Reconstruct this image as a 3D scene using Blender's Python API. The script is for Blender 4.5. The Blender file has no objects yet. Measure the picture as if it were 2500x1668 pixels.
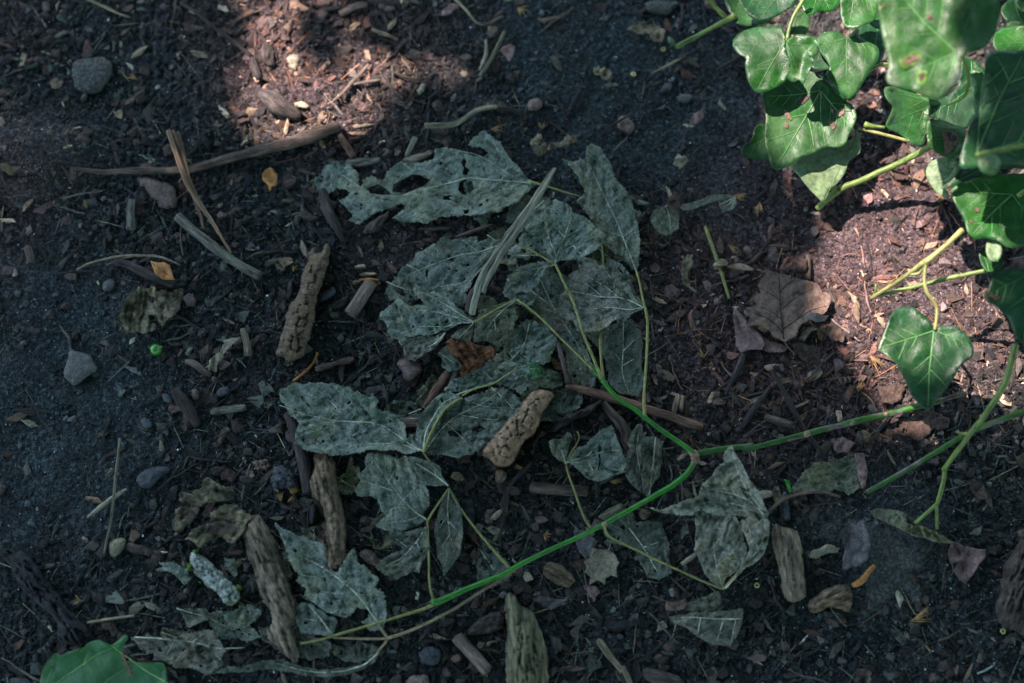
import bpy, bmesh, math, random
import numpy as np
from mathutils import Vector, Euler, Matrix
from mathutils.geometry import delaunay_2d_cdt

random.seed(7)
RNG = np.random.default_rng(11)
scene = bpy.context.scene
COL = scene.collection

# ---------------------------------------------------------------- camera
W, HH = 2500.0, 1668.0
DIST, WIDTH, TILT = 0.90, 0.62, math.radians(17)
cam_d = bpy.data.cameras.new('camera')
cam = bpy.data.objects.new('camera', cam_d)
COL.objects.link(cam)
scene.camera = cam
cam_d.sensor_width = 36
cam_d.lens = 36 * DIST / WIDTH
cam_d.clip_start = 0.02
cam_d.clip_end = 60
CAM = np.array([0.0, -DIST * math.sin(TILT), DIST * math.cos(TILT)])
cam.location = CAM.tolist()
cam.rotation_euler = (TILT, 0, 0)
cam_d.dof.use_dof = True
cam_d.dof.focus_distance = DIST - 0.018
cam_d.dof.aperture_fstop = 3.2

# ---------------------------------------------------------------- sky and sun
SUN = np.array([-0.47, 0.33, 0.82]); SUN /= np.linalg.norm(SUN)
world = bpy.data.worlds.new('World'); scene.world = world
world.use_nodes = True
wn = world.node_tree.nodes; wl = world.node_tree.links
for n in list(wn): wn.remove(n)
sky = wn.new('ShaderNodeTexSky'); sky.sky_type = 'NISHITA'; sky.sun_disc = False
sky.sun_elevation = math.asin(SUN[2]); sky.sun_rotation = math.atan2(SUN[0], SUN[1])
sky.air_density = 1.5; sky.dust_density = 0.8; sky.ozone_density = 4.0
bg = wn.new('ShaderNodeBackground'); bg.inputs['Strength'].default_value = 0.135
wo = wn.new('ShaderNodeOutputWorld')
wl.new(sky.outputs[0], bg.inputs[0]); wl.new(bg.outputs[0], wo.inputs[0])
sun_d = bpy.data.lights.new('sun', 'SUN'); sun_d.energy = 5.0; sun_d.angle = math.radians(0.5)
sun_d.color = (1.0, 0.82, 0.78)
sun = bpy.data.objects.new('sun', sun_d); COL.objects.link(sun)
sun.rotation_euler = Vector(SUN.tolist()).to_track_quat('Z', 'Y').to_euler()
sun.location = (SUN * 3).tolist()
scene.view_settings.view_transform = 'Standard'
scene.view_settings.look = 'None'
scene.view_settings.exposure = 1.72
scene.view_settings.gamma = 1.0
scene.view_settings.use_curve_mapping = False

# ---------------------------------------------------------------- coordinates
F_ = cam_d.lens / 36.0
ct, st = math.cos(TILT), math.sin(TILT)
PX = WIDTH / W                       # metres per photo pixel near the middle of the frame
def P(px, py, h=0.0):
    """point at height h that the photograph shows at (px, py)"""
    px = np.asarray(px, float); py = np.asarray(py, float)
    u = (px - W / 2) / W / F_; v = -(py - HH / 2) / W / F_
    dx, dy, dz = u, v * ct + st, v * st - ct
    t = (h - CAM[2]) / dz
    return CAM[0] + t * dx, CAM[1] + t * dy
def UNP(x, y, z=0.0):
    x = x - CAM[0]; y = y - CAM[1]; z = z - CAM[2]
    cz = -(-y * st + z * ct)         # depth
    cy = y * ct + z * st
    return W / 2 + x / cz * F_ * W, HH / 2 - cy / cz * F_ * W

REG = dict(A=(0, 0, 2.8), B=(600, 0, 2.8), C=(1200, 0, 2.8), D=(1800, 0, 2.8), E=(0, 500, 2.8), F=(600, 500, 2.8),
           G=(1200, 500, 2.8), H=(1800, 500, 2.8), I=(0, 1000, 2.347), J=(600, 1000, 2.347), K=(1200, 1000, 2.347),
           L=(1800, 1000, 2.347), M=(650, 300, 2.4737), N=(1750, 0, 3.133), X=(0, 0, 1.0))
def T(s):
    """'B 10,20 30,40 C 5,5' -> list of photo pixel positions; a letter names the enlargement the numbers were read from"""
    r = REG['X']; out = []
    for w in s.split():
        if w in REG: r = REG[w]
        else:
            a, b = w.split(','); out.append((r[0] + float(a) / r[2], r[1] + float(b) / r[2]))
    return out

# ---------------------------------------------------------------- noise
def _h(ix, iy, s):
    n = np.sin(ix * 127.1 + iy * 311.7 + s * 74.7) * 43758.5453
    return n - np.floor(n)
def vn(x, y, s=0):
    xi = np.floor(x); yi = np.floor(y); fx = x - xi; fy = y - yi
    fx = fx * fx * (3 - 2 * fx); fy = fy * fy * (3 - 2 * fy)
    a = _h(xi, yi, s); b = _h(xi + 1, yi, s); c = _h(xi, yi + 1, s); d = _h(xi + 1, yi + 1, s)
    return (a * (1 - fx) + b * fx) * (1 - fy) + (c * (1 - fx) + d * fx) * fy
def fbm(x, y, s=0, o=4):
    r = 0; a = 0.5; t = 0
    for i in range(o):
        r = r + a * vn(x, y, s + i * 13.1); t += a; a *= 0.5; x = x * 2.03 + 7.7; y = y * 2.03 + 3.1
    return r / t
def worley(x, y, s=0):
    xi = np.floor(x); yi = np.floor(y)
    f1 = np.full(np.shape(x), 9.0); f2 = np.full(np.shape(x), 9.0); cid = np.zeros(np.shape(x))
    for i in (-1, 0, 1):
        for j in (-1, 0, 1):
            cx = xi + i; cy = yi + j
            d = np.hypot(cx + _h(cx, cy, s) - x, cy + _h(cx, cy, s + 5) - y)
            new = d < f1
            f2 = np.where(new, f1, np.minimum(f2, d)); cid = np.where(new, _h(cx, cy, s + 9), cid); f1 = np.where(new, d, f1)
    return f1, f2, cid

# ---------------------------------------------------------------- ground relief
def blob(px, py, cx, cy, rx, ry, p=2.0):
    return np.exp(-(((px - cx) / rx) ** 2 + ((py - cy) / ry) ** 2) ** (p / 2))
def litter(px, py):
    d = 1.0 - 0.95 * blob(px, py, 130, 930, 300, 370, 3) - 0.9 * blob(px, py, 1530, 240, 340, 300, 3)
    d = d - 0.35 * blob(px, py, 300, 320, 240, 150) - 0.40 * blob(px, py, 2170, 640, 260, 230, 3)
    d = d - 0.80 * blob(px, py, 2090, 1330, 200, 170, 3) - 0.5 * blob(px, py, 120, 1130, 210, 160)
    d = d - 0.6 * blob(px, py, 1300, 60, 130, 120) - .5 * blob(px, py, 1780, 420, 160, 200) - .35 * blob(px, py, 120, 1400, 200, 200)
    d = d + 0.8 * (fbm(px / 90, py / 90, 31, 3) - 0.50) * (d < .8)
    return np.clip(d - .55 * blob(px, py, 60, 380, 190, 80), 0.20, 1)
def mauve(px, py):  # pinkish mulch tone, with brightness of the sun patches also put into the colour
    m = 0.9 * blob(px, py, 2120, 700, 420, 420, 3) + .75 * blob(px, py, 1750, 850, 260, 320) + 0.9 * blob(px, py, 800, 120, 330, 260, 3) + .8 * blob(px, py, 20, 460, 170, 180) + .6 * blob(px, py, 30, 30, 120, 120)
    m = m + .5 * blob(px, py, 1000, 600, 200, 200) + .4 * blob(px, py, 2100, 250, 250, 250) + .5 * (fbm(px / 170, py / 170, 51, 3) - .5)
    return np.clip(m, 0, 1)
def Hs(x, y):
    """smooth relief"""
    px, py = UNP(x, y)
    z = 0.009 * (fbm(x * 11 + 3, y * 11 + 8, 3, 3) - 0.5)
    z = z + 0.019 * blob(px, py, 30, 385, 190, 80, 2.5)
    z = z + 0.004 * blob(px, py, 2120, 1330, 210, 150, 6) + 0.004 * blob(px, py, 2420, 1500, 120, 200)
    z = z + 0.003 * blob(px, py, 1900, 1160, 130, 60, 5)
    return z
def Hd(x, y, dens):
    """crumbs and clods"""
    f1, f2, c = worley(x * 190, y * 190, 2)
    g1, g2, c2 = worley(x * 430 + 3, y * 430, 4)
    z = 0.0046 * (fbm(x * 60, y * 60, 9, 5) - 0.5) * (0.75 + 0.6 * dens)
    z = z + dens * (0.0030 * c * np.clip(1 - f1 * 1.3, 0, 1) ** 0.6) + (0.8 + 0.2 * dens) * 0.0013 * c2 * np.clip(1 - g1 * 1.4, 0, 1) ** 0.6
    z = z + 0.0006 * fbm(x * 900, y * 900, 21, 2)
    return z
def Hfull(x, y):
    px, py = UNP(x, y)
    return Hs(x, y) + Hd(x, y, litter(px, py))

# ---------------------------------------------------------------- materials
def mk(name):
    m = bpy.data.materials.new(name); m.use_nodes = True
    nt = m.node_tree
    for n in list(nt.nodes): nt.nodes.remove(n)
    out = nt.nodes.new('ShaderNodeOutputMaterial'); b = nt.nodes.new('ShaderNodeBsdfPrincipled')
    nt.links.new(b.outputs[0], out.inputs[0])
    return m, nt, b
def ramp(nt, src, stops):
    r = nt.nodes.new('ShaderNodeValToRGB'); e = r.color_ramp.elements
    while len(e) < len(stops): e.new(0.5)
    for q, (p, c) in zip(e, stops):
        q.position = p; q.color = (*c, 1) if len(c) == 3 else c
    nt.links.new(src, r.inputs[0]); return r.outputs[0]
def nse(nt, vec, scale, detail=6, rough=0.6, dist=0.0):
    n = nt.nodes.new('ShaderNodeTexNoise'); n.inputs['Scale'].default_value = scale
    n.inputs['Detail'].default_value = detail; n.inputs['Roughness'].default_value = rough
    n.inputs['Distortion'].default_value = dist
    nt.links.new(vec, n.inputs['Vector']); return n.outputs['Fac']
def mth(nt, op, a, b=None, clamp=False):
    n = nt.nodes.new('ShaderNodeMath'); n.operation = op; n.use_clamp = clamp
    for i, v in enumerate((a, b)):
        if v is None: continue
        if isinstance(v, (int, float)): n.inputs[i].default_value = v
        else: nt.links.new(v, n.inputs[i])
    return n.outputs[0]
def mixc(nt, mode, fac, a, b):
    n = nt.nodes.new('ShaderNodeMix'); n.data_type = 'RGBA'; n.blend_type = mode
    for i, v in ((0, fac), (6, a), (7, b)):
        if isinstance(v, (int, float)): n.inputs[i].default_value = v
        elif isinstance(v, tuple): n.inputs[i].default_value = (*v, 1) if len(v) == 3 else v
        else: nt.links.new(v, n.inputs[i])
    return n.outputs[2]
def uvvec(nt, along=1.0, across=1.0):
    tc = nt.nodes.new('ShaderNodeUVMap'); tc.uv_map = 'UVMap'
    oi = nt.nodes.new('ShaderNodeObjectInfo')
    mp = nt.nodes.new('ShaderNodeMapping'); mp.inputs['Scale'].default_value = (across, along, 1)
    nt.links.new(tc.outputs[0], mp.inputs['Vector'])
    sc = mth(nt, 'MULTIPLY', oi.outputs['Random'], 40.0)
    cb = nt.nodes.new('ShaderNodeCombineXYZ'); nt.links.new(sc, cb.inputs[2])
    ad = nt.nodes.new('ShaderNodeVectorMath'); ad.operation = 'ADD'
    nt.links.new(mp.outputs[0], ad.inputs[0]); nt.links.new(cb.outputs[0], ad.inputs[1])
    return ad.outputs[0], oi.outputs['Random']
def bump(nt, b, h, strength, dist=0.001):
    n = nt.nodes.new('ShaderNodeBump'); n.inputs['Strength'].default_value = strength; n.inputs['Distance'].default_value = dist
    nt.links.new(h, n.inputs['Height']); nt.links.new(n.outputs[0], b.inputs['Normal'])
MATS = {}
def mat(name, stops, sc=300, along=1.0, rough=0.85, spec=0.3, bstr=0.8, bsc=900, bdist=0.0006,
        spots=None, vary=0.35, trans=0.0, coat=0.0, attr=None, cell=0, mott=0.75):
    if name.startswith('withered'): mott = 0.42
    m, nt, b = mk(name)
    v, rnd = uvvec(nt, along, 1.0)
    c = ramp(nt, nse(nt, v, sc, 8, 0.62), stops)
    if spots:
        col, scale, lo, hi = spots
        f = ramp(nt, nse(nt, v, scale, 5, 0.6, 0.4), [(lo, (0, 0, 0)), (hi, (1, 1, 1))])
        c = mixc(nt, 'MIX', f, c, col)
    c = mixc(nt, 'MULTIPLY', mott, c, ramp(nt, nse(nt, v, sc * 3.3, 4, 0.7), [(0.32, (.35, .37, .35)), (0.5, (1, 1, 1)), (0.68, (1.55, 1.52, 1.5))]))
    if name in ('ivy_green', 'ivy_pale', 'ivy_dark', 'fresh_leaf'):
        wv = nt.nodes.new('ShaderNodeTexVoronoi'); wv.feature = 'DISTANCE_TO_EDGE'; wv.inputs['Scale'].default_value = 150
        dv = nt.nodes.new('ShaderNodeVectorMath'); dv.operation = 'ADD'; nt.links.new(v, dv.inputs[0])
        nn = nt.nodes.new('ShaderNodeTexNoise'); nn.inputs['Scale'].default_value = 90; nt.links.new(v, nn.inputs['Vector'])
        sc_ = nt.nodes.new('ShaderNodeVectorMath'); sc_.operation = 'SCALE'; sc_.inputs['Scale'].default_value = 0.012; nt.links.new(nn.outputs['Color'], sc_.inputs[0])
        nt.links.new(sc_.outputs[0], dv.inputs[1]); nt.links.new(dv.outputs[0], wv.inputs['Vector'])
        ln = ramp(nt, wv.outputs['Distance'], [(0.0, (1, 1, 1)), (0.07, (0, 0, 0))])
        c = mixc(nt, 'MIX', mth(nt, 'MULTIPLY', ln, 0.16), c, (0.09, 0.19, 0.06))
        dirt = ramp(nt, nse(nt, v, 420, 6, .75), [(0.66, (0, 0, 0)), (0.74, (1, 1, 1))])
        c = mixc(nt, 'MIX', mth(nt, 'MULTIPLY', dirt, 0.7), c, (0.075, 0.065, 0.045))
        c = mixc(nt, 'MIX', mth(nt, 'MULTIPLY', ramp(nt, nse(nt, v, 33, 4, .6), [(0.5, (0, 0, 0)), (0.72, (1, 1, 1))]), .35), c, (0.04, 0.12, 0.012))
        rr = ramp(nt, nse(nt, v, 55, 5, .65), [(0.35, (.30, .30, .30)), (0.65, (.58, .58, .58))]); nt.links.new(rr, b.inputs['Roughness'])
        ivyb = mth(nt, 'MULTIPLY', mth(nt, 'MINIMUM', wv.outputs['Distance'], 0.12), 1.8)
    elif name.startswith('withered'):
        # shrunken net of small veins
        nn = nt.nodes.new('ShaderNodeTexNoise'); nn.inputs['Scale'].default_value = 260; nt.links.new(v, nn.inputs['Vector'])
        sc_ = nt.nodes.new('ShaderNodeVectorMath'); sc_.operation = 'SCALE'; sc_.inputs['Scale'].default_value = 0.0045; nt.links.new(nn.outputs['Color'], sc_.inputs[0])
        dv = nt.nodes.new('ShaderNodeVectorMath'); dv.operation = 'ADD'; nt.links.new(v, dv.inputs[0]); nt.links.new(sc_.outputs[0], dv.inputs[1])
        ivyb = None
        for q_, sc2 in enumerate((330, 780)):
            wv = nt.nodes.new('ShaderNodeTexVoronoi'); wv.feature = 'DISTANCE_TO_EDGE'; wv.inputs['Scale'].default_value = sc2; nt.links.new(dv.outputs[0], wv.inputs['Vector'])
            ln = ramp(nt, wv.outputs['Distance'], [(0.0, (1, 1, 1)), (0.10, (0, 0, 0))])
            c = mixc(nt, 'MIX', mth(nt, 'MULTIPLY', ln, (.35, .18)[q_]), c, (0.40, 0.43, 0.33))
            t_ = mth(nt, 'MULTIPLY', mth(nt, 'MINIMUM', wv.outputs['Distance'], .2), (-3.0, -1.5)[q_])
            ivyb = t_ if ivyb is None else mth(nt, 'ADD', ivyb, t_)
        tear = ramp(nt, nse(nt, v, 260, 7, .8, 1.5), [(0.60, (0, 0, 0)), (0.635, (1, 1, 1))])
        c = mixc(nt, 'MIX', mth(nt, 'MULTIPLY', tear, .8), c, (0.03, 0.032, 0.02))
    else: ivyb = None
    if name.startswith('withered'):
        c = mixc(nt, 'MULTIPLY', 1.0, c, ramp(nt, nse(nt, v, 38, 3, 0.5), [(0.38, (.74, .80, .72)), (0.5, (1, 1, 1)), (0.62, (1.14, 1.06, .86))]))
    if attr:
        a = nt.nodes.new('ShaderNodeAttribute'); a.attribute_name = attr
        c = mixc(nt, 'MULTIPLY', 1.0, c, a.outputs['Color'])
    if vary:
        vv = mth(nt, 'ADD', mth(nt, 'MULTIPLY', rnd, 2 * vary), 1 - vary)
        hsv = nt.nodes.new('ShaderNodeHueSaturation'); nt.links.new(c, hsv.inputs['Color']); nt.links.new(vv, hsv.inputs['Value'])
        c = hsv.outputs[0]
    nt.links.new(c, b.inputs['Base Color'])
    b.inputs['Roughness'].default_value = rough; b.inputs['Specular IOR Level'].default_value = spec
    if coat: b.inputs['Coat Weight'].default_value = coat; b.inputs['Coat Roughness'].default_value = 0.25
    h = nse(nt, v, bsc, 6, 0.7)
    if ivyb is not None: h = mth(nt, 'ADD', h, ivyb)
    if cell:
        vo = nt.nodes.new('ShaderNodeTexVoronoi'); vo.feature = 'DISTANCE_TO_EDGE'; vo.inputs['Scale'].default_value = cell
        nt.links.new(v, vo.inputs['Vector'])
        h = mth(nt, 'ADD', mth(nt, 'MULTIPLY', h, 0.6), mth(nt, 'MULTIPLY', mth(nt, 'MINIMUM', vo.outputs['Distance'], 0.12), 7.0))
    bump(nt, b, h, bstr, bdist)
    if trans:
        tr = nt.nodes.new('ShaderNodeBsdfTranslucent'); nt.links.new(c, tr.inputs[0])
        mx = nt.nodes.new('ShaderNodeMixShader'); mx.inputs[0].default_value = trans
        nt.links.new(b.outputs[0], mx.inputs[1]); nt.links.new(tr.outputs[0], mx.inputs[2])
        nt.links.new(mx.outputs[0], [n for n in nt.nodes if n.type == 'OUTPUT_MATERIAL'][0].inputs[0])
    MATS[name] = m
    return m
def three(a, k=0.55, l=1.5, p=(0.33, 0.52, 0.72)):
    return [(p[0], tuple(x * k for x in a)), (p[1], a), (p[2], tuple(min(x * l, .9) for x in a))]

# soil: built on world position so that it stays continuous
m, nt, b = mk('soil'); MATS['soil'] = m
ge = nt.nodes.new('ShaderNodeNewGeometry'); pos = ge.outputs['Position']
at = nt.nodes.new('ShaderNodeAttribute'); at.attribute_name = 'dust'
n1 = nse(nt, pos, 420, 9, 0.8); n2 = nse(nt, pos, 35, 5, 0.6)
dark = ramp(nt, n1, [(0.35, (0.009, 0.008, 0.008)), (0.52, (0.038, 0.034, 0.032)), (0.68, (0.15, 0.122, 0.11))])
pale = ramp(nt, n1, [(0.38, (0.016, 0.016, 0.016)), (0.5, (0.056, 0.056, 0.055)), (0.63, (0.19, 0.19, 0.185))])
f = mth(nt, 'MULTIPLY', at.outputs['Fac'], ramp(nt, n2, [(0.36, (0.1, 0.1, 0.1)), (0.62, (1, 1, 1))]))
c = mixc(nt, 'MIX', f, dark, pale)
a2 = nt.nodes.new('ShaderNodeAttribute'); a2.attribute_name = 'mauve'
c = mixc(nt, 'MULTIPLY', 1.0, c, mixc(nt, 'MIX', a2.outputs['Fac'], (0.62, 0.92, 0.98), (1.75, 1.38, 1.48)))  # sunlit pink and cool shade are partly painted into the soil colour
vo = nt.nodes.new('ShaderNodeTexVoronoi'); vo.inputs['Scale'].default_value = 1100; nt.links.new(pos, vo.inputs['Vector'])
c = mixc(nt, 'MULTIPLY', 0.85, c, ramp(nt, vo.outputs['Color'], [(0.1, (0.45, 0.45, 0.5)), (0.9, (1.5, 1.4, 1.35))]))
nt.links.new(c, b.inputs['Base Color']); b.inputs['Roughness'].default_value = 0.9; b.inputs['Specular IOR Level'].default_value = 0.25
bump(nt, b, mth(nt, 'ADD', nse(nt, pos, 1500, 5, 0.8), mth(nt, 'MULTIPLY', vo.outputs['Distance'], -0.8)), 1.0, 0.0007)

WL = (0.245, 0.305, 0.255)
mat('withered', three(WL, 0.62, 1.4), 620, rough=0.75, spec=0.35, bstr=1.0, bsc=900, bdist=0.0014, spots=((0.045, 0.055, 0.03), 330, 0.63, 0.69), vary=0.16, trans=0.08)
mat('withered_dark', three((0.150, 0.185, 0.150), 0.58, 1.45), 520, rough=0.7, spec=0.4, bstr=1.0, bsc=900, bdist=0.0014, spots=((0.035, 0.045, 0.015), 200, 0.55, 0.68), vary=0.16, trans=0.05)
mat('withered_olive', three((0.185, 0.205, 0.125), 0.58, 1.45), 500, rough=0.7, spec=0.35, bstr=1.0, bsc=900, bdist=0.0014, spots=((0.05, 0.055, 0.02), 120, 0.54, 0.68), vary=0.1, trans=0.08)
mat('withered_grey', three((0.27, 0.275, 0.225), 0.58, 1.45), 480, rough=0.7, spec=0.35, bstr=1.0, bsc=900, bdist=0.0014, spots=((0.07, 0.07, 0.045), 120, 0.52, 0.66), vary=0.1, trans=0.08)
mat('withered_pale', three((0.36, 0.37, 0.30), 0.45, 1.6), 420, rough=0.7, spec=0.35, bstr=1.0, bsc=900, bdist=0.0012, spots=((0.10, 0.10, 0.05), 150, 0.56, 0.7), vary=0.03, trans=0.1)
mat('leaf_vein', three((0.50, 0.52, 0.38), 0.7, 1.3), 300, rough=0.7, bstr=0.3)
mat('rust_leaf', three((0.125, 0.050, 0.018), 0.4, 1.7), 220, rough=0.65, bstr=1, bdist=0.001, vary=0.05, trans=0.1)
mat('rust_vein', three((0.35, 0.17, 0.05), 0.7, 1.3), 300)
mat('scrap_green', three((0.045, 0.125, 0.045), .5, 1.5), 240, bstr=1, bdist=.001, vary=0)
mat('tan_leaf', three((0.180, 0.118, 0.088), 0.65, 1.25), 160, rough=0.6, spec=0.3, bstr=0.7, bdist=0.0008, spots=((0.07, 0.05, 0.04), 120, 0.62, 0.72), vary=0.1, trans=0.1)
mat('tan_vein', three((0.05, 0.03, 0.025), 0.7, 1.3), 300)
mat('mauve_leaf', three((0.235, 0.150, 0.135), 0.7, 1.25), 140, rough=0.6, bstr=0.6, bdist=0.0008, vary=0.1, trans=0.1)
mat('brown_leaf', three((0.085, 0.055, 0.042), 0.5, 1.7), 240, rough=0.7, bstr=0.9, bdist=0.001, vary=0.2, trans=0.05)
mat('greige_leaf', three((0.23, 0.20, 0.135), 0.7, 1.3), 240, rough=0.7, bstr=0.7, bdist=0.0008, spots=((0.08, 0.07, 0.04), 100, 0.6, 0.75), vary=0.05)
mat('yellow_leaf', three((0.165, 0.145, 0.085), 0.45, 1.5), 200, rough=0.7, bstr=1, bdist=0.001, spots=((0.06, 0.045, 0.03), 90, 0.5, 0.64), vary=0.1)
mat('orange_leaf', three((0.42, 0.19, 0.05), 0.6, 1.3), 200, rough=0.6, bstr=0.7, vary=0.05, trans=0.1)
mat('skeleton_leaf', three((0.20, 0.16, 0.10), 0.4, 1.6), 300, rough=0.8, bstr=1, bdist=0.001, vary=0.1)
mat('blue_grey_leaf', three((0.115, 0.105, 0.105), 0.6, 1.6), 240, rough=0.6, bstr=0.8, bdist=0.0008, vary=0.1)
mat('fresh_leaf', mott=.3, stops=three((0.035, 0.155, 0.055), 0.7, 1.35), sc=60, rough=0.4, spec=0.5, bstr=0.35, bsc=400, spots=((0.015, 0.05, 0.02), 90, 0.66, 0.72), vary=0.05, trans=0.12)
mat('fresh_vein', three((0.16, 0.32, 0.10), 0.8, 1.2), 200, rough=0.5, bstr=0.2)
mat('ivy_green', three((0.007, 0.066, 0.007), 0.55, 1.5), 70, rough=0.36, spec=0.5, bstr=0.35, bsc=500, bdist=0.0005, spots=((0.02, 0.10, 0.015), 60, 0.54, 0.75), vary=0.22, mott=.3, trans=0.10, coat=0.0)
mat('ivy_pale', three((0.017, 0.078, 0.015), 0.6, 1.45), 90, rough=0.34, spec=0.5, bstr=0.4, bsc=350, bdist=0.0007, spots=((0.045, 0.11, 0.035), 70, 0.52, 0.72), vary=0.12, mott=.35, trans=0.1, coat=0.0)
mat('ivy_underside', three((0.13, 0.20, 0.095), 0.8, 1.2), 90, rough=0.55, spec=0.4, bstr=0.3, vary=0.05, trans=0.15)
mat('ivy_dark', three((0.006, 0.050, 0.014), 0.6, 1.5), 70, mott=.3, rough=0.30, spec=0.5, bstr=0.3, bsc=350, vary=0.2, trans=0.14)
mat('ivy_vein', three((0.065, 0.175, 0.05), 0.8, 1.2), 300, rough=0.45, bstr=0.2)
mat('ivy_blotch', three((0.10, 0.065, 0.045), 0.4, 1.6), 320, rough=0.8, bstr=1.0)
mat('ivy_blotch_rim', three((0.06, 0.14, 0.02), 0.8, 1.2), 200, rough=0.5, bstr=0.3)
mat('ivy_stem', three((0.11, 0.17, 0.035), 0.6, 1.4), 260, along=0.3, rough=0.45, spec=0.45, bstr=0.5, spots=((0.13, 0.08, 0.04), 120, 0.6, 0.72), vary=0.1)
mat('green_stem', three((0.022, 0.19, 0.010), 0.5, 1.4), 200, along=0.25, rough=0.38, spec=0.5, bstr=0.5, spots=((0.07, 0.09, 0.04), 150, 0.58, 0.70), vary=0.05)
mat('green_stem_lichen', three((0.03, 0.105, 0.018), 0.55, 1.4), 200, along=0.35, rough=0.5, bstr=0.6, spots=((0.16, 0.12, 0.12), 110, 0.53, 0.63), vary=0.05)
mat('stem_node', three((0.30, 0.19, 0.13), 0.5, 1.4), 300, rough=0.8, bstr=1)
mat('petiole', three((0.21, 0.22, 0.075), 0.7, 1.3), 260, along=0.3, rough=0.5, bstr=0.5, spots=((0.12, 0.09, 0.04), 90, 0.62, 0.72), vary=0.12)
mat('petiole_brown', three((0.22, 0.18, 0.10), 0.6, 1.3), 260, along=0.3, rough=0.6, bstr=0.6, vary=0.12)
def wood(name, a, along=0.15, sc=420, **k):
    k.setdefault('bdist', 0.0014); k.setdefault('bstr', 1.0)
    return mat(name, three(a, 0.35, 1.8, (0.36, 0.52, 0.68)), sc, along=along, rough=0.85, bsc=k.pop('bsc', 900), **k)
wood('dark_twig', (0.045, 0.037, 0.035), vary=0.25)
wood('grey_stick', (0.13, 0.13, 0.105), vary=0.1)
wood('olive_stick', (0.17, 0.17, 0.115), vary=0.1)
wood('brown_stick', (0.115, 0.085, 0.065), vary=0.2)
wood('red_stick', (0.17, 0.095, 0.065), vary=0.1)
wood('pink_stick', (0.20, 0.15, 0.12), vary=0.1)
wood('straw', (0.26, 0.22, 0.14), vary=0.15)
wood('split_stem', (0.22, 0.225, 0.165), along=0.05, sc=700, bdist=0.002, vary=0.05)
wood('reed', (0.20, 0.13, 0.08), along=0.07, vary=0.15)
wood('pale_wood', (0.34, 0.25, 0.16), vary=0.1)
wood('old_wood', (0.18, 0.150, 0.105), along=0.16, vary=0.08)
wood('brown_bark', (0.17, 0.125, 0.08), along=0.25, vary=0.08)
wood('mossy_wood', (0.125, 0.125, 0.075), along=0.12, vary=0.08)
wood('char', (0.022, 0.024, 0.027), along=0.2, vary=0.15)
wood('dark_bark', (0.065, 0.052, 0.046), along=0.3, vary=0.15)
mat('cracked_bark', three((0.125, 0.096, 0.066), 0.4, 1.7), 260, rough=0.9, bstr=1, bsc=700, bdist=0.0012, spots=((0.11, 0.075, 0.045), 100, 0.5, 0.64), vary=0.06)
mat('golden_bark', three((0.225, 0.155, 0.10), 0.4, 1.6), 240, rough=0.9, bstr=1, bsc=700, bdist=0.0012, vary=0.04)
mat('lichen_bark', three((0.25, 0.29, 0.26), 0.25, 1.8), 260, rough=0.9, bstr=1, bsc=700, bdist=0.0014, spots=((0.07, 0.13, 0.02), 110, 0.56, 0.64), vary=0.04)
mat('moss', three((0.07, 0.14, 0.012), 0.5, 1.6), 500, rough=0.9, bstr=1)
mat('grey_stone', three((0.090, 0.096, 0.090), 0.7, 1.25), 200, rough=0.85, bstr=0.9, bsc=600, bdist=0.001, vary=0.1)
mat('blue_stone', three((0.060, 0.068, 0.074), 0.5, 1.6), 260, rough=0.75, bstr=0.9, bsc=700, bdist=0.001, vary=0.15)
mat('brown_stone', three((0.14, 0.105, 0.09), 0.6, 1.4), 240, rough=0.75, bstr=0.9, bsc=600, bdist=0.001, vary=0.15)
mat('buff_stone', three((0.19, 0.175, 0.115), 0.6, 1.3), 200, rough=0.7, bstr=0.8, vary=0.1)
mat('slab_stone', three((0.060, 0.066, 0.060), 0.25, 2.6), 650, rough=0.8, bstr=1, bsc=800, bdist=0.001, vary=0.05)
mat('berry', mott=.1, stops=three((0.03, 0.22, 0.01), 0.8, 1.2), sc=100, rough=0.25, spec=0.6, bstr=0.1, coat=0.4, vary=0)
mat('gold_tuft', three((0.34, 0.21, 0.08), 0.6, 1.3), 300, along=0.2, rough=0.7, bstr=0.5, vary=0.2)
mat('cream', three((0.26, 0.235, 0.165), 0.7, 1.3), 300, rough=0.7, bstr=0.6, vary=0.1)
mat('seed_ring', three((0.50, 0.44, 0.16), 0.7, 1.2), 300, rough=0.6, bstr=0.4, vary=0.1)

# ---------------------------------------------------------------- object makers
def tag(o, label=None, cat=None, group=None, kind=None):
    if label: o['label'] = label
    if cat: o['category'] = cat
    if group: o['group'] = group
    if kind: o['kind'] = kind
    return o
def build(name, verts, faces, material, uv=None, parent=None, smooth=True, origin=None, solid=0, mats=None, fmat=None):
    """one mesh object; verts are world positions, the origin goes to their middle at the base"""
    v = np.asarray(verts, float)
    if origin is None: origin = np.array([v[:, 0].mean(), v[:, 1].mean(), v[:, 2].min()])
    me = bpy.data.meshes.new(name)
    me.from_pydata((v - origin).tolist(), [], [tuple(int(i) for i in f) for f in faces])
    ul = me.uv_layers.new(name='UVMap')
    if uv is None: uv = v[:, :2]
    li = np.zeros(len(me.loops), np.int32); me.loops.foreach_get('vertex_index', li)
    ul.data.foreach_set('uv', np.asarray(uv, float)[li].ravel())
    if smooth: me.shade_smooth()
    if isinstance(material, str): me.materials.append(MATS[material])
    o = bpy.data.objects.new(name, me); COL.objects.link(o)
    o.location = origin.tolist()
    if parent is not None:
        o.parent = parent
        o.location = (Vector(origin.tolist()) - WP(parent))
    if solid:
        md = o.modifiers.new('thickness', 'SOLIDIFY'); md.thickness = solid; md.offset = -1
    return o
def WP(o):
    p = Vector(o.location)
    while o.parent is not None: o = o.parent; p = p + Vector(o.location)
    return p
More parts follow.
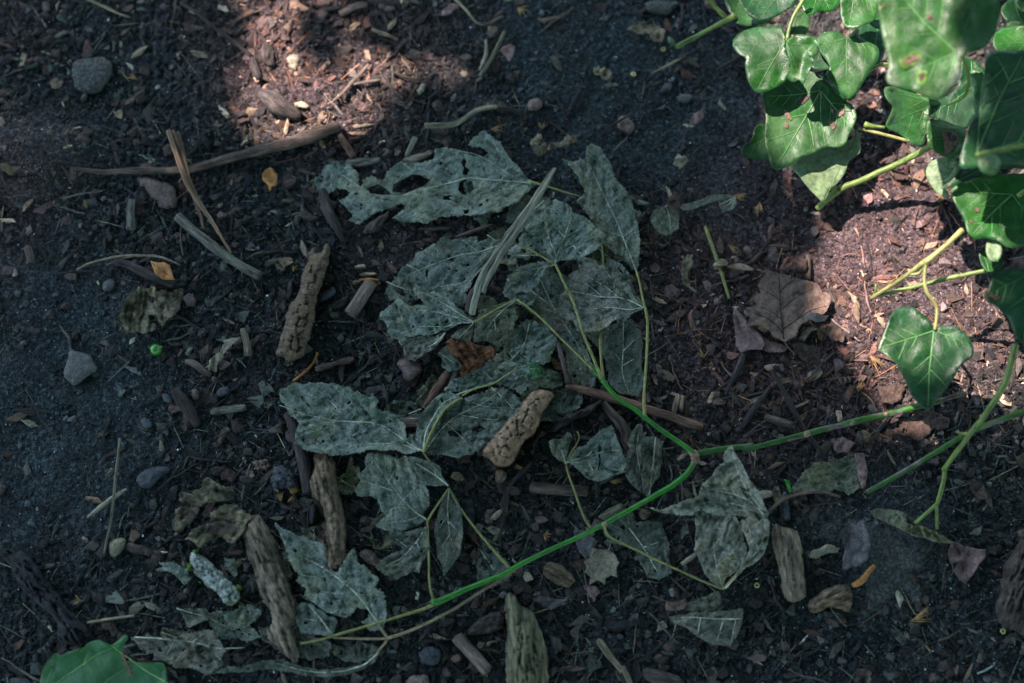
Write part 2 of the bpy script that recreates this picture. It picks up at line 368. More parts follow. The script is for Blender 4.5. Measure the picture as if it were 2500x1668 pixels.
def empty(name, p, label, cat, group=None):
    o = bpy.data.objects.new(name, None); COL.objects.link(o); o.empty_display_size = 0.01
    o.location = p; return tag(o, label, cat, group)

def seg_dist(p, segs):
    """distance of the points p (N,2) to the segments (M,4)"""
    best = np.full(len(p), 1e9)
    for x0, y0, x1, y1 in segs:
        dx, dy = x1 - x0, y1 - y0; L = dx * dx + dy * dy + 1e-9
        t = np.clip(((p[:, 0] - x0) * dx + (p[:, 1] - y0) * dy) / L, 0, 1)
        best = np.minimum(best, np.hypot(p[:, 0] - x0 - t * dx, p[:, 1] - y0 - t * dy))
    return best
def loop_segs(q): return [(q[i][0], q[i][1], q[(i + 1) % len(q)][0], q[(i + 1) % len(q)][1]) for i in range(len(q))]
def line_segs(q): return [(q[i][0], q[i][1], q[i + 1][0], q[i + 1][1]) for i in range(len(q) - 1)]
def inside(p, q):
    c = np.zeros(len(p), bool)
    for x0, y0, x1, y1 in loop_segs(q):
        if y0 == y1: continue
        k = ((y0 > p[:, 1]) != (y1 > p[:, 1])) & (p[:, 0] < (x1 - x0) * (p[:, 1] - y0) / (y1 - y0) + x0)
        c ^= k
    return c
def smooth_loop(q, k=1):
    """round the corners a little"""
    for _ in range(k):
        n = []
        for i in range(len(q)):
            a, b_ = q[i], q[(i + 1) % len(q)]
            n += [(a[0] * .78 + b_[0] * .22, a[1] * .78 + b_[1] * .22), (a[0] * .22 + b_[0] * .78, a[1] * .22 + b_[1] * .78)]
        q = n
    return q
def dense(q, step, jag, seed):
    out = []
    for i in range(len(q)):
        a = q[i]; b_ = q[(i + 1) % len(q)]
        L = math.hypot(b_[0] - a[0], b_[1] - a[1])
        if L < 0.5: continue
        n = max(1, int(L / step)); nx, ny = -(b_[1] - a[1]) / L, (b_[0] - a[0]) / L
        for j in range(n):
            t = j / n; x = a[0] + (b_[0] - a[0]) * t; y = a[1] + (b_[1] - a[1]) * t
            k = jag * (2 * float(fbm(np.float64(x / 14), np.float64(y / 14), seed, 3)) - 1) * 1.6
            if jag > 1: k += jag * 0.5 * ((len(out) % 2) - 0.5)
            out.append((x + nx * k, y + ny * k))
    return out
def flat_mesh(outline, holes, res, seed):
    """triangulated sheet in photo pixels: clean edge, holes cut out"""
    q = outline
    xs = [p[0] for p in q]; ys = [p[1] for p in q]
    g = []
    gx = np.arange(min(xs), max(xs), res); gy = np.arange(min(ys), max(ys), res * 0.87)
    X, Y = np.meshgrid(gx, gy); X = X + (np.arange(len(gy)) % 2)[:, None] * res / 2
    pts = np.stack([X.ravel(), Y.ravel()], 1)
    r = np.random.default_rng(seed); pts = pts + r.uniform(-.22, .22, pts.shape) * res
    pts = pts[inside(pts, q)]
    if len(pts): pts = pts[seg_dist(pts, loop_segs(q)) > res * 0.5]
    for h in holes:
        if len(pts): pts = pts[~inside(pts, h)]
        if len(pts): pts = pts[seg_dist(pts, loop_segs(h)) > res * 0.4]
    vs = [Vector(p) for p in q]; ed = [(i, (i + 1) % len(q)) for i in range(len(q))]
    for h in holes:
        b0 = len(vs); vs += [Vector(p) for p in h]; ed += [(b0 + i, b0 + (i + 1) % len(h)) for i in range(len(h))]
    vs += [Vector(p) for p in pts.tolist()]
    v2, _, f2, *_r = delaunay_2d_cdt(vs, ed, [], 0, 1e-4)
    v = np.array([(a[0], a[1]) for a in v2]); f = np.array([tuple(t) for t in f2 if len(t) == 3])
    c = v[f].mean(1)
    keep = inside(c, q)
    for h in holes: keep &= ~inside(c, h)
    f = f[keep]
    a, b_, c = v[f[:, 0]], v[f[:, 1]], v[f[:, 2]]
    ar = (b_[:, 0] - a[:, 0]) * (c[:, 1] - a[:, 1]) - (b_[:, 1] - a[:, 1]) * (c[:, 0] - a[:, 0])
    f = np.where((ar > 0)[:, None], f[:, ::-1], f)      # photo y runs down: this makes the faces look up
    used = np.unique(f); mp = -np.ones(len(v), int); mp[used] = np.arange(len(used))
    return v[used], mp[f]
def rand_holes(outline, n, seed, rmin, rmax, avoid=()):
    r = np.random.default_rng(seed + 99); q = np.array(outline); out = []
    lo, hi = q.min(0), q.max(0); segs = loop_segs(outline); c0 = []
    tries = 0
    while len(out) < n and tries < n * 12:
        tries += 1
        c = r.uniform(lo, hi); R = r.uniform(rmin, rmax) * (1 if r.random() > .2 else 1.5)
        if not inside(c[None], outline)[0] or seg_dist(c[None], segs)[0] < R + 6: continue
        if any(math.hypot(c[0] - a[0], c[1] - a[1]) < R + a[2] + 5 for a in c0): continue
        if any(math.hypot(c[0] - a[0], c[1] - a[1]) < R + a[2] + 5 for a in avoid): continue
        c0.append((c[0], c[1], R)); k = 6; a0 = r.uniform(0, 6); el = r.uniform(.22, .8); an = r.uniform(0, 3)
        h = []
        for i in range(k):
            a = a0 + i * 2 * math.pi / k; rr = R * r.uniform(.45, 1.25)
            x, y = rr * math.cos(a), rr * el * math.sin(a)
            h.append((c[0] + x * math.cos(an) - y * math.sin(an), c[1] + x * math.sin(an) + y * math.cos(an)))
        out.append(h)
    return out

def place(v, z):
    x, y = P(v[:, 0], v[:, 1], z)
    return np.stack([x, y, z], 1)
def ground_at(v):
    x, y = P(v[:, 0], v[:, 1], 0.0)
    return Hs(x, y)
SEEDC = [100]
def nseed():
    SEEDC[0] += 1; return SEEDC[0]

def tube_mesh(pts, rad, zfun, n=8, rough=0.08, seed=0, flat=1.0, step=None, hz=None, rel=False):
    """tapered tube along a smoothed path; pts in photo px, rad in px; returns world verts, faces, uv"""
    q = np.array(pts, float)
    d = np.concatenate([[0], np.cumsum(np.hypot(*(q[1:] - q[:-1]).T))])
    step = step or max(3.0, min(10, d[-1] / 6))
    m = max(3, int(d[-1] / step) + 1)
    t = np.linspace(0, d[-1], m)
    # catmull-rom like smoothing by interpolating then averaging
    x = np.interp(t, d, q[:, 0]); y = np.interp(t, d, q[:, 1])
    for _ in range(3):
        x[1:-1] = (x[:-2] + 2 * x[1:-1] + x[2:]) / 4; y[1:-1] = (y[:-2] + 2 * y[1:-1] + y[2:]) / 4
    if np.isscalar(rad): rad = [rad, rad]
    R = np.interp(t / d[-1], np.linspace(0, 1, len(rad)), rad) * PX
    v = np.stack([x, y], 1)
    if hz is not None: z = np.interp(t / d[-1], np.linspace(0, 1, len(hz)), hz) + (ground_at(v) if rel else 0)
    else: z = zfun(v, R)
    for _ in range(2):
        if len(z) > 4 and hz is None: z[1:-1] = (z[:-2] + 2 * z[1:-1] + z[2:]) / 4
    C = place(v, z)
    tan = np.gradient(C, axis=0); tan /= np.linalg.norm(tan, axis=1)[:, None] + 1e-12
    side = np.cross(tan, [0, 0, 1.0]); side /= np.linalg.norm(side, axis=1)[:, None] + 1e-12
    up = np.cross(side, tan)
    a = np.arange(n) * 2 * math.pi / n
    s = t * PX
    A, S = np.meshgrid(a, s)
    nz = 1 + rough * 2 * (fbm(S / (R.mean() * 2.2) + seed, A * 1.1 + seed * 3.3, seed, 3) - 0.5) * 2
    rr = R[:, None] * nz
    V = C[:, None, :] + side[:, None, :] * (np.cos(A) * rr)[..., None] + up[:, None, :] * (np.sin(A) * rr * flat)[..., None]
    uv = np.stack([A * R.mean(), S], 2)
    V = V.reshape(-1, 3); uv = uv.reshape(-1, 2)
    F = []
    for i in range(m - 1):
        for j in range(n):
            k = (j + 1) % n
            F.append((i * n + j, i * n + k, (i + 1) * n + k, (i + 1) * n + j))
    # uneven broken ends
    b0 = len(V)
    V = np.vstack([V, C[0] - tan[0] * R[0] * 0.25, C[-1] + tan[-1] * R[-1] * 0.25]); uv = np.vstack([uv, uv[0], uv[-1]])
    for j in range(n):
        k = (j + 1) % n
        F.append((b0, k, j)); F.append((b0 + 1, (m - 1) * n + j, (m - 1) * n + k))
    return V, F, uv
def rest(lift=0.0, sink=0.0):
    def f(v, R):
        g = ground_at(v); return g + 0.0013 + R * 0.75 + lift - sink
    return f
def stick(name, s, rad, material, label, cat='stick', lift=0.0, n=9, rough=0.10, parent=None, flat=1.0, hz=None, group=None, kids=(), seed=None):
    pts = T(s) if isinstance(s, str) else s
    V, F, uv = tube_mesh(pts, rad, rest(lift), n, rough, seed or nseed(), flat, hz=hz)
    o = build(name, V, F, material, uv, parent)
    if parent is None: tag(o, label, cat, group)
    return o

def lump(name, s, Tk, material, label, cat, ang=None, power=2.6, wpx=None, res=4, fib=0.0, blocks=0.0, bsize=22, rnd=0.5, jag=2.0, parent=None, lift=0.0, sm=1, facet=0.0, group=None, seed=None, mask=True):
    """solid piece with the given outline lying on the ground (Tk metres high)"""
    seed = seed or nseed()
    q = T(s) if isinstance(s, str) else s
    if sm: q = smooth_loop(q, sm)
    q = dense(q, res, jag, seed)
    v, f = flat_mesh(q, [], res, seed)
    segs = loop_segs(q); d = seg_dist(v, segs)
    w = wpx or max(d.max() * 0.9, 1)
    e = np.clip(d / w, 0, 1)
    prof = (1 - (1 - e) ** power) ** (1 / power)
    c = np.array(q).mean(0)
    if ang is None: a = 0
    else: a = math.radians(ang)
    al = (v[:, 0] - c[0]) * math.cos(a) - (v[:, 1] - c[1]) * math.sin(a)
    ac = (v[:, 0] - c[0]) * math.sin(a) + (v[:, 1] - c[1]) * math.cos(a)
    z = ground_at(v) - 0.0012 + lift + (Tk + 0.0012) * prof
    z += prof * rnd * 0.0018 * (fbm(v[:, 0] / 38 + seed, v[:, 1] / 38, seed, 4) - .5) * 2
    if fib: g_ = 1 - np.abs(2 * fbm(al / 48 + seed, (ac + 5 * (fbm(al / 30, ac / 30, seed, 2) - .5)) / 8.5, seed + 1, 3) - 1); z += prof * fib * (1.6 * (.55 - g_ ** 2) + (fbm(al / 17 + seed, ac / 9, seed + 4, 3) - .5) * 1.2)
    if blocks:
        f1, f2, cc = worley(al / bsize + seed * .37 + .15 * np.sin(ac / 9), ac / (bsize * .8), seed)
        z += prof * blocks * (0.8 * cc - 1.0 * np.exp(-(f2 - f1) / 0.075) * 1.5)
    if facet:
        f1, f2, cc = worley(v[:, 0] / 55 + seed, v[:, 1] / 55, seed + 2)
        z += prof * facet * (cc - .5) * np.clip((f2 - f1) * 2.2, 0, 1) * 1.6
    V = place(v, z)
    # underside
    n0 = len(V); 
    cnt = {}
    for t in f:
        for i in range(3):
            k = (int(t[i]), int(t[(i + 1) % 3])); cnt[k] = cnt.get(k, 0) + 1
    bd = [k for k in cnt if (k[1], k[0]) not in cnt]
    bi = {}; low = []
    for k in bd:
        for i in k:
            if i not in bi: bi[i] = n0 + len(low); p = V[i].copy(); p[2] -= 0.0022; low.append(p)
    cen = V.mean(0); cen[2] = V[:, 2].min() - 0.002
    V = np.vstack([V, low, cen[None]])
    F = [tuple(t) for t in f]; ci = len(V) - 1
    for i, j in bd:
        F.append((j, i, bi[i], bi[j])); F.append((bi[j], bi[i], ci))
    uvx = np.concatenate([ac, ac[[k for k in bi]], [0]]) * PX; uvy = np.concatenate([al, al[[k for k in bi]], [0]]) * PX
    o = build(name, V, F, material, np.stack([uvx, uvy], 1), parent)
    if parent is None: tag(o, label, cat, group)
    if mask: MASKS.append(q)
    return o
MASKS = []

def leaf(name, s, material, label=None, cat='leaf', lift=0.003, veins=(), vr=1.55, vmat='leaf_vein', holes=(), nh=0, hr=(3, 7), jag=2.5, amp=1.0,
         curl=1.0, res=5, parent=None, sm=0, plane=None, quilt=0.0009, thick=0.00022, group=None, fold=None, seed=None, petiole=None, cup=0.0, bow=None, fine=1.0):
    """thin sheet; veins is a list of px strings. plane=(h, gx, gy): a leaf held in the air at height h (metres) with slopes, else it lies on the ground"""
    seed = seed or nseed()
    q = T(s) if isinstance(s, str) else s
    if sm: q = smooth_loop(q, sm)
    q0 = q
    q = dense(q, res, jag, seed)
    hs = [T(h) if isinstance(h, str) else h for h in holes]
    av = [(np.mean([p[0] for p in h]), np.mean([p[1] for p in h]), max(np.ptp([p[0] for p in h]), np.ptp([p[1] for p in h])) / 2) for h in hs]
    hs = hs + rand_holes(q, int(nh * .55), seed, hr[0], hr[1], av)
    v, f = flat_mesh(q, hs, res, seed)
    vl = [T(a) if isinstance(a, str) else a for a in veins]
    vs = [x for a in vl for x in line_segs(a)]
    segs = loop_segs(q)
    cx, cy = np.array(q0).mean(0)
    span = max(np.ptp([p[0] for p in q]), np.ptp([p[1] for p in q]))
    va = math.atan2(vl[0][-1][1] - vl[0][0][1], vl[0][-1][0] - vl[0][0][0]) if vl else seed * 1.7
    ca_, sa_ = math.cos(va + .5), math.sin(va + .5); cb_, sb_ = math.cos(va - .55), math.sin(va - .55)
    def height(p):
        d = seg_dist(p, segs)
        a = 0.0036 * amp * (fbm(p[:, 0] / 70 + seed, p[:, 1] / 70, seed, 3) - .5)
        r = 1 - np.abs(2 * fbm(p[:, 0] / 30 + seed * .7, p[:, 1] / 30, seed + 3, 3) - 1)
        a = a + 0.0015 * amp * fine * (r - .75)
        wx_ = p[:, 0] + 14 * (fbm(p[:, 0] / 40, p[:, 1] / 40, seed + 5, 2) - .5); wy_ = p[:, 1] + 14 * (fbm(p[:, 0] / 40 + 9, p[:, 1] / 40, seed + 5, 2) - .5)
        q1 = 1 - np.abs(2 * fbm((wx_ * ca_ + wy_ * sa_) / 70 + seed, (wy_ * ca_ - wx_ * sa_) / 13, seed + 6, 2) - 1)
        q2 = 1 - np.abs(2 * fbm((wx_ * cb_ + wy_ * sb_) / 60 + seed, (wy_ * cb_ - wx_ * sb_) / 15, seed + 7, 2) - 1)
        a = a + 0.0023 * amp * fine * (q1 ** 1.5 - .5) + 0.0016 * amp * fine * (q2 ** 1.5 - .5)
        a = a + 0.0010 * amp * fine * (fbm(p[:, 0] / 11, p[:, 1] / 11 + seed, seed + 4, 2) - .5)
        cn = fbm(p[:, 0] / 60 - seed, p[:, 1] / 60, seed + 8, 2) * 2 - 0.8
        a = a + curl * (0.0035 if plane else 0.0040) * cn * np.clip(1 - d / 26, 0, 1) ** 2
        if vs:
            dv = seg_dist(p, vs); a = a + quilt * np.clip(dv / 22, 0, 1)
        if cup: a = a + cup * (((p[:, 0] - cx) ** 2 + (p[:, 1] - cy) ** 2) / (span / 2) ** 2)
        if bow:   # (angle, metres): bend about an axis through the middle
            an = math.radians(bow[0]); t = ((p[:, 0] - cx) * math.sin(an) + (p[:, 1] - cy) * math.cos(an)) / (span / 2)
            a = a + bow[1] * t * t
        if plane:
            return plane[0] + (plane[1] * (p[:, 0] - cx) - plane[2] * (p[:, 1] - cy)) * PX + a
        return ground_at(p) + 0.0012 + lift + a
    V = place(v, height(v))
    o = build(name, V, f, material, v * PX, parent, solid=thick)
    if parent is None: tag(o, label, cat, group)
    for i, a in enumerate(vl):
        def zf(p, R): return height(p) + 0.00012
        n_ = 5
        VV, FF, uu = tube_mesh(a, [vr * .7, vr * .55, vr * .3] if i > 2 else [vr * .9, vr * .7, vr * .35] if i else [vr * 1.25, vr, vr * .4], zf, n_, 0.05, seed + i, step=7)
        build('vein', VV, FF, vmat, uu, o)
    if petiole:
        ps, pr, pm, ph = petiole
        VV, FF, uu = tube_mesh(T(ps), pr, rest(0.001), 6, 0.05, seed, hz=ph, rel=not plane)
        build('petiole', VV, FF, pm, uu, o)
    if not plane: MASKS.append(q0)
    o['seed_h'] = 0.0; del o['seed_h']
    return o, height

# ================================================================= THE GROUND
def axis(lo, hi, step, far):
    core = np.arange(lo, hi, step); g = []
    x, s = hi, step
    while x < far: s *= 1.35; x += s; g.append(x)
    right = np.array(g); g = []; x, s = lo, step
    while x > -far: s *= 1.35; x -= s; g.append(x)
    return np.concatenate([np.array(g)[::-1], core, right])
gx = axis(-0.365, 0.365, 0.0010, 9.0); gy = axis(-0.245, 0.270, 0.0010, 9.0)
X, Y = np.meshgrid(gx, gy)
PXg, PYg = UNP(X, Y)
far = (np.abs(X) > 1.2) | (np.abs(Y) > 1.2)
dn = litter(np.clip(PXg, -800, 3300), np.clip(PYg, -800, 2500))
Z = np.where(far, 0.0, Hs(X, Y)) + Hd(X, Y, dn)
nx_, ny_ = len(gx), len(gy)
me = bpy.data.meshes.new('ground')
me.vertices.add(nx_ * ny_); me.vertices.foreach_set('co', np.stack([X, Y, Z], 2).astype(np.float32).ravel())
I = np.arange(nx_ * ny_).reshape(ny_, nx_)
Q = np.stack([I[:-1, :-1], I[:-1, 1:], I[1:, 1:], I[1:, :-1]], 2).reshape(-1, 4)
me.loops.add(Q.size); me.loops.foreach_set('vertex_index', Q.ravel().astype(np.int32))
me.polygons.add(len(Q)); me.polygons.foreach_set('loop_start', np.arange(0, Q.size, 4, dtype=np.int32))
me.polygons.foreach_set('loop_total', np.full(len(Q), 4, np.int32))
me.update(calc_edges=True); me.shade_smooth()
at = me.attributes.new('dust', 'FLOAT', 'POINT'); at.data.foreach_set('value', np.clip(1.2 - dn, 0, 1).astype(np.float32).ravel())
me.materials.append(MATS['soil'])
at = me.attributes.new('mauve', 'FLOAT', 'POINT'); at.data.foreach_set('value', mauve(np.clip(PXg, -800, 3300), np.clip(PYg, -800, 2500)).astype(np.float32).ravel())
ground = bpy.data.objects.new('ground', me); COL.objects.link(ground); tag(ground, 'dark crumbly woodland soil', kind='structure')

# ================================================================= FREE WITHERED LEAVES
def wl(s, mt, label, **k): return leaf('withered_leaf', s, mt, label, 'leaf', **k)
wl('B 1990,1260 1950,1235 1850,1130 1780,1060 1745,965 1700,950 1640,890 1560,930 1520,990 1560,1010 1600,1005 1650,1040 1640,1065 1560,1060 1490,1040 1420,1020 1340,1005 1290,1030 1280,1080 1200,1110 1060,1100 960,1170 940,1230 860,1200 800,1235 780,1290 760,1180 700,1130 600,1140 550,1120 590,1200 580,1260 640,1290 720,1310 690,1350 620,1365 690,1430 740,1460 690,1510 780,1540 860,1470 960,1430 1060,1390 1110,1400 1060,1450 1000,1490 1080,1515 1240,1520 1330,1490 1490,1470 1600,1470 1720,1450 1860,1375 1940,1300',
   'withered', 'large lacy grey green leaf with round holes atop the leaf pile', lift=0.005, nh=46, hr=(2, 6), jag=4,
   holes=['B 1460,1250 1500,1225 1550,1240 1560,1290 1530,1335 1480,1330 1452,1300', 'B 1490,1080 1510,1100 1500,1140 1530,1160 1510,1200 1480,1190 1490,1150 1475,1110',
          'B 1350,1340 1420,1335 1390,1350 1410,1370 1350,1365', 'B 1070,1230 1140,1190 1230,1200 1260,1235 1200,1280 1100,1320 1000,1310 1010,1260', 'B 830,1290 900,1260 960,1290 1000,1330 930,1335 850,1320', 'B 1490,1440 1530,1430 1520,1460 1495,1465'],
   veins=['B 1960,1252 1750,1235 1520,1215 1400,1250 1200,1300 1050,1345 850,1330', 'B 1900,1245 1780,1180 1680,1110 1580,1055 1400,1020', 'B 1900,1250 1760,1300 1620,1340 1500,1400', 'B 1310,1310 1230,1360 1150,1420 1050,1455', 'B 640,1180 700,1225 790,1285', 'B 1060,1105 1130,1160 1250,1225', 'B 1690,960 1730,1040 1760,1100', 'B 690,1360 780,1410 850,1440'], amp=.9, curl=.6)
wl('F 1040,470 1060,430 1130,390 1160,340 1270,270 1380,240 1480,225 1580,220 1590,260 1650,240 1740,235 1700,300 1660,370 1580,480 1530,560 1500,600 1515,640 1490,700 1450,690 1380,640 1290,590 1180,560 1120,530 1110,490 1070,500',
   'withered', 'oval grey green leaf with a torn hole under the top of the split straw', lift=0.004, nh=26, jag=3, amp=.8,
   holes=['F 1380,335 1400,345 1420,375 1440,360 1410,385 1385,370', 'F 1240,440 1250,460 1240,490 1248,510 1232,490 1232,460'],
   veins=['F 1720,280 1600,325 1450,345 1250,420 1110,480', 'F 1625,420 1520,540 1450,690', 'F 1480,240 1560,300 1600,325', 'F 1330,560 1480,540 1570,470', 'F 1100,410 1210,460'])
wl('G 640,870 700,880 780,850 870,800 960,780 1020,860 1035,950 1028,1080 1037,1220 1005,1310 900,1300 830,1260 800,1200 790,1100 740,1000 690,940', 'withered_dark',
   'flat dull green leaf under the three upright stalks', lift=0.003, nh=6, jag=3, amp=.8, veins=['G 900,800 900,1000 890,1150 940,1290', 'G 900,1000 980,920', 'G 895,1100 1000,1040', 'G 893,1080 830,1000'])
wl('G 340,430 530,490 600,600 560,680 560,760 620,850 640,960 680,1060 720,1150 700,1250 650,1270 560,1240 520,1130 500,1000 420,880 300,760 200,690 180,620 280,600', 'withered_dark',
   'broad dark teal leaf lowest in the leaf pile', lift=0.002, nh=16, jag=3, amp=.8, veins=['G 340,520 420,700 520,850 620,1000 680,1150', 'G 520,850 500,740', 'G 440,740 330,700', 'G 600,980 560,1100', 'G 270,590 340,640 420,700'])
wl('G 80,1000 110,920 170,850 240,790 320,800 400,850 450,920 440,990 400,1060 350,1100 300,1180 200,1230 120,1200 40,1220 -60,1160 -40,1060', 'withered',
   'crinkled pale green leaf between the rust coloured leaf and the slanting stalk', lift=0.005, nh=40, hr=(2, 5), jag=4, amp=1.5, veins=['G 260,800 230,950 120,1080 0,1170', 'G 240,920 340,900', 'G 180,1010 300,1080', 'G 150,1050 80,960', 'G 100,1100 180,1180'])
wl('G 220,1110 280,1070 350,1090 380,1150 330,1200 260,1180 210,1150', 'scrap_green', 'small crumpled bright green leaf scrap among the grey green leaves', lift=0.009, jag=4, amp=1.6, veins=['G 225,1130 300,1120 360,1130'], vmat='fresh_vein')
wl('G 340,1100 400,1110 470,1160 480,1230 430,1260 340,1240 310,1190', 'withered_olive', 'olive leaf scrap right of the small bright green scrap', lift=0.006, jag=4, amp=1.6, nh=5)
wl('F 1340,1270 1400,1200 1500,1170 1560,1130 1640,1140 1680,1080 1760,1020 1850,1080 1960,1100 2060,1200 1960,1290 1900,1330 1840,1270 1760,1220 1680,1220 1560,1260 1480,1290', 'withered',
   'ragged grey green leaf below the rust coloured leaf', lift=0.006, nh=26, hr=(2, 6), jag=5, amp=1.5, veins=['F 1440,1300 1600,1240 1740,1200 1850,1120', 'F 1640,1150 1700,1215'])
wl('G 430,1290 480,1260 560,1250 640,1290 600,1380 520,1450 450,1420 400,1380', 'withered_dark', 'dark green leaf scrap right of the golden cracked bark', lift=0.002, jag=4, amp=1.2, nh=6)
wl('F 1310,1020 1340,980 1380,960 1430,1050 1480,1090 1460,1130 1390,1140 1340,1110 1340,1060', 'withered', 'small pale green curled leaf under the left end of the rust coloured leaf', lift=0.006, jag=2, amp=1.2, curl=1.5, veins=['F 1320,1010 1400,1060 1450,1110'])
wl('F 1080,960 1110,920 1180,900 1290,900 1370,870 1340,930 1280,990 1220,1020 1160,1070 1110,1060 1080,1010', 'withered_grey', 'curled pouch shaped grey leaf lobe above the brown stone', lift=0.010, jag=2, amp=1.8, curl=1.6, veins=['F 1360,880 1300,950 1200,990', 'F 1120,940 1200,930 1300,910'])
leaf('rust_leaf', 'F 1370,930 1400,910 1440,930 1480,940 1530,930 1580,960 1640,970 1680,970 1705,1010 1700,1050 1660,1060 1620,1100 1570,1130 1500,1150 1480,1190 1460,1150 1480,1100 1430,1050 1400,1010 1375,975', 'rust_leaf',
     'crumpled rust orange leaf on top of the grey green leaf pile', 'leaf', lift=0.015, jag=3, amp=1.6, curl=1.6, veins=['F 1375,935 1450,960 1560,1010', 'F 1700,985 1640,1010 1560,1080 1490,1160', 'F 1560,1010 1600,1040', 'F 1620,970 1630,1010', 'F 1440,930 1500,985'], vr=.8, vmat='rust_vein', nh=5, hr=(2, 4))
leaf('tan_leaf', 'H 185,420 210,440 250,460 300,470 390,500 470,515 540,530 560,560 580,600 630,605 640,640 620,700 600,740 570,760 500,790 440,810 420,850 410,900 330,935 300,925 250,910 230,870 190,850 150,820 60,825 90,770 45,740 60,710 130,690 110,640 160,600 140,550 160,510 190,480', 'tan_leaf',
     'large tan sycamore type leaf with dark veins on the bare soil at right', 'leaf', lift=0.006, jag=2.0, amp=.5, fine=.5, curl=.9, bow=(10, 0.004), veins=['H 315,920 308,820 295,700 290,600 285,470', 'H 312,880 250,800 170,760 70,730', 'H 312,850 400,790 500,720 620,690', 'H 298,720 400,630 520,570', 'H 296,660 230,610 150,570', 'H 292,600 340,540 400,510', 'H 400,790 440,740 480,700', 'H 310,790 220,720 140,690'], vmat='tan_vein', vr=1.5,
     petiole=('H 312,915 330,955 360,990 400,1025', 2.2, 'tan_leaf', [0.008, 0.006, 0.005, 0.004]))
leaf('mauve_leaf', 'G 1650,690 1700,740 1750,800 1740,815 1800,850 1840,880 1870,950 1850,990 1750,990 1700,1015 1670,950 1660,820', 'mauve_leaf', 'pinkish mauve leaf half under the large tan leaf', 'leaf', lift=0.003, jag=1.5, amp=.6, veins=['G 1860,960 1780,900 1700,800'], vmat='mauve_leaf', vr=.8)
leaf('brown_leaf', 'H 160,890 220,930 300,950 345,980 330,1005 240,1010 190,1000 170,950', 'mauve_leaf', 'narrow brown leaf strip under the stalk end of the large tan leaf', 'leaf', lift=0.003, jag=1.5, amp=.6, curl=1.5)
leaf('yellow_curl', 'H 420,920 440,870 470,835 520,830 550,850 500,870 480,900 460,935', 'yellow_leaf', 'curled yellow leaf scrap below the right edge of the large tan leaf', 'leaf', lift=0.006, jag=1.5, amp=.6, bow=(40, -.005))
leaf('silver_curl', 'H 450,755 500,735 560,745 600,760 628,755 600,795 540,800 490,780', 'blue_grey_leaf', 'silvery rolled leaf edge on the lower right of the large tan leaf', 'leaf', lift=0.012, jag=1, amp=.6, bow=(80, -.004))
leaf('brown_leaf', 'H 370,950 430,940 500,960 600,1000 620,1040 560,1095 480,1080 420,1040 380,1000', 'brown_leaf', 'decayed brown leaf pressed into the soil below the large tan leaf', 'leaf', lift=0.0015, jag=4, amp=.8)
leaf('brown_leaf', 'H 610,820 650,810 700,850 740,890 720,940 650,930 610,890 600,850', 'brown_leaf', 'reddish brown leaf piece right of the curled yellow scrap', 'leaf', lift=0.003, jag=3, amp=1)
leaf('brown_leaf', 'H 320,430 350,420 400,370 440,360 475,370 480,420 465,475 420,450 380,450 350,470', 'brown_leaf', 'folded grey brown leaf scrap above the large tan leaf', 'leaf', lift=0.005, jag=2, amp=1.2)
leaf('brown_leaf', 'H 945,1250 1060,1230 1165,1225 1120,1300 1130,1330 1060,1360 1000,1350', 'brown_leaf', 'flat brown leaf below the hanging ivy leaf', 'leaf', lift=0.003, jag=4, amp=.8)
leaf('brown_leaf', 'L 920,110 960,60 1040,10 1110,0 1220,60 1210,110 1120,115 1060,170 975,170 960,110', 'brown_leaf', 'mauve brown leaf under the tip of the green branch at right', 'leaf', lift=0.003, jag=4, amp=.9)
leaf('brown_leaf', 'L 530,170 600,160 672,190 650,225 640,250 575,245 545,215', 'mauve_leaf', 'small mauve leaf scrap below the middle of the long green branch', 'leaf', lift=0.003, jag=3, amp=1)
leaf('rotten_leaf', 'L 300,470 340,400 390,350 460,300 560,300 640,255 680,300 700,380 710,450 640,490 560,460 480,480 390,470', 'withered_olive', 'rotten mottled olive leaf on the buried slab right of the curled leaf', 'leaf', lift=0.003, jag=4, amp=1, nh=10)
leaf('brown_leaf', 'L 670,260 720,250 745,340 735,450 710,455 690,380', 'mauve_leaf', 'upright reddish leaf strip beside the rotten olive leaf', 'leaf', lift=0.005, jag=2, amp=1)
leaf('brown_leaf', 'L 760,580 830,565 930,580 975,600 970,650 1060,670 1180,720 1240,770 1150,760 1000,720 880,660 790,620', 'withered_olive', 'long twisted olive leaf on the slab left of the two forked green tips', 'leaf', lift=0.007, jag=2, amp=1.6, curl=1.5)
leaf('maroon_leaf', 'L 1230,750 1300,780 1380,800 1425,800 1420,850 1380,890 1350,950 1310,1000 1270,970 1240,920 1275,865 1225,890 1208,820', 'mauve_leaf', 'torn maroon leaf at the right end of the dark slab', 'leaf', lift=0.004, jag=1.5, amp=.8, curl=1.5, veins=['L 1250,770 1290,860 1300,980'], vmat='brown_leaf', vr=.8)
leaf('samara', 'L 640,640 680,660 725,630 735,670 763,730 762,800 745,860 700,895 650,905 630,920 603,915 602,870 620,800 645,750 650,690', 'blue_grey_leaf', 'winged maple seed with grey wing lying on the dark slab', 'seed', lift=0.006, jag=1, amp=.5, curl=.6, veins=['L 645,650 650,720 625,820 606,900'], vmat='brown_leaf', vr=1.3)
leaf('orange_leaf', 'A 1845,1145 1860,1150 1895,1190 1890,1265 1855,1275 1845,1305 1830,1260 1795,1235 1790,1190 1815,1165', 'orange_leaf', 'small orange leaf below the middle of the long root branch', 'leaf', lift=0.005, jag=1.5, amp=.8)
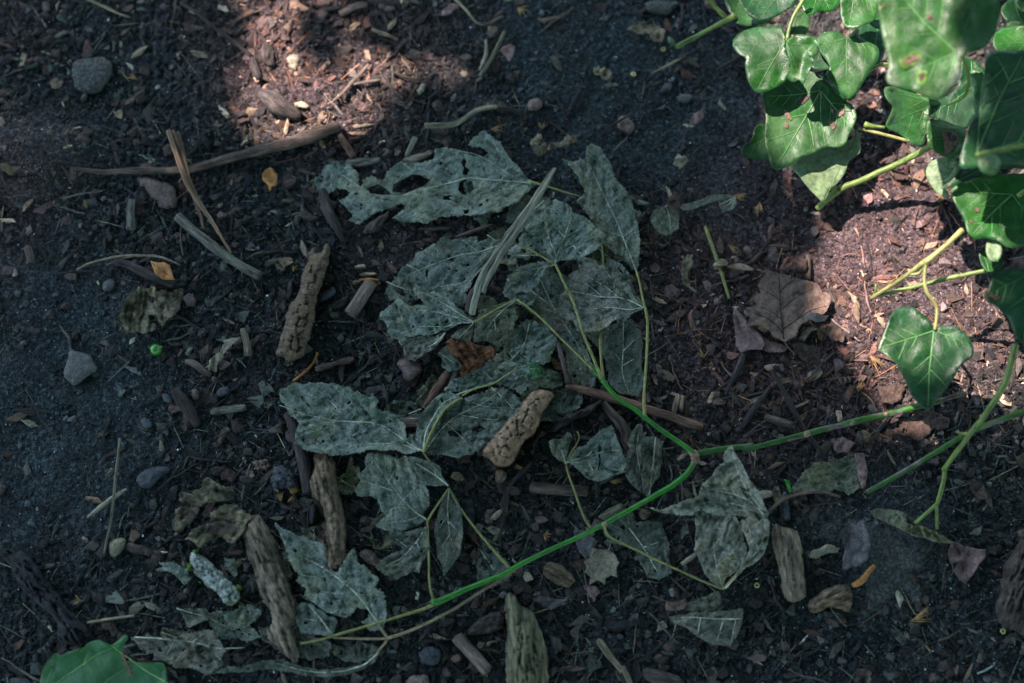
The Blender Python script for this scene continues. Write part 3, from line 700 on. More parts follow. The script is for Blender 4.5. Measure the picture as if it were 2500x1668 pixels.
leaf('orange_leaf', 'E 1030,385 1085,398 1120,393 1160,415 1175,460 1195,515 1110,510 1060,470', 'orange_leaf', 'pointed orange tan leaf leaning on the dark twig at left', 'leaf', lift=0.010, jag=1, amp=.7, veins=['E 1040,400 1110,450 1190,512'], vmat='tan_vein', vr=.7)
leaf('brown_leaf', 'E 850,650 910,600 945,560 1000,575 1050,560 1060,600 1100,580 1160,600 1210,580 1250,570 1255,640 1230,690 1200,740 1150,780 1110,850 1080,800 1060,760 1020,750 1040,800 1090,830 1050,865 980,870 900,880 835,870 850,800 810,760 840,710', 'yellow_leaf', 'shrivelled olive brown leaf with a black tear left of the cracked bark log', 'leaf', lift=0.005, jag=4, amp=1.7, curl=1.5, holes=['E 1015,620 1050,630 1055,665 1035,675 1015,650'], veins=['E 1090,830 1060,720 1020,620', 'E 1070,770 960,700 880,720', 'E 1065,760 1150,680 1230,630'], vmat='brown_leaf', vr=1,
     petiole=('E 1090,830 1105,900 1100,1000 1085,1100 1115,1230', 1.6, 'dark_twig', [0.006, 0.004, 0.003, 0.003, 0.003]))
leaf('cream_leaf', 'E 1400,1110 1440,1040 1490,1020 1520,960 1530,915 1650,910 1645,940 1590,960 1540,1010 1520,1060 1490,1090 1480,1145 1430,1130', 'greige_leaf', 'cream coloured bark like leaf scrap beside the upright pale twig', 'leaf', lift=0.005, jag=4, amp=1.2)
wl('I 1030,480 1080,480 1150,460 1170,400 1200,390 1230,420 1290,450 1335,440 1335,500 1290,530 1200,530 1140,560 1110,640 1060,665 1050,700 1010,700 1000,620 1000,570 1040,550', 'yellow_leaf', 'torn yellow olive leaf at the top of the long flaky bark strip', lift=0.005, jag=4, amp=1.3, curl=1.4, nh=6)
wl('I 1205,590 1240,580 1300,540 1340,540 1400,580 1450,610 1420,650 1400,700 1340,770 1290,750 1240,730 1150,790 1080,740 1060,750 1100,690 1200,650', 'yellow_leaf', 'lobed brownish yellow leaf left of the top of the long flaky bark strip', lift=0.007, jag=4, amp=1.3, curl=1.4, veins=['I 1420,620 1320,650 1200,690 1100,740'], vmat='brown_leaf', vr=.9)
wl('I 910,870 1000,880 1080,910 1100,970 1060,1000 990,940 930,920', 'withered', 'ragged pale green leaf left of the mossy bark lump', lift=0.003, jag=4, amp=1.2)
wl('I 1285,850 1340,860 1360,910 1350,960 1290,920', 'withered', 'small pale green leaf right of the mossy bark lump', lift=0.003, jag=3, amp=1.2)
wl('I 1010,1135 1100,1140 1180,1140 1215,1180 1200,1200 1120,1230 1080,1250 1060,1200', 'withered_grey', 'triangular grey leaf below the mossy bark lump', lift=0.004, jag=3, amp=1, veins=['I 1015,1140 1110,1170 1210,1190'])
wl('I 1280,1180 1340,1160 1440,1110 1500,1150 1490,1200 1380,1260 1300,1230', 'withered', 'ragged green leaf left of the lower flaky bark strip', lift=0.003, jag=4, amp=1.3, nh=5)
wl('I 750,1310 900,1310 1000,1310 1080,1280 1180,1260 1250,1290 1260,1340 1300,1380 1260,1440 1290,1460 1180,1520 1100,1480 1000,1480 920,1440 870,1440 880,1400 820,1390', 'withered_grey', 'broad pale leaf with a long midrib above the fresh green leaf', lift=0.006, jag=4, amp=1.2, nh=10, holes=['I 1115,1360 1150,1340 1190,1360 1150,1400 1120,1395'], veins=['I 770,1305 900,1310 1100,1330 1250,1370 1400,1365', 'I 1000,1320 960,1400 930,1440', 'I 1100,1335 1180,1270', 'I 1180,1350 1270,1440'])
wl('I 700,1400 860,1440 900,1460 860,1470 740,1430', 'brown_leaf', 'dark leaf strip along the edge of the fresh green leaf', lift=0.008, jag=3, amp=1)
leaf('fresh_leaf', 'I 200,1700 240,1500 270,1440 325,1385 345,1410 420,1380 480,1360 500,1340 560,1318 600,1335 640,1355 690,1310 720,1290 735,1310 715,1340 700,1400 705,1450 760,1450 930,1450 950,1475 960,1568 800,1700 500,1800', 'fresh_leaf',
     'bright green fresh leaf cut by the bottom left edge', 'leaf', fine=.25, lift=0.012, jag=1, amp=.7, curl=1.0, sm=1, bow=(0, -.004), veins=['I 960,1568 840,1500 700,1400 640,1355', 'I 230,1650 330,1560 450,1480 560,1400 690,1350', 'I 300,1480 270,1560', 'I 480,1465 500,1400', 'I 760,1460 600,1560 500,1700'], vmat='fresh_vein', vr=1.6)
stick('brown_straw', 'I 700,1400 725,1460 755,1530', 3, 'red_stick', 'short reddish straw lying across the fresh green leaf', 'straw', lift=0.014, flat=.5)
wl('J 480,1350 600,1350 700,1340 760,1360 810,1330 740,1400 660,1450 560,1440 500,1400', 'withered_dark', 'dark leaf under the brown three way stalk near the bottom', lift=0.002, jag=4, amp=1.2)
wl('K 750,690 790,670 790,540 750,560 780,520 830,640 930,640 970,650 1000,720 1020,790 1020,860 1045,940 960,975 900,960 850,890 830,810 770,780', 'withered_dark', 'dull green leaf under the green stem right of the round beige leaf', lift=0.003, jag=3, amp=1.1, nh=6, veins=['K 790,680 870,790 950,930', 'K 870,790 960,760', 'K 910,860 990,870'])
leaf('beige_leaf', 'K 570,790 610,800 670,800 710,830 722,860 735,880 715,905 720,960 685,950 655,965 650,1003 610,975 560,1005 568,960 530,930 545,905 530,870 565,850', 'greige_leaf', 'round beige leaf with a prickly edge below the green stem', 'leaf', lift=0.005, jag=1, amp=.6, curl=1.3, petiole=('K 670,805 685,770 680,745', 1.5, 'greige_leaf', [0.007, 0.007, 0.006]))
leaf('blue_leaf', 'K 240,1090 270,1060 330,1070 400,1090 440,1080 400,1120 340,1140 290,1130', 'blue_grey_leaf', 'pale blue grey torn leaf right of the tip of the big mossy wood piece', 'leaf', lift=0.004, jag=4, amp=1.2, curl=1.5)
leaf('plum_leaf', 'K 480,680 540,690 600,760 590,820 540,860 500,820 470,740', 'blue_grey_leaf', 'dull blue leaf half hidden above the round beige leaf', 'leaf', lift=0.003, jag=3, amp=1)
leaf('plum_leaf', 'K 520,1010 590,1010 620,1050 590,1100 555,1060', 'mauve_leaf', 'small plum coloured leaf scrap below the round beige leaf', 'leaf', lift=0.003, jag=3, amp=1)
wl('K 1020,1190 1060,1180 1160,1162 1300,1160 1445,1140 1437,1200 1410,1300 1370,1355 1260,1345 1180,1300 1120,1250 1040,1220', 'withered_grey', 'wedge shaped grey leaf alone near the bottom right', lift=0.008, jag=2.5, amp=1.1, curl=1.2, bow=(10, -.004), veins=['K 1430,1200 1300,1200 1160,1190 1040,1195', 'K 1330,1200 1290,1330', 'K 1200,1190 1180,1290', 'K 1400,1200 1370,1350'])
wl('K 1120,1110 1200,1080 1300,1040 1330,1140 1300,1160 1180,1160 1110,1150', 'withered_dark', 'dark folded leaf just above the wedge shaped grey leaf', lift=0.006, jag=2, amp=1.4)
leaf('brown_curl', 'K 1000,1100 1060,1105 1110,1085 1125,1110 1100,1140 1040,1155 1000,1150', 'tan_leaf', 'curled brown husk left of the dark folded leaf', 'leaf', lift=0.008, jag=2, amp=1, bow=(0, -.005))
# smaller things near the bare soil at the top
leaf('skeleton_leaf', 'C 930,200 990,160 1040,150 1060,175 1120,170 1190,200 1170,290 1130,280 1060,240 1000,230', 'skeleton_leaf', 'frayed tan leaf on the bare soil near the upper ivy shoot', 'leaf', lift=0.003, jag=5, amp=1.2, nh=6)
leaf('skeleton_leaf', 'C 270,950 310,910 350,930 370,980 380,1020 330,1070 290,1050 270,1010', 'skeleton_leaf', 'lacy beige leaf scrap above the tip of the split straw', 'leaf', lift=0.004, jag=5, amp=1.2, nh=6)
leaf('skeleton_leaf', 'C 380,1020 420,980 480,960 520,920 580,930 590,970 520,1000 450,1010', 'skeleton_leaf', 'ragged beige leaf strip right of the lacy scrap', 'leaf', lift=0.004, jag=5, amp=1.2, nh=4)
leaf('mustard_leaf', 'C 700,470 740,450 730,480 770,460 815,480 815,530 800,552 760,545 740,510 705,510', 'yellow_leaf', 'small crinkled mustard leaf alone on the bare soil', 'leaf', lift=0.004, jag=3, amp=2)
leaf('pink_leaf', 'C 1455,730 1410,760 1365,800 1350,860 1400,850 1430,830 1450,800 1445,770', 'mauve_leaf', 'pinkish pointed leaf with a long stalk on the bare soil', 'leaf', lift=0.004, jag=2, amp=.8, petiole=('C 1360,850 1330,900 1300,970', 1.2, 'brown_stick', [0.004, 0.003, 0.003]))
leaf('grey_leaf', 'C 1240,1120 1250,1080 1280,1060 1330,1060 1350,1090 1310,1150 1280,1160 1270,1135', 'greige_leaf', 'small grey scrap below the pinkish pointed leaf', 'leaf', lift=0.003, jag=4, amp=.8)
leaf('mauve_scrap', 'C 75,320 120,303 160,315 155,365 122,428 95,385 60,345', 'mauve_leaf', 'smooth mauve scrap at the left edge of the bare soil', 'leaf', lift=0.004, jag=1, amp=.5)
leaf('red_scrap', 'B 1335,75 1400,25 1440,30 1440,60 1390,100 1340,110', 'mauve_leaf', 'pink torn scrap in the sunlit litter at the top', 'leaf', lift=0.004, jag=2, amp=.6)
wl('C 1080,1500 1110,1450 1190,1400 1260,1420 1285,1470 1280,1560 1230,1600 1190,1612 1140,1590 1110,1560', 'withered_olive', 'rounded olive leaf right of the leaf pile', lift=0.006, jag=1.5, amp=1, veins=['C 1195,1405 1225,1500 1220,1600'])
wl('C 1195,1420 1210,1350 1250,1310 1285,1330 1290,1420 1260,1440', 'brown_leaf', 'folded grey brown leaf tip above the rounded olive leaf', lift=0.009, jag=1.5, amp=1)
wl('C 1262,1410 1400,1375 1520,1330 1620,1325 1660,1345 1560,1365 1470,1395 1400,1425 1320,1440', 'withered_grey', 'long grey leaf strip rolled like a ribbon right of the rounded olive leaf', lift=0.007, jag=1, amp=.8, bow=(60, -.002))
wl('C 1550,1370 1620,1345 1670,1360 1672,1400 1640,1440 1590,1445 1560,1410', 'withered_grey', 'fan veined grey leaf tip at the right end of the rolled ribbon', lift=0.005, jag=2, amp=.8, veins=['C 1665,1350 1600,1380 1560,1400', 'C 1665,1352 1610,1410', 'C 1668,1356 1640,1430'])
wl('C 950,1340 1000,1360 1095,1395 1060,1400 1000,1400 960,1380', 'withered_dark', 'dark leaf tip poking out right of the long hanging leaf', lift=0.004, jag=1.5, amp=.8)
wl('G 1340,330 1385,340 1370,420 1345,480 1360,560 1410,600 1370,590 1310,540 1295,460 1310,390', 'skeleton_leaf', 'twisted pale leaf sliver in the brown litter left of the thin green stalk', lift=0.005, jag=3, amp=1.2)
leaf('fresh_bit', 'L 270,400 300,405 312,480 300,485', 'green_stem', 'tiny fresh green blade right of the curled grey leaf', 'leaf', lift=0.008, jag=.5, amp=.5)
wl('K 770,290 795,220 780,190 800,140 835,85 862,82 862,160 850,230 870,330 860,400 870,480 800,430 765,370', 'withered_grey', 'folded grey brown leaf left half, standing beside the red brown sticks', lift=0.008, jag=2, amp=1.5, curl=1.4, veins=['K 850,100 830,220 850,350 900,500'])
wl('K 862,160 930,150 985,180 975,230 980,280 960,380 920,440 905,505 870,480 858,400 868,330 850,240', 'withered_grey', 'folded brown leaf right half, above the curve of the green stem', lift=0.006, jag=2, amp=1.5, curl=1.2, veins=['K 940,160 930,280 905,490', 'K 960,240 925,330'])

# ================================================================= THE CUT GREEN SPRIG WITH ITS WITHERED LEAFLETS
gx0 = P(*T('K 1160,250')[0], 0.0)
sprig = empty('cut_sprig', (float(gx0[0]), float(gx0[1]), float(Hs(*gx0))), 'bright green forked stem with withered leaves on thin stalks across the middle', 'cut branch')
def sp_leaf(s, mt, **k):
    k['lift'] = k.get('lift', .003) + .0025
    return leaf('leaf', s, mt, parent=sprig, **k)
def sp_tube(nm, s, r, mt, hz=None, lift=0.004, n=8, rough=.05):
    r = [q * .88 for q in r] if mt.startswith('petiole') else r
    return stick(nm, s, r, mt, None, lift=lift + .0015, n=n, rough=rough, parent=sprig, hz=hz)
def gz(s): # ground heights along a px string
    return [float(Hs(*P(a, b_, 0.0))) for a, b_ in T(s)]
ST1 = 'K 1160,250 1080,190 960,110 870,40 830,5 G 1000,1410 880,1340 800,1260 760,1200'
sp_tube('stem', ST1, [6.5, 5.6, 5.8, 6.2, 5.4, 6], 'green_stem', lift=0.010)
sp_tube('stem', 'G 765,1205 735,1170 700,1135 690,1120', [6, 4, 4], 'green_stem', lift=0.010)
sp_tube('stem', 'K 1160,255 1165,310 1120,370 1050,430 960,480 800,570 640,660 500,730 300,820 120,910 J 1510,930 1400,975 1250,1035 1130,1090 1080,1110', [7, 7, 6, 6, 5.6, 6, 5.6, 6.2, 8.5], 'green_stem', lift=0.008)
sp_tube('stem', 'K 1160,255 1220,245 1320,225 1420,215 1520,205 L 0,230 120,212 240,180 400,140 480,115 620,85', [8, 7, 6.6, 6.4, 6.8, 7.4, 6.6], 'green_stem_lichen', lift=0.007)
sp_tube('stem', 'L 600,88 700,62 850,30 960,5 H 1100,1415 1250,1375 1400,1335', [7.5, 8.5, 7, 8, 7.5], 'green_stem_lichen', lift=0.008)
sp_tube('stem', 'H 1390,1337 1480,1312 1560,1288', [6, 5, 5], 'brown_stick', lift=0.010)
for s_, r_ in (('K 1130,235 1165,260 1185,270', 10), ('K 1160,262 1170,290 1158,305', 10), ('K 1120,255 1080,278 1065,288', 5), ('G 1035,1440 1052,1450 1062,1470', 7), ('L 390,130 402,140 410,150', 9.5), ('L 655,70 662,82', 9.5), ('L 845,22 852,38', 10), ('J 1065,1090 1085,1105 1100,1118', 9), ('K 640,650 650,672', 8.5)):
    sp_tube('node', s_, [r_ * .6, r_, r_ * .6], 'stem_node' if r_ > 8.6 and s_[0] == 'K' else ('green_stem' if s_[0] == 'J' else 'petiole_brown'), lift=0.009, rough=.3)
# stalks
sp_tube('petiole', 'G 695,1130 600,1035 520,960 440,880 360,795 290,735 230,685 172,648', [3.6, 3, 3, 3, 3.2], 'petiole', lift=0.016, n=6)
sp_tube('petiole', 'G 752,1190 700,1060 640,920 610,830 570,690 530,605 480,500 435,405', [5, 4, 3.8, 3.6, 3.6, 3.6], 'petiole', lift=0.017, n=7)
sp_tube('petiole', 'G 425,402 340,350 250,300 170,265', [3.4, 3, 2.6], 'petiole', lift=0.016, n=6)
sp_tube('petiole', 'G 763,1185 750,1080 742,960 748,855', [4.5, 3.6, 3.6], 'petiole', lift=0.010, n=6)
sp_tube('petiole', 'G 764,425 760,350 752,280', [3.6, 3.2, 3], 'petiole', lift=0.012, n=6)
sp_tube('petiole', 'G 1047,1440 1040,1340 1050,1180 1060,1050 1065,900 1068,780 1050,705', [5, 3.6, 3.6, 3.6, 4], 'petiole', lift=0.016, n=6)
sp_tube('petiole', 'G 1050,705 1030,640 1018,550 1000,480 992,462', [3.6, 3, 3], 'petiole', lift=0.016, n=6)
sp_tube('petiole', 'C 250,1235 350,1265 460,1300 530,1325 600,1340', [3.4, 3, 3, 2], 'petiole', lift=0.008, n=6)
sp_tube('petiole', 'G 165,648 80,690 0,730 F 1620,770 1562,800', [2.6, 2.6, 2.6], 'petiole', lift=0.016, n=6)
sp_tube('petiole', 'J 1075,1090 1060,1050 1048,960 1050,850 1045,740 1040,640', [3.5, 2.8, 2.8, 2.6], 'petiole', lift=0.011, n=6)
sp_tube('petiole', 'J 1040,640 1080,570 1130,500 1163,450', [3, 2.8, 2.6], 'petiole', lift=0.012, n=6)
sp_tube('petiole', 'J 1510,905 1440,830 1370,750 1290,650 1230,570 1190,500 1165,450', [4, 3.4, 3, 3, 2.4], 'petiole', lift=0.009, n=6)
sp_tube('petiole', 'J 1160,440 1110,370 1065,305 1020,265 1015,240', [2.6, 2.4, 2.4], 'petiole', lift=0.013, n=6)
sp_tube('petiole', 'J 1015,245 1040,180 1085,80 1130,10 F 1380,1370 1480,1320', [3.6, 3.2, 3], 'petiole', lift=0.017, n=6)
sp_tube('petiole', 'F 1480,1305 1560,1255 1690,1230 1760,1180 1850,1120', [2.6, 2.4, 2.2], 'petiole', lift=0.015, n=6)
sp_tube('petiole', 'K 570,678 545,650 510,570 480,480 440,370 428,320', [4, 3.2, 3, 3], 'petiole', lift=0.009, n=6)
sp_tube('petiole', 'K 428,315 450,250 500,190 515,140 490,125', [2.6, 2.4, 2], 'petiole', lift=0.010, n=6)
sp_tube('petiole', 'K 650,670 655,695 645,712 700,745 840,810 960,870 1080,925 1200,980 1320,1028', [4, 3.2, 3, 3, 3, 2.6], 'petiole', lift=0.010, n=6)
sp_tube('petiole', 'K 1325,1028 1380,970 1460,880', [3, 3, 3], 'petiole', lift=0.012, n=6)
sp_tube('petiole', 'J 1080,1118 1000,1150 900,1180 800,1210 680,1245 540,1285 420,1320 310,1342', [4.5, 3.6, 3.4, 3.4, 3], 'petiole', lift=0.008, n=6)
sp_tube('petiole', 'J 1540,915 1500,945 1380,1020 1200,1140 1050,1220 900,1285 815,1310', [6, 4.6, 4, 3.8, 4.5], 'petiole_brown', lift=0.007, n=7)
sp_tube('petiole', 'J 815,1312 700,1315 600,1310 500,1307', [3.4, 3.2, 3], 'petiole_brown', lift=0.007, n=6)
sp_tube('petiole', 'J 812,1315 800,1340 770,1370 750,1400', [3.4, 3, 2.6], 'petiole_brown', lift=0.007, n=6)
sp_tube('petiole', 'J 812,1308 780,1265 740,1215', [3, 2.6, 2.2], 'petiole_brown', lift=0.011, n=6)
# leaflets
sp_leaf('C 480,1085 560,1110 640,1085 650,1000 690,985 740,1010 790,1080 830,1150 850,1230 910,1290 950,1360 970,1430 990,1500 1000,1550 1018,1700 1005,1800 990,1862 940,1820 870,1750 790,1690 740,1640 720,1560 640,1440 580,1380 640,1320 600,1220 540,1150', 'withered_dark', lift=0.007, nh=8, jag=2.5, amp=1.0, curl=1.2,
        veins=['C 990,1860 930,1700 850,1500 760,1320 680,1150 600,1080', 'C 900,1620 980,1560', 'C 850,1500 930,1430', 'C 800,1400 880,1330', 'C 760,1320 660,1290', 'C 900,1620 800,1580'])
sp_leaf('C 430,1812 385,1745 350,1640 360,1540 345,1460 380,1400 440,1355 480,1380 530,1400 560,1450 640,1480 720,1560 780,1605 760,1665 700,1715 620,1760 560,1772 480,1775', 'withered', lift=0.011, nh=22, hr=(2, 5), jag=2.5, amp=1.2, curl=1.4,
        veins=['C 430,1810 450,1740 500,1620 540,1500 545,1420', 'C 450,1740 560,1680 700,1620 770,1610', 'C 445,1760 400,1650 370,1520', 'C 500,1620 620,1560 650,1490', 'C 560,1680 620,1750', 'C 500,1620 430,1550'])
sp_leaf('C 380,1770 300,1700 250,1770 170,1760 105,1740 130,1680 190,1660 180,1620 230,1590 220,1550 290,1500 270,1460 340,1410 400,1400 420,1500 400,1600 430,1800', 'withered', lift=0.007, nh=34, hr=(2, 6), jag=4, amp=1.3, veins=['C 420,1800 320,1740 220,1750 120,1740', 'C 380,1640 300,1620 200,1650', 'C 400,1520 320,1500'])
sp_leaf('G 425,415 380,390 310,395 250,400 200,420 170,430 140,500 150,530 110,555 160,600 250,600 290,575 340,500 380,430', 'withered', lift=0.011, nh=20, hr=(2, 5), jag=3.5, amp=1.2, curl=1.3, veins=['G 425,412 330,430 230,450 150,520', 'G 330,430 260,540', 'G 380,415 310,510'])
sp_leaf('G 1040,700 1000,640 960,560 940,460 880,400 780,360 790,400 740,420 770,500 840,600 950,660', 'withered_dark', lift=0.008, nh=12, jag=3, amp=1.2, curl=1.2, veins=['G 1040,700 950,560 850,430'])
sp_leaf('G 1042,705 985,640 940,560 900,480 830,450 760,405 740,410 700,375 660,370 625,355 580,362 600,440 530,480 550,520 540,560 470,620 500,680 440,720 480,770 560,790 580,860 640,870 720,870 800,830 850,785 870,810 910,805 950,760 990,715', 'withered_grey', lift=0.011, nh=22, hr=(2, 5), jag=2.5, amp=1.1, curl=1.4,
        veins=['G 1040,702 960,660 870,630 760,635 620,605 540,590', 'G 870,630 780,560 640,480', 'G 1030,702 950,720 800,700 640,720', 'G 760,635 680,560 600,520', 'G 1035,708 960,740 860,780', 'G 850,625 840,540 780,450'])
sp_leaf('F 1562,800 1500,740 1440,690 1370,630 1290,600 1210,560 1140,560 1150,600 1200,640 1230,690 1180,680 1120,690 1050,640 1000,670 920,740 910,775 950,810 970,850 960,890 1040,920 1060,960 1110,910 1180,890 1260,890 1360,860 1480,812', 'withered', lift=0.009, nh=26, hr=(2, 5), jag=3, amp=1.2, curl=1.4,
        veins=['F 1560,802 1480,760 1380,690 1250,620 1150,570', 'F 1560,802 1430,770 1300,730 1200,740', 'F 1560,802 1450,810 1350,840 1230,880', 'F 1300,730 1150,720 1000,740', 'F 1350,835 1200,830 1060,880'])
sp_leaf('F 1850,648 1790,660 1700,690 1600,720 1590,760 1570,810 1555,900 1560,940 1620,930 1650,940 1700,960 1712,1010 1760,960 1810,910 1835,870 1830,830 1862,770 1840,700', 'withered_olive', lift=0.010, nh=10, hr=(2, 5), jag=2.5, amp=1.0, curl=1.4, bow=(25, -.003),
        veins=['F 1848,650 1760,720 1680,800 1620,890', 'F 1760,720 1650,750', 'F 1700,780 1710,900', 'F 1760,720 1800,800'])
sp_leaf('F 1558,808 1500,828 1440,860 1400,900 1440,920 1530,930 1552,900', 'withered_grey', lift=0.009, jag=1.5, amp=.9, veins=['F 1556,810 1500,870 1450,915'])
sp_leaf('F 230,1260 280,1250 330,1215 420,1225 520,1215 620,1225 700,1250 740,1300 760,1270 790,1300 870,1290 905,1340 880,1390 960,1420 1030,1440 1090,1510 1095,1568 1100,1600 J 950,140 965,190 1015,238 930,250 860,235 740,225 640,250 530,268 430,250 350,240 290,190 285,130 300,70 F 300,1440 240,1340', 'withered', lift=0.008, nh=44, hr=(2, 6), jag=3.5, amp=1.35, curl=1.5,
        veins=['J 1010,236 940,200 860,140 780,90 700,72 600,70 500,62 400,40 F 420,1440 230,1370', 'J 990,232 880,195 750,195 620,200 530,192', 'F 560,1470 640,1400 560,1330 480,1250', 'F 700,1485 760,1420 720,1340 680,1280', 'F 840,1490 940,1440', 'J 520,62 430,130 380,180', 'F 430,1440 380,1340 340,1260', 'J 700,72 640,140 560,170'])
sp_leaf('F 1160,1580 1180,1500 1200,1430 1260,1350 1330,1290 1400,1280 1460,1300 1485,1335 1400,1350 1340,1420 1290,1480 1250,1560 J 1020,240 1000,225 950,195', 'withered', lift=0.013, nh=5, jag=2, amp=.9, curl=1.4, veins=['J 1015,238 1030,130 F 1290,1440 1350,1350 1440,1310', 'J 1020,200 965,160'])
sp_leaf('J 1015,245 1040,190 F 1290,1500 1340,1430 1420,1350 1500,1320 1600,1290 1680,1250 1760,1250 1850,1310 1900,1370 1880,1450 1800,1500 1750,1560 J 1340,230 1300,260 1220,272 1120,265', 'withered_dark', lift=0.009, nh=20, hr=(2, 5), jag=3, amp=1.2, holes=['J 1155,125 1190,113 1230,120 1240,145 1210,160 1170,150', 'F 1540,1540 1600,1510 1640,1530 1590,1560'],
        veins=['J 1020,245 1110,120 1200,40 F 1600,1370 1760,1260', 'F 1480,1440 1600,1460 1780,1480', 'F 1500,1330 1620,1380 1780,1390', 'F 1680,1250 1760,1320 1850,1420', 'J 1150,80 1230,150 1300,230'])
sp_leaf('J 1040,632 1015,595 1055,545 1052,485 1030,430 990,370 950,310 900,270 865,285 840,265 770,250 700,250 685,290 690,330 640,370 660,410 620,460 640,500 720,500 750,520 780,580 800,610 735,662 790,690 860,705 930,690 1000,655', 'withered', lift=0.010, nh=12, hr=(2, 4), jag=2.5, amp=1.0, curl=1.3,
        veins=['J 1038,632 960,580 900,520 840,440 760,330 720,270', 'J 900,520 960,460 1000,420', 'J 860,470 760,440 680,410', 'J 940,565 860,560 790,590', 'J 820,410 860,340', 'J 1000,605 960,630 820,650'])
sp_leaf('J 890,262 1000,282 1070,300 1112,320 1120,375 1165,438 1070,436 1020,430 990,380 950,315', 'withered_dark', lift=0.010, nh=3, jag=1.5, amp=.8, veins=['J 1160,435 1090,380 1010,330 910,268', 'J 1090,380 1080,320'])
sp_leaf('J 1166,452 1190,480 1212,510 1232,560 1247,700 1228,830 1190,880 1140,955 1125,900 1100,850 1095,790 1080,720 1085,650 1110,560 1140,490', 'withered_dark', lift=0.007, jag=1.5, amp=.8, curl=1.3, holes=['J 1118,632 1135,638 1138,655 1122,660 1112,648'], veins=['J 1165,455 1155,560 1165,700 1195,800', 'J 1157,600 1110,680', 'J 1160,640 1210,690', 'J 1168,720 1120,790'])
sp_leaf('J 1030,670 1042,740 1058,780 1030,850 1000,890 995,935 960,925 920,945 870,970 800,950 745,905 770,860 850,820 900,800 820,740 835,705 930,700 990,680', 'withered_dark', lift=0.008, nh=10, hr=(2, 5), jag=2.5, amp=1.3, curl=1.6, veins=['J 1030,675 980,760 900,850 800,900', 'J 980,760 1010,850', 'J 940,800 860,740'])
sp_leaf('J 165,650 215,690 290,710 350,740 450,770 465,850 455,900 520,930 590,830 620,790 640,870 700,920 760,970 735,1020 790,1045 800,1110 805,1200 790,1270 740,1265 700,1260 662,1215 700,1190 700,1150 640,1130 600,1180 570,1200 500,1170 440,1150 400,1110 330,1070 345,1020 285,980 315,950 260,900 235,845 250,820 215,760', 'withered', lift=0.006, nh=34, hr=(2, 6), jag=4, amp=1.2, curl=1.3,
        veins=['J 812,1308 760,1230 700,1140 620,1040 500,945 400,880 330,850', 'J 500,945 470,860 380,800 300,740', 'J 560,990 600,900', 'J 620,1040 540,1060 430,1040', 'J 680,1110 760,1080', 'J 500,950 400,960 320,950'])
sp_leaf('J 290,1110 370,1110 440,1160 520,1210 505,1305 440,1290 320,1280 290,1200', 'withered', lift=0.005, nh=8, jag=3, amp=1.1, veins=['J 500,1300 430,1200 360,1120', 'J 440,1215 340,1200'])
sp_leaf('J -30,1480 80,1445 200,1430 260,1452 320,1475 420,1492 560,1482 680,1455 770,1388 740,1445 680,1485 580,1520 440,1533 320,1522 240,1500 120,1490 0,1505 I 1250,1510 1150,1530 1290,1470', 'withered_dark', lift=0.006, jag=1.5, amp=.8, curl=1.5, veins=['J 760,1395 680,1465 560,1500 420,1508 300,1490 180,1455'])
sp_leaf('K 440,298 480,232 520,215 560,180 640,110 690,85 700,130 725,180 745,240 775,310 755,345 770,360 690,380 610,415 560,400 500,350', 'withered', lift=0.009, nh=6, jag=2.5, amp=1.3, curl=1.4, holes=['K 618,200 630,215 622,260 628,300 612,355 606,350 614,290 608,240'],
        veins=['K 435,300 540,270 650,240 750,230', 'K 440,302 560,310 680,340 760,350', 'K 545,270 620,190 690,100', 'K 560,312 600,380'])
sp_leaf('K 330,185 350,170 400,170 440,125 460,150 445,230 425,305 380,290 350,250', 'withered_dark', lift=0.008, jag=3, amp=1.4, curl=1.5, veins=['K 425,310 400,230 370,180'])
# the big curled leaflet: three folds of one blade
sp_leaf('K 1375,203 1400,255 1440,330 1480,410 1530,465 1560,540 1590,600 1560,650 1500,618 1420,605 1300,612 1230,590 1190,560 1150,608 1060,605 980,595 880,555 960,572 1010,560 1060,540 1150,510 1190,495 1205,430 1250,390 1300,330 1335,300 1330,250', 'withered_pale', lift=0.022, nh=3, jag=2, amp=1.7, curl=2.2, bow=(20, -.016),
        veins=['K 1560,600 1480,520 1380,480 1250,460', 'K 1540,560 1450,440 1400,330 1378,215', 'K 1560,600 1400,540 1250,530 1100,560', 'K 1440,500 1350,400 1330,330', 'K 1570,610 1450,575 1330,585'], vr=1.5)
sp_leaf('K 1170,550 1225,600 1260,600 1300,590 1400,610 1430,680 1450,740 1465,830 1400,930 1345,960 1335,1000 1325,1030 1260,990 1220,940 1200,880 1162,800 1170,700', 'withered_pale', lift=0.012, jag=2, amp=1.6, curl=2.0, bow=(10, -.013),
        veins=['K 1325,1028 1290,900 1270,780 1300,640', 'K 1325,1020 1230,880 1190,720 1180,580', 'K 1290,900 1380,820 1430,740', 'K 1272,790 1340,690'], vr=1.4)
sp_leaf('K 1500,600 1560,590 1590,640 1588,740 1560,830 1500,890 1460,905 1400,960 1355,1020 1420,910 1450,860 1480,800 1460,740 1440,700 1420,640 1460,620', 'withered_pale', lift=0.020, jag=1.5, amp=1.5, curl=2.4, bow=(25, -.015),
        veins=['K 1340,1025 1450,900 1530,800 1570,700 1560,610', 'K 1530,800 1490,720 1460,640'], vr=1.4)

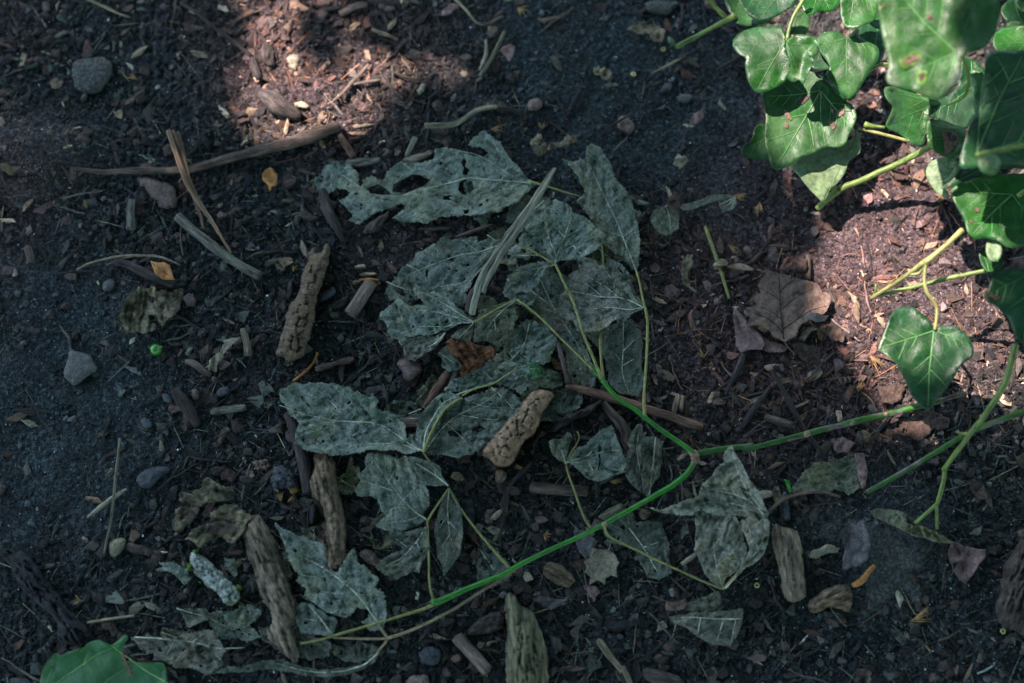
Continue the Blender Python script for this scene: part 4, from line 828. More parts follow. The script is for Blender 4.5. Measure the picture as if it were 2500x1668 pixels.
# torn fragments that close the gaps of the leaf pile
FRAG = []
_r = np.random.default_rng(42)
for i_, (cx_, cy_, w_, h_) in enumerate([(1180, 470, 90, 45), (1290, 520, 60, 50), (1230, 600, 60, 45), (1110, 590, 70, 40), (1060, 690, 80, 50), (1270, 690, 70, 60), (1330, 700, 60, 50), (1180, 760, 60, 50), (1330, 800, 80, 60), (1250, 850, 70, 60), (1400, 850, 60, 60),
        (1140, 900, 70, 45), (1230, 950, 60, 50), (1060, 960, 60, 35), (990, 1010, 50, 40), (1330, 980, 60, 50), (1430, 760, 60, 60), (1480, 620, 60, 50), (1520, 540, 50, 60), (980, 700, 50, 45), (820, 430, 60, 40), (900, 520, 60, 30), (850, 1180, 40, 50), (770, 1350, 70, 50), (720, 1560, 90, 40), (560, 1530, 80, 40), (1190, 1090, 50, 40), (940, 1290, 60, 50), (660, 1380, 50, 60), (450, 1560, 70, 30), (1520, 1290, 50, 50), (1200, 1380, 60, 45)]):
    k_ = 9; a_ = np.arange(k_) * 2 * math.pi / k_ + _r.uniform(0, 6); t_ = _r.uniform(0, 3)
    q_ = []
    for a in a_:
        rr = _r.uniform(.55, 1.15); x_, y_ = rr * w_ * math.cos(a), rr * h_ * math.sin(a)
        q_.append((cx_ + x_ * math.cos(t_) - y_ * math.sin(t_), cy_ + x_ * math.sin(t_) + y_ * math.cos(t_)))
    d_ = w_ * .8
    FRAG.append(leaf('leaf_fragment', q_, ['withered', 'withered_dark', 'withered_olive', 'withered_grey', 'withered_dark'][i_ % 5], 'tbd', 'leaf', lift=_r.uniform(-.0005, .001), jag=5, amp=1.0, curl=1.0, nh=8, hr=(2, 6),
         veins=[[(cx_ - d_ * math.cos(t_), cy_ - d_ * math.sin(t_)), (cx_, cy_ + 4), (cx_ + d_ * .7 * math.cos(t_), cy_ + d_ * .7 * math.sin(t_))]], group='torn fragments under the leaf pile')[0])

# ================================================================= STICKS, BARK AND STONES
S = stick
S('root_branch', 'A 480,1150 700,1180 900,1165 1100,1170 1290,1160 1400,1130 1560,1085 1700,1045 1960,985 B 420,940 560,885 640,860', [3, 6, 8, 9, 10, 11, 12, 13, 15, 17, 12], 'brown_stick', 'long dark root branch rising from the soil mound to a cut end', 'branch', lift=0.003, n=12)
S('dark_twig', 'A 1230,20 1330,75 1440,170 1530,240 1640,320 1720,385', [4, 4.5, 5, 5], 'dark_twig', 'long thin dark twig slanting down at the top left', 'twig', lift=0.003)
S('dark_twig', 'A 1728,400 1745,470 1770,540', [9, 10, 8], 'dark_twig', 'short thick dark twig joined to the lower end of the slanting twig', 'twig', lift=0.002)
S('dry_straw', 'A 560,-20 640,15 740,60 820,100 885,118', [3.5, 3.5, 2.5], 'straw', 'single pale straw curving in from the top edge at left', 'straw', lift=0.003)
S('bark_bud', 'B 110,640 150,665 230,720 300,770 375,800', [14, 24, 26, 20, 12], 'dark_bark', 'thick dark purple stub above the root branch', 'stub', n=11, rough=.15)
S('twig_stub', 'B 645,925 670,970 700,1020 735,1075', [7, 10, 9, 8], 'red_stick', 'short reddish brown stub below the cut end of the root branch', 'twig', lift=0.002, rough=.2)
lump('wood_chip', 'B 670,1115 700,1080 900,1072 940,1080 930,1120 860,1140 720,1160 685,1150', 0.006, 'grey_stick', 'grey brown wood piece above the left tip of the lacy leaf', 'wood chip', ang=5, fib=.0010, jag=1.5)
lump('wood_chip', 'B 1055,1105 1080,1080 1180,1045 1280,1020 1285,1060 1230,1100 1130,1115', 0.005, 'old_wood', 'wedge of pale wood touching the top edge of the lacy leaf', 'wood chip', ang=16, fib=.0010, jag=1.5, lift=.003)
S('straw_piece', 'B 1160,940 1130,1000 1100,1070', [7, 7, 6], 'split_stem', 'short flat grey straw above the lacy leaf', 'straw', lift=0.003, flat=.5)
S('curved_twig', 'B 1222,862 1320,860 1430,858 1500,810 1560,760 1640,735 1720,732', [7, 7, 7, 6, 6, 5], 'olive_stick', 'curved pale twig with a bend on the bare soil above the lacy leaf', 'twig', lift=0.005)
S('curved_twig', 'B 1560,760 1660,730 1760,740 1850,760 1910,800', [7, 8, 7, 3], 'dark_twig', 'frayed dark end of the curved pale twig', 'twig', lift=0.002)
S('thin_stalk', 'B 1770,215 1740,280 1700,360 1650,450 1600,520', [4.5, 5, 5, 5], 'olive_stick', 'straight thin stalk standing out at the left of the bare soil', 'stalk', lift=0.003)
S('white_twig', 'B 1640,275 1645,330 1650,380 1620,440 1600,480', [3.5, 5, 6, 4], 'cream', 'peeling whitish twig beside the straight thin stalk', 'twig', lift=0.002, rough=.25)
S('curled_straw', 'B 1430,0 1500,60 1555,130 1600,180 1650,170 1700,140 1760,110', [3.5, 3.5, 3, 3], 'straw', 'bent straw crossing the top edge near the middle', 'straw', lift=0.003)
S('pale_twig', 'B 645,95 700,65 790,25 830,30', [9, 10, 9, 6], 'pink_stick', 'fat rounded twig in the sunlit litter near the top edge', 'twig', lift=0.002)
S('blue_twig', 'B 840,10 930,15 1060,25', [5, 5, 4], 'dark_twig', 'thin blue grey twig at the top edge in the sunlit litter', 'twig', lift=0.006)
lump('wood_chip', 'B 940,200 980,150 1020,110 1045,115 1030,170 990,215 960,220', 0.004, 'pale_wood', 'pale splintered chip in the upper sunlit litter', 'wood chip', ang=50, fib=.0012)
lump('wood_chip', 'B 685,200 720,160 780,145 800,160 760,200 710,235', 0.004, 'pale_wood', 'pale chip left of the splintered one in the upper sunlit litter', 'wood chip', ang=40, fib=.0012)
S('sliver', 'B 860,200 940,230 1040,270', [4, 5, 3], 'pale_wood', 'long pale sliver below the pale chips in the sunlit litter', 'sliver', lift=0.003, flat=.6)
S('sliver', 'B 840,440 790,500 720,570 650,650 600,690', [4, 5, 5, 3], 'pink_stick', 'long pinkish sliver ending in the sunlit litter', 'sliver', lift=0.004, flat=.6)
S('sliver', 'B 920,548 830,560 740,575', [4, 4, 3], 'pink_stick', 'thin sliver crossing the long pinkish one', 'sliver', lift=0.005, flat=.6)
S('twig', 'B 980,480 1060,520 1130,540 1200,545', [4, 4, 3], 'brown_stick', 'thin brown twig at the edge of the shade near the top', 'twig', lift=0.003)
lump('bark_flake', 'B 90,350 110,300 150,275 160,290 200,330 210,440 180,470 110,450', 0.006, 'dark_bark', 'squarish split bark flake near the top left twig', 'bark piece', ang=80, fib=.0014)
lump('butterfly_husk', 'B 260,385 300,370 350,360 378,390 375,440 350,500 315,480 280,440', 0.004, 'cream', 'pale cream and yellow husk below the upper sunlit litter', 'husk', fib=.0012, jag=4)
lump('knobby_seed', 'B 1165,620 1180,580 1210,560 1235,580 1225,620 1190,660 1170,650', 0.006, 'cream', 'wrinkled cream coloured seed case in the dark litter near the top', 'seed case', blocks=.001, bsize=8)
lump('knobby_husk', 'B 325,700 370,680 430,700 450,730 400,760 340,745', 0.004, 'cream', 'crumbly pale husk right of the dark purple stub', 'husk', blocks=.001, bsize=8, jag=4)
lump('stone', 'A 490,430 560,395 640,385 720,390 770,430 780,500 740,560 690,640 600,650 520,620 485,540', 0.009, 'slab_stone', 'smooth rounded dark stone in the upper left', 'stone', jag=1.5)
lump('clod', 'A 925,1225 990,1205 1080,1215 1180,1260 1225,1340 1200,1430 1130,1440 1060,1390 1000,1310 940,1270', 0.009, 'brown_stone', 'lumpy brown clod under the left part of the root branch', 'clod', facet=.0015, jag=4)
S('twig', 'A 900,1370 E 890,40 895,110 893,165', [10, 11, 11, 11], 'grey_stick', 'short upright grey twig left of the brown clod', 'twig', lift=0.003)
S('grey_stick', 'E 1215,80 1290,150 1400,240 1500,320 1600,390 1700,450 1780,488', [13, 12, 12, 11, 11, 12], 'grey_stick', 'straight pale grey stick slanting above the cracked bark log', 'stick', lift=0.004, n=11, rough=.06)
for i, (s_, r_, w_) in enumerate((('A 1150,890 1190,1020 1240,1150 1290,1280 1370,1400 1440,1500 E 1500,200 1580,330', [6, 7, 7, 6, 4, 3], 'widest'), ('A 1180,890 1210,960 1250,1080 1290,1230 1340,1340 1400,1450 1490,1568', [4, 6, 5, 4, 3], 'uppermost'), ('A 1215,900 1250,1000 1265,1100 1285,1200', [3, 4, 2], 'shortest'), ('A 1300,1290 1340,1390 1380,1500 E 1390,170', [3, 4, 3], 'lowest left'))):
    S('reed_strip', s_, r_, 'reed', w_ + ' strip of the brown dry reed bundle that crosses the root branch', 'reed', lift=0.010 - i * .001, flat=.4, rough=.15)
S('dark_twig', 'E 790,395 870,400 960,455 1060,500 1130,535 1190,550', [8, 10, 12, 12, 10], 'dark_twig', 'dark twig under the pointed orange tan leaf', 'twig', lift=0.003)
S('dry_straw', 'E 525,445 600,400 700,375 820,350 930,345 1040,348 1100,355 1170,385 1228,412', [2.4, 2.4, 3, 2.8, 2.8, 2.4], 'straw', 'long bowed pale straw left of the reed bundle', 'straw', lift=0.005)
S('dry_straw', 'E 725,412 800,380 880,358 935,350', [2, 2.4, 2], 'straw', 'short straw lying under the long bowed straw', 'straw', lift=0.003)
lump('wood_chip', 'E 770,305 800,305 850,330 880,350 840,355 790,335', 0.003, 'pale_wood', 'pale chip above the long bowed straw', 'wood chip', ang=-30, fib=.0008)
S('twig', 'E 185,290 200,330 215,390', [9, 10, 8], 'brown_stick', 'short stub near the left edge above the dusty soil', 'twig', lift=0.002)
lump('stone', 'E 470,998 500,990 600,1020 632,1040 640,1070 670,1110 672,1130 600,1180 508,1250 480,1225 428,1170 440,1110 465,1050', 0.011, 'grey_stone', 'angular grey stone on the dusty soil at left', 'stone', power=3.2, facet=.0006, jag=1)
lump('pebble', 'E 700,530 740,500 790,510 800,560 760,600 700,590', 0.006, 'grey_stone', 'flat rounded pebble above the angular grey stone', 'pebble', jag=1)
lump('pebble', 'E 1100,1290 1130,1285 1190,1310 1190,1350 1160,1370 1110,1345', 0.006, 'blue_stone', 'blue grey pebble below the green berry stalk', 'pebble', jag=1)
lump('pebble', 'E 1465,1290 1500,1245 1560,1235 1585,1275 1550,1320 1490,1325', 0.006, 'blue_stone', 'dark blue pebble with a ridge left of the cracked bark log foot', 'pebble', jag=1, facet=.001)
lump('pebble', 'E 1295,1265 1340,1245 1370,1275 1360,1330 1320,1345', 0.006, 'brown_stone', 'round brown pebble left of the dark blue ridged one', 'pebble', jag=1)
lump('pebble', 'E 960,1460 1000,1450 1050,1490 1040,1530 970,1530', 0.005, 'blue_stone', 'pale blue stone scrap at the edge of the dusty soil', 'pebble', jag=2)
S('twig', 'E 1195,1265 1240,1330 1290,1400 1350,1510', [12, 15, 14, 10], 'dark_twig', 'thick dark twig slanting left of the short level log', 'twig', lift=0.003)
lump('short_log', 'E 1425,1410 1460,1380 1560,1370 1670,1355 1690,1380 1680,1420 1560,1430 1450,1450', 0.008, 'grey_stick', 'short level grey log near the left middle', 'log', ang=5, fib=.001, jag=1.5)
S('twig', 'E 1660,850 1680,910 1695,980 1700,1025', [7, 9, 9, 10], 'old_wood', 'upright pale twig left of the cracked bark log', 'twig', lift=0.004)
lump('wood_chip', 'E 1555,975 1590,1000 1640,1080 1620,1150 1580,1110 1560,1040', 0.005, 'dark_bark', 'dark wedge shaped bark chip beside the cream leaf scrap', 'wood chip', ang=70, fib=.001)
S('twig', 'E 1270,1070 1330,1080 1380,1130 1440,1165', [6, 9, 8, 6], 'brown_stick', 'short curved twig left of the cream leaf scrap', 'twig', lift=0.003)
o = build('green_berry', *(lambda c: ([(c[0] + r_ * math.cos(a) * 0.0037, c[1] + r_ * math.sin(a) * 0.0037, c[2] + zz * 0.0037) for zz, r_ in [(math.sin(t), math.cos(t)) for t in np.linspace(-1.5, 1.5, 13)] for a in np.linspace(0, 2 * math.pi, 20, endpoint=False)],
      [(i * 20 + j, i * 20 + (j + 1) % 20, (i + 1) * 20 + (j + 1) % 20, (i + 1) * 20 + j) for i in range(12) for j in range(20)]))(
      (lambda p: (float(p[0]), float(p[1]), float(Hs(*p)) + 0.0045))(P(*T('E 1062,985')[0], 0.004))), 'berry')
tag(o, 'bright green round berry alone on the dark litter at left', 'berry')
V_, F2_, u_ = tube_mesh(T('E 1075,990 1092,980 1108,968'), [2.5, 2.5, 3.5], None, 6, .1, 3, hz=[0.009, 0.0085, 0.008], rel=True)
build('berry_stalk', V_, F2_, 'ivy_stem', u_, o)
# middle: the bark logs
lump('cracked_bark_log', 'F 540,262 520,320 430,340 420,400 385,440 370,560 330,640 285,700 270,800 235,890 225,960 200,1020 215,1045 250,1040 290,1080 340,1075 385,1050 415,990 430,930 465,850 480,700 500,600 540,520 565,420 580,340 580,265', 0.021, 'cracked_bark', 'long cracked bark log standing out left of the leaf pile', 'bark log', ang=67, power=2.2, blocks=.0024, bsize=26, jag=3, rnd=1)
lump('golden_bark', 'G 290,1262 340,1250 400,1270 430,1300 410,1350 350,1420 330,1500 300,1568 250,1600 J 1590,190 1530,320 1450,335 1400,290 1330,262 1360,215 1430,130 1490,70 F 1870,1380 1900,1330', 0.022, 'golden_bark', 'thick golden brown cracked bark piece below the leaf pile', 'bark piece', ang=58, power=2.2, blocks=.0026, bsize=27, jag=2.5, rnd=1, lift=0.004)
lump('cork_stub', 'J 1425,350 1460,340 1500,350 1500,400 1470,432 1425,420', 0.010, 'brown_bark', 'rounded stub under the lower end of the golden bark', 'bark piece', ang=80, fib=.001)
lump('bark_strip', 'J 380,262 440,250 510,270 520,380 530,430 550,520 570,600 580,700 575,800 590,890 540,925 490,930 450,905 470,800 455,720 450,640 430,530 380,520 358,450 360,390 390,350', 0.013, 'brown_bark', 'upright brown bark strip right of the flaky one, under the wide leaf', 'bark piece', ang=-80, power=2.4, fib=.0022, jag=3, rnd=1, lift=.002)
lump('bark_strip', 'J 0,640 60,600 100,610 120,680 170,740 200,850 230,930 260,1000 290,1100 300,1180 270,1260 310,1400 300,1465 250,1450 200,1380 130,1340 120,1260 150,1200 100,1100 60,1000 40,900 10,850 0,780 -20,700', 0.013, 'old_wood', 'long flaky pale bark strip in the lower left', 'bark piece', ang=-68, power=2.4, fib=.0026, jag=4, rnd=1, lift=.002)
lump('mossy_bark', 'I 1075,850 1110,805 1150,830 1200,860 1240,900 1300,960 1380,1030 1385,1080 1340,1140 1290,1120 1250,1060 1180,1020 1150,980 1100,940', 0.014, 'lichen_bark', 'lichen crusted bark lump with green moss in the lower left', 'bark piece', ang=-42, power=2.3, blocks=.0016, bsize=14, jag=3)
for s_, lb_ in (('I 1070,870 1110,870 1125,900 1100,935 1070,930', 'largest moss cushion on the left side of the lichen crusted bark lump'), ('I 1095,800 1140,800 1145,825 1110,830', 'moss cushion on the upper end of the lichen crusted bark lump'), ('I 1130,975 1170,990 1160,1010 1135,1005', 'small moss cushion on the lower left edge of the lichen crusted bark lump'), ('I 1350,1000 1390,1010 1385,1050 1355,1040', 'moss cushion at the right end of the lichen crusted bark lump')):
    o = lump('moss_cushion', s_, 0.012, 'moss', '%s' % lb_, 'moss', blocks=.002, bsize=5, jag=3, group='moss cushions', res=3)
lump('mossy_wood', 'K 70,1050 110,1035 150,1080 170,1130 225,1130 270,1220 300,1300 325,1400 330,1500 335,1640 330,1700 90,1700 85,1560 75,1400 90,1250 70,1210', 0.020, 'mossy_wood', 'big pointed mossy wood piece cut by the bottom edge', 'wood piece', ang=-85, power=2.2, fib=.0028, jag=3, rnd=1)
lump('wood_piece', 'L 190,690 215,635 250,665 340,680 360,740 385,840 385,930 402,1030 390,1080 340,1112 270,1090 250,1010 240,930 205,800', 0.016, 'old_wood', 'upright greenish wood piece right of the big curled leaf', 'wood piece', ang=-80, power=2.3, fib=.0020, jag=2.5, rnd=1)
lump('wood_piece', 'L 405,1120 420,1080 480,1040 540,1010 640,990 665,1060 665,1120 640,1170 590,1140 520,1140 450,1170 410,1160', 0.012, 'brown_bark', 'layered brown wood chunk below the winged seed', 'wood piece', ang=22, power=2.4, fib=.0028, jag=3)
lump('charred_wood', 'I -20,790 30,800 60,840 120,800 160,830 220,900 300,1010 360,1100 430,1180 500,1230 530,1310 500,1340 440,1360 380,1350 320,1330 330,1250 300,1190 240,1150 150,1060 80,960 40,870 -20,830', 0.014, 'char', 'black fibrous charred wood at the lower left edge', 'wood piece', ang=-48, power=2, fib=.0036, jag=3, rnd=1)
S('cut_stick', 'F 858,530 820,590 780,650 715,750', [16, 16.5, 17, 17], 'pink_stick', 'smooth round cut stick right of the cracked bark log', 'stick', lift=0.004, n=14, rough=.04)
lump('short_log', 'F 465,1105 520,1080 600,1065 680,1040 745,1040 740,1080 680,1095 600,1110 520,1140 475,1148', 0.009, 'brown_stick', 'short split log right of the foot of the cracked bark log', 'log', ang=14, fib=.0012, jag=2)
lump('stone', 'F 500,620 540,590 590,552 615,570 625,600 600,630 540,660 500,665', 0.008, 'blue_stone', 'pale blue grey angular stone right of the cracked bark log', 'stone', facet=.001, jag=1)
lump('wood_chip', 'F 490,730 560,680 640,640 700,612 715,640 700,690 640,720 560,715', 0.005, 'dark_bark', 'pointed grey bark flake below the pale blue grey stone', 'wood chip', ang=25, fib=.0006, jag=1.5)
lump('wood_chip', 'F 735,425 760,405 820,402 830,440 780,445 740,440', 0.004, 'pale_wood', 'uppermost of the pale tan chips above the round cut stick', 'wood chip', fib=.0005, jag=1, lift=.002)
lump('wood_chip', 'F 770,470 800,458 900,460 903,490 850,495 775,490', 0.004, 'pale_wood', 'middle one of the pale tan chips above the round cut stick', 'wood chip', fib=.0005, jag=1, lift=.002)
lump('wood_chip', 'F 718,520 750,508 800,525 770,545 730,550', 0.003, 'pale_wood', 'lowest pale tan chip touching the round cut stick', 'wood chip', fib=.0005, jag=1, lift=.001)
S('sliver', 'F 775,515 840,508 910,516', [3, 4, 3], 'orange_leaf', 'orange sliver under the pale tan chips', 'sliver', lift=0.004, flat=.5)
lump('stone', 'F 1020,1090 1060,1050 1120,1040 1180,1080 1215,1120 1190,1160 1130,1215 1080,1200 1070,1140', 0.013, 'brown_stone', 'rounded brown stone below the curled pouch leaf', 'stone', jag=1.5, facet=.0008)
S('orange_stalk', 'F 325,1205 400,1150 460,1090 490,1050 488,1010', [3, 3.4, 3, 3], 'orange_leaf', 'thin curved orange stalk at the foot of the cracked bark log', 'stalk', lift=0.005)
lump('wood_chip', 'F 275,600 285,540 305,505 325,520 335,590 310,650 280,660', 0.005, 'dark_bark', 'dark purple flake left of the cracked bark log', 'wood chip', ang=80)
lump('wood_chip', 'F 370,0 400,-40 410,20 440,60 520,70 525,100 440,130 375,110', 0.005, 'dark_bark', 'forked grey bark flake above the cracked bark log', 'wood chip', jag=2)
lump('wood_chip', 'F 790,190 820,130 900,70 990,25 975,90 920,170 860,200 820,205', 0.007, 'dark_bark', 'dark triangular bark chip under the left tail of the lacy leaf', 'wood chip', ang=50, fib=.0014, jag=3, lift=.003)
S('frayed_stick', 'B 520,1300 545,1400 580,1500 F 610,140 650,210 665,260', [10, 13, 14, 10, 4], 'dark_twig', 'frayed dark stick left of the lacy leaf tail', 'stick', lift=0.003, rough=.25)
lump('wood_chip', 'F 1160,150 1300,140 1410,140 1420,170 1380,195 1200,185', 0.006, 'dark_bark', 'long dark bark chip between the lacy leaf and the oval leaf', 'wood chip', fib=.001, jag=2)
S('dry_stalk', 'F 1440,225 1530,190 1620,155 1680,140', [4, 5, 3], 'brown_stick', 'thin dry stalk between the lacy leaf and the oval leaf', 'stalk', lift=0.004)
S('red_splinter', 'F 1225,1380 1280,1300 1330,1220 1400,1140', [6, 10, 12, 10], 'red_stick', 'reddish splinter left of the narrow rolled leaflet', 'splinter', lift=0.003, flat=.6, rough=.2)
S('grey_splinter', 'F 1440,1120 1420,1190 1395,1250', [8, 8, 7], 'grey_stick', 'short grey splinter beside the reddish splinter', 'splinter', lift=0.004)
S('stub', 'F 1060,1490 1130,1490 1180,1485', [11, 12, 10], 'pink_stick', 'short pinkish stub between the wide leaf and the narrow rolled leaflet', 'twig', lift=0.002)
# the split straw over the leaf pile
for s_, r_, lb, ln in (('C 435,1150 405,1200 340,1320 260,1450 170,1590 G 60,350 F 1690,440 1650,520 1620,600', [4, 7, 7, 8, 8, 6], 'right strip of the long split straw lying across the leaf pile', .019),
                   ('C 425,1150 385,1210 320,1320 240,1440 140,1570 G 10,360 F 1640,440 1590,560 1570,640 1545,750', [3, 7, 8, 8, 8, 9, 8], 'left strip of the long split straw lying across the leaf pile', .018),
                   ('F 1595,545 1560,590 1530,660 1515,730', [5, 9, 10, 8], 'dark split end of the straw on the leaf pile', .014)):
    S('split_straw', s_, r_, 'dark_bark' if lb[0] == 'd' else 'split_stem', lb, 'straw', lift=ln, flat=.6, rough=.24)
S('red_brown_stick', 'G 510,1240 560,1245 640,1270 760,1300 900,1345 1040,1390 1200,1440 1300,1475 1440,1520', [8, 11, 11, 11, 10, 11, 10], 'red_stick', 'long red brown stick crossing under the green stem', 'stick', lift=0.004, n=11)
S('thin_twig', 'G 455,945 470,1000 490,1080 510,1150 525,1215', [5, 6, 6, 8], 'brown_stick', 'thin knobbly twig meeting the left end of the red brown stick', 'twig', lift=0.006, rough=.2)
S('red_brown_stick', 'G 765,1350 800,1400 860,1470 910,1530 940,1568 K 760,170 800,225', [10, 12, 13, 13, 12], 'brown_stick', 'shorter dark red stick running down under the green stem', 'stick', lift=0.003, n=11)
lump('dark_bark_piece', 'G 370,1560 430,1480 500,1440 600,1400 700,1350 755,1320 760,1345 700,1400 640,1450 560,1480 500,1520 440,1560 K 330,130 270,170 240,260 215,240 240,170 290,100', 0.012, 'dark_bark', 'long twisted dark bark piece right of the golden bark', 'bark piece', ang=35, fib=.002, jag=3)
S('straw_piece', 'G 1275,1300 1262,1360 1245,1430', [6, 7, 6], 'pale_wood', 'pale yellow straw stub right of the red brown stick', 'straw', lift=0.003, flat=.7)
S('straw_piece', 'G 1308,1305 1300,1350 1295,1400', [5, 5, 5], 'pale_wood', 'narrow pale straw stub beside the yellow one', 'straw', lift=0.003, flat=.7)
S('green_stalk', 'G 1460,150 1480,200 1510,290 1540,370 1570,460 1600,560 1625,640', [4, 4.5, 4.5, 4.5, 4, 3.5], 'petiole', 'thin yellow green stalk alone on the brown litter', 'stalk', lift=0.004)
lump('wood_chip', 'G 1510,400 1560,370 1610,375 1615,400 1580,430 1530,450 1515,430', 0.004, 'pale_wood', 'pale frayed chip lying over the thin yellow green stalk', 'wood chip', lift=.006, fib=.0008, jag=3)
S('dark_twig', 'G 1725,1020 1700,1090 1650,1190 1600,1300', [7, 8, 6, 4], 'dark_twig', 'dark twig below the mauve leaf', 'twig', lift=0.003)
S('dark_twig', 'H 240,1130 290,1230 350,1330 400,1430 460,1540 L 480,240', [5, 6, 6, 6, 5], 'dark_twig', 'long black twig passing under the green branch', 'twig', lift=0.003)
S('twig', 'H 30,1530 90,1430 160,1340 230,1240', [6, 8, 7, 4], 'dark_twig', 'dark twig left of the long black twig', 'twig', lift=0.002)
S('twig', 'L 160,45 220,60 310,90', [8, 10, 9], 'brown_stick', 'short curved brown twig above the green branch', 'twig', lift=0.003)
S('twig', 'H 485,345 487,430 483,510', [5, 6, 6], 'brown_stick', 'upright twig behind the large tan leaf', 'twig', lift=0.003)
S('dry_tendril', 'C 1080,620 1080,680 1040,730 950,780 870,830 790,880 730,915', [2.5, 2.6, 3, 3, 3, 2], 'dark_twig', 'thin dark curved stalk over the brown stone on the bare soil', 'stalk', lift=0.007)
S('dry_tendril', 'C 1600,965 1450,990 1380,1040 1350,1140 1310,1250 1290,1350 1300,1500', [2, 3, 3, 3, 3, 3], 'dark_twig', 'long thin dark stalk hanging down the bare soil', 'stalk', lift=0.003)
S('twig', 'C 1300,30 1310,100 1290,170 1265,230', [3, 4, 4, 3], 'dark_twig', 'thin dark twig near the upper ivy shoot', 'twig', lift=0.003)
S('twig', 'C 1330,380 1240,430 1160,470 1090,505', [2.5, 3.5, 3, 1.5], 'straw', 'thin pale straw below the upper ivy shoot', 'straw', lift=0.003)
S('twig', 'C 1700,380 1620,430 1540,480', [3, 4, 4], 'dark_twig', 'dark twig left of the ivy leaves', 'twig', lift=0.003)
S('twig', 'C 835,1030 880,990 930,940', [2.5, 3, 2], 'grey_stick', 'tiny grey twig below the brown stone', 'twig', lift=0.002)
lump('stone', 'C 850,830 880,785 920,790 980,840 985,880 950,930 900,900 860,880', 0.007, 'brown_stone', 'reddish brown stone under the thin dark stalk', 'stone', facet=.0008, jag=1)
lump('stone', 'C 240,720 270,670 320,665 355,700 345,740 300,765 250,760', 0.008, 'brown_stone', 'smooth rounded brown stone above the lacy beige scrap', 'stone', jag=1)
lump('stone', 'C 1150,610 1180,570 1225,555 1240,580 1235,610 1190,640 1155,640', 0.006, 'blue_stone', 'light blue grey stone on the bare soil near the ivy', 'stone', facet=.0012, jag=1)
lump('stone', 'C 1260,660 1300,640 1370,640 1385,670 1350,705 1310,710 1270,690', 0.006, 'grey_stone', 'light grey stone right of the blue grey one', 'stone', facet=.0012, jag=1)
lump('slab', 'C 1030,20 1100,0 1250,0 1290,30 1250,70 1210,110 1120,100 1060,85', 0.006, 'slab_stone', 'flat dark stone at the top edge left of the ivy', 'stone', jag=3)
for s_, lb in (('C 1170,352', 'seed ring on the soil just below the upper ivy shoot'), ('C 968,522', 'seed ring on the bare soil left of the light blue grey stone'), ('B 1037,1068', 'seed ring between the pale wood wedge and the grey wood piece'), ('L 110,1010', 'seed ring right of the wedge shaped grey leaf'), ('L 1495,1280', 'seed ring near the bottom right corner')):
    (cx, cy), = T(s_); gx_, gy_ = P(cx, cy, 0); g_ = float(Hs(gx_, gy_)) + .0026
    ring = [(cx + 4.2 * math.cos(a), cy + 4.2 * math.sin(a)) for a in np.linspace(0, 2 * math.pi, 13)]
    vv = []; ff = []
    for i in range(14):
        a = i * 2 * math.pi / 14
        for j in range(6):
            bq = j * 2 * math.pi / 6; R_ = .00115 + .00055 * math.cos(bq)
            vv.append((float(gx_) + R_ * math.cos(a), float(gy_) + R_ * math.sin(a), g_ + .0006 * math.sin(bq)))
            ff.append((i * 6 + j, ((i + 1) % 14) * 6 + j, ((i + 1) % 14) * 6 + (j + 1) % 6, i * 6 + (j + 1) % 6))
    tag(build('seed_ring', vv, ff, 'seed_ring'), lb, 'seed', 'tiny ring shaped seeds')
# bottom
lump('round_pebble', 'I 610,790 640,745 690,728 730,745 720,790 690,830 655,858 620,840', 0.008, 'buff_stone', 'buff rounded pebble at the foot of the thin upright straw', 'pebble', jag=1)
lump('wood_chip', 'I 690,790 740,755 800,770 880,800 920,840 850,845 760,830', 0.007, 'dark_bark', 'pinkish grey wood chip beside the buff pebble', 'wood chip', ang=-15, fib=.0008, jag=2)
lump('slate_chip', 'I 770,400 820,345 900,320 980,330 985,360 920,400 860,460 800,450', 0.006, 'blue_stone', 'flat slaty chip on the soil left of the yellow olive leaf', 'stone', ang=25, fib=.001, jag=1.5)
S('thin_straw', 'I 688,165 675,280 660,400 650,520 635,640 615,740 595,825', [3.5, 3.5, 3.2, 3.2, 3, 2.6], 'olive_stick', 'long thin upright straw on the dark soil in the lower left', 'straw', lift=0.005)
S('thin_straw', 'I 725,455 660,495 580,555 500,618', [3, 6, 6, 2.5], 'cream', 'pale straw crossing the long thin upright one', 'straw', lift=0.003)
S('thin_straw', 'I 500,1222 600,1205 700,1190 770,1182', [3.5, 3.5, 3], 'straw', 'level pale straw above the fresh green leaf', 'straw', lift=0.005)
S('dry_tendril', 'E 175,1260 230,1340 260,1430 320,1520 370,1568', [2, 2.6, 2.6, 2], 'dark_twig', 'thin dark fibre on the dusty soil at left', 'twig', lift=0.002)
S('dark_stick', 'J 250,20 290,150 330,280 350,400 360,480', [14, 14, 15, 14], 'dark_twig', 'dark upright stick along the left side of the upright bark strip', 'stick', lift=0.002)
lump('blue_char', 'J 358,560 370,540 410,530 415,600 400,665 358,660', 0.008, 'char', 'blue black charcoal bit left of the upright bark strip', 'charcoal', ang=85, fib=.001)
lump('blue_char', 'K 660,1220 700,1205 820,1200 840,1230 800,1260 700,1290 660,1260', 0.008, 'char', 'flat black charcoal bit left of the wedge shaped grey leaf', 'charcoal', ang=5, fib=.001)
lump('blue_clod', 'J 130,400 150,330 200,310 260,340 300,380 295,440 230,470 160,455', 0.010, 'blue_stone', 'crumbly blue clod left of the upright bark strip', 'clod', blocks=.0015, bsize=9, jag=4)
lump('fibre_husk', 'J 30,290 80,280 140,290 150,340 110,370 60,350', 0.004, 'tan_leaf', 'pinkish frayed fibre tuft beside the crumbly blue clod', 'fibre', blocks=.0015, bsize=7, jag=6)
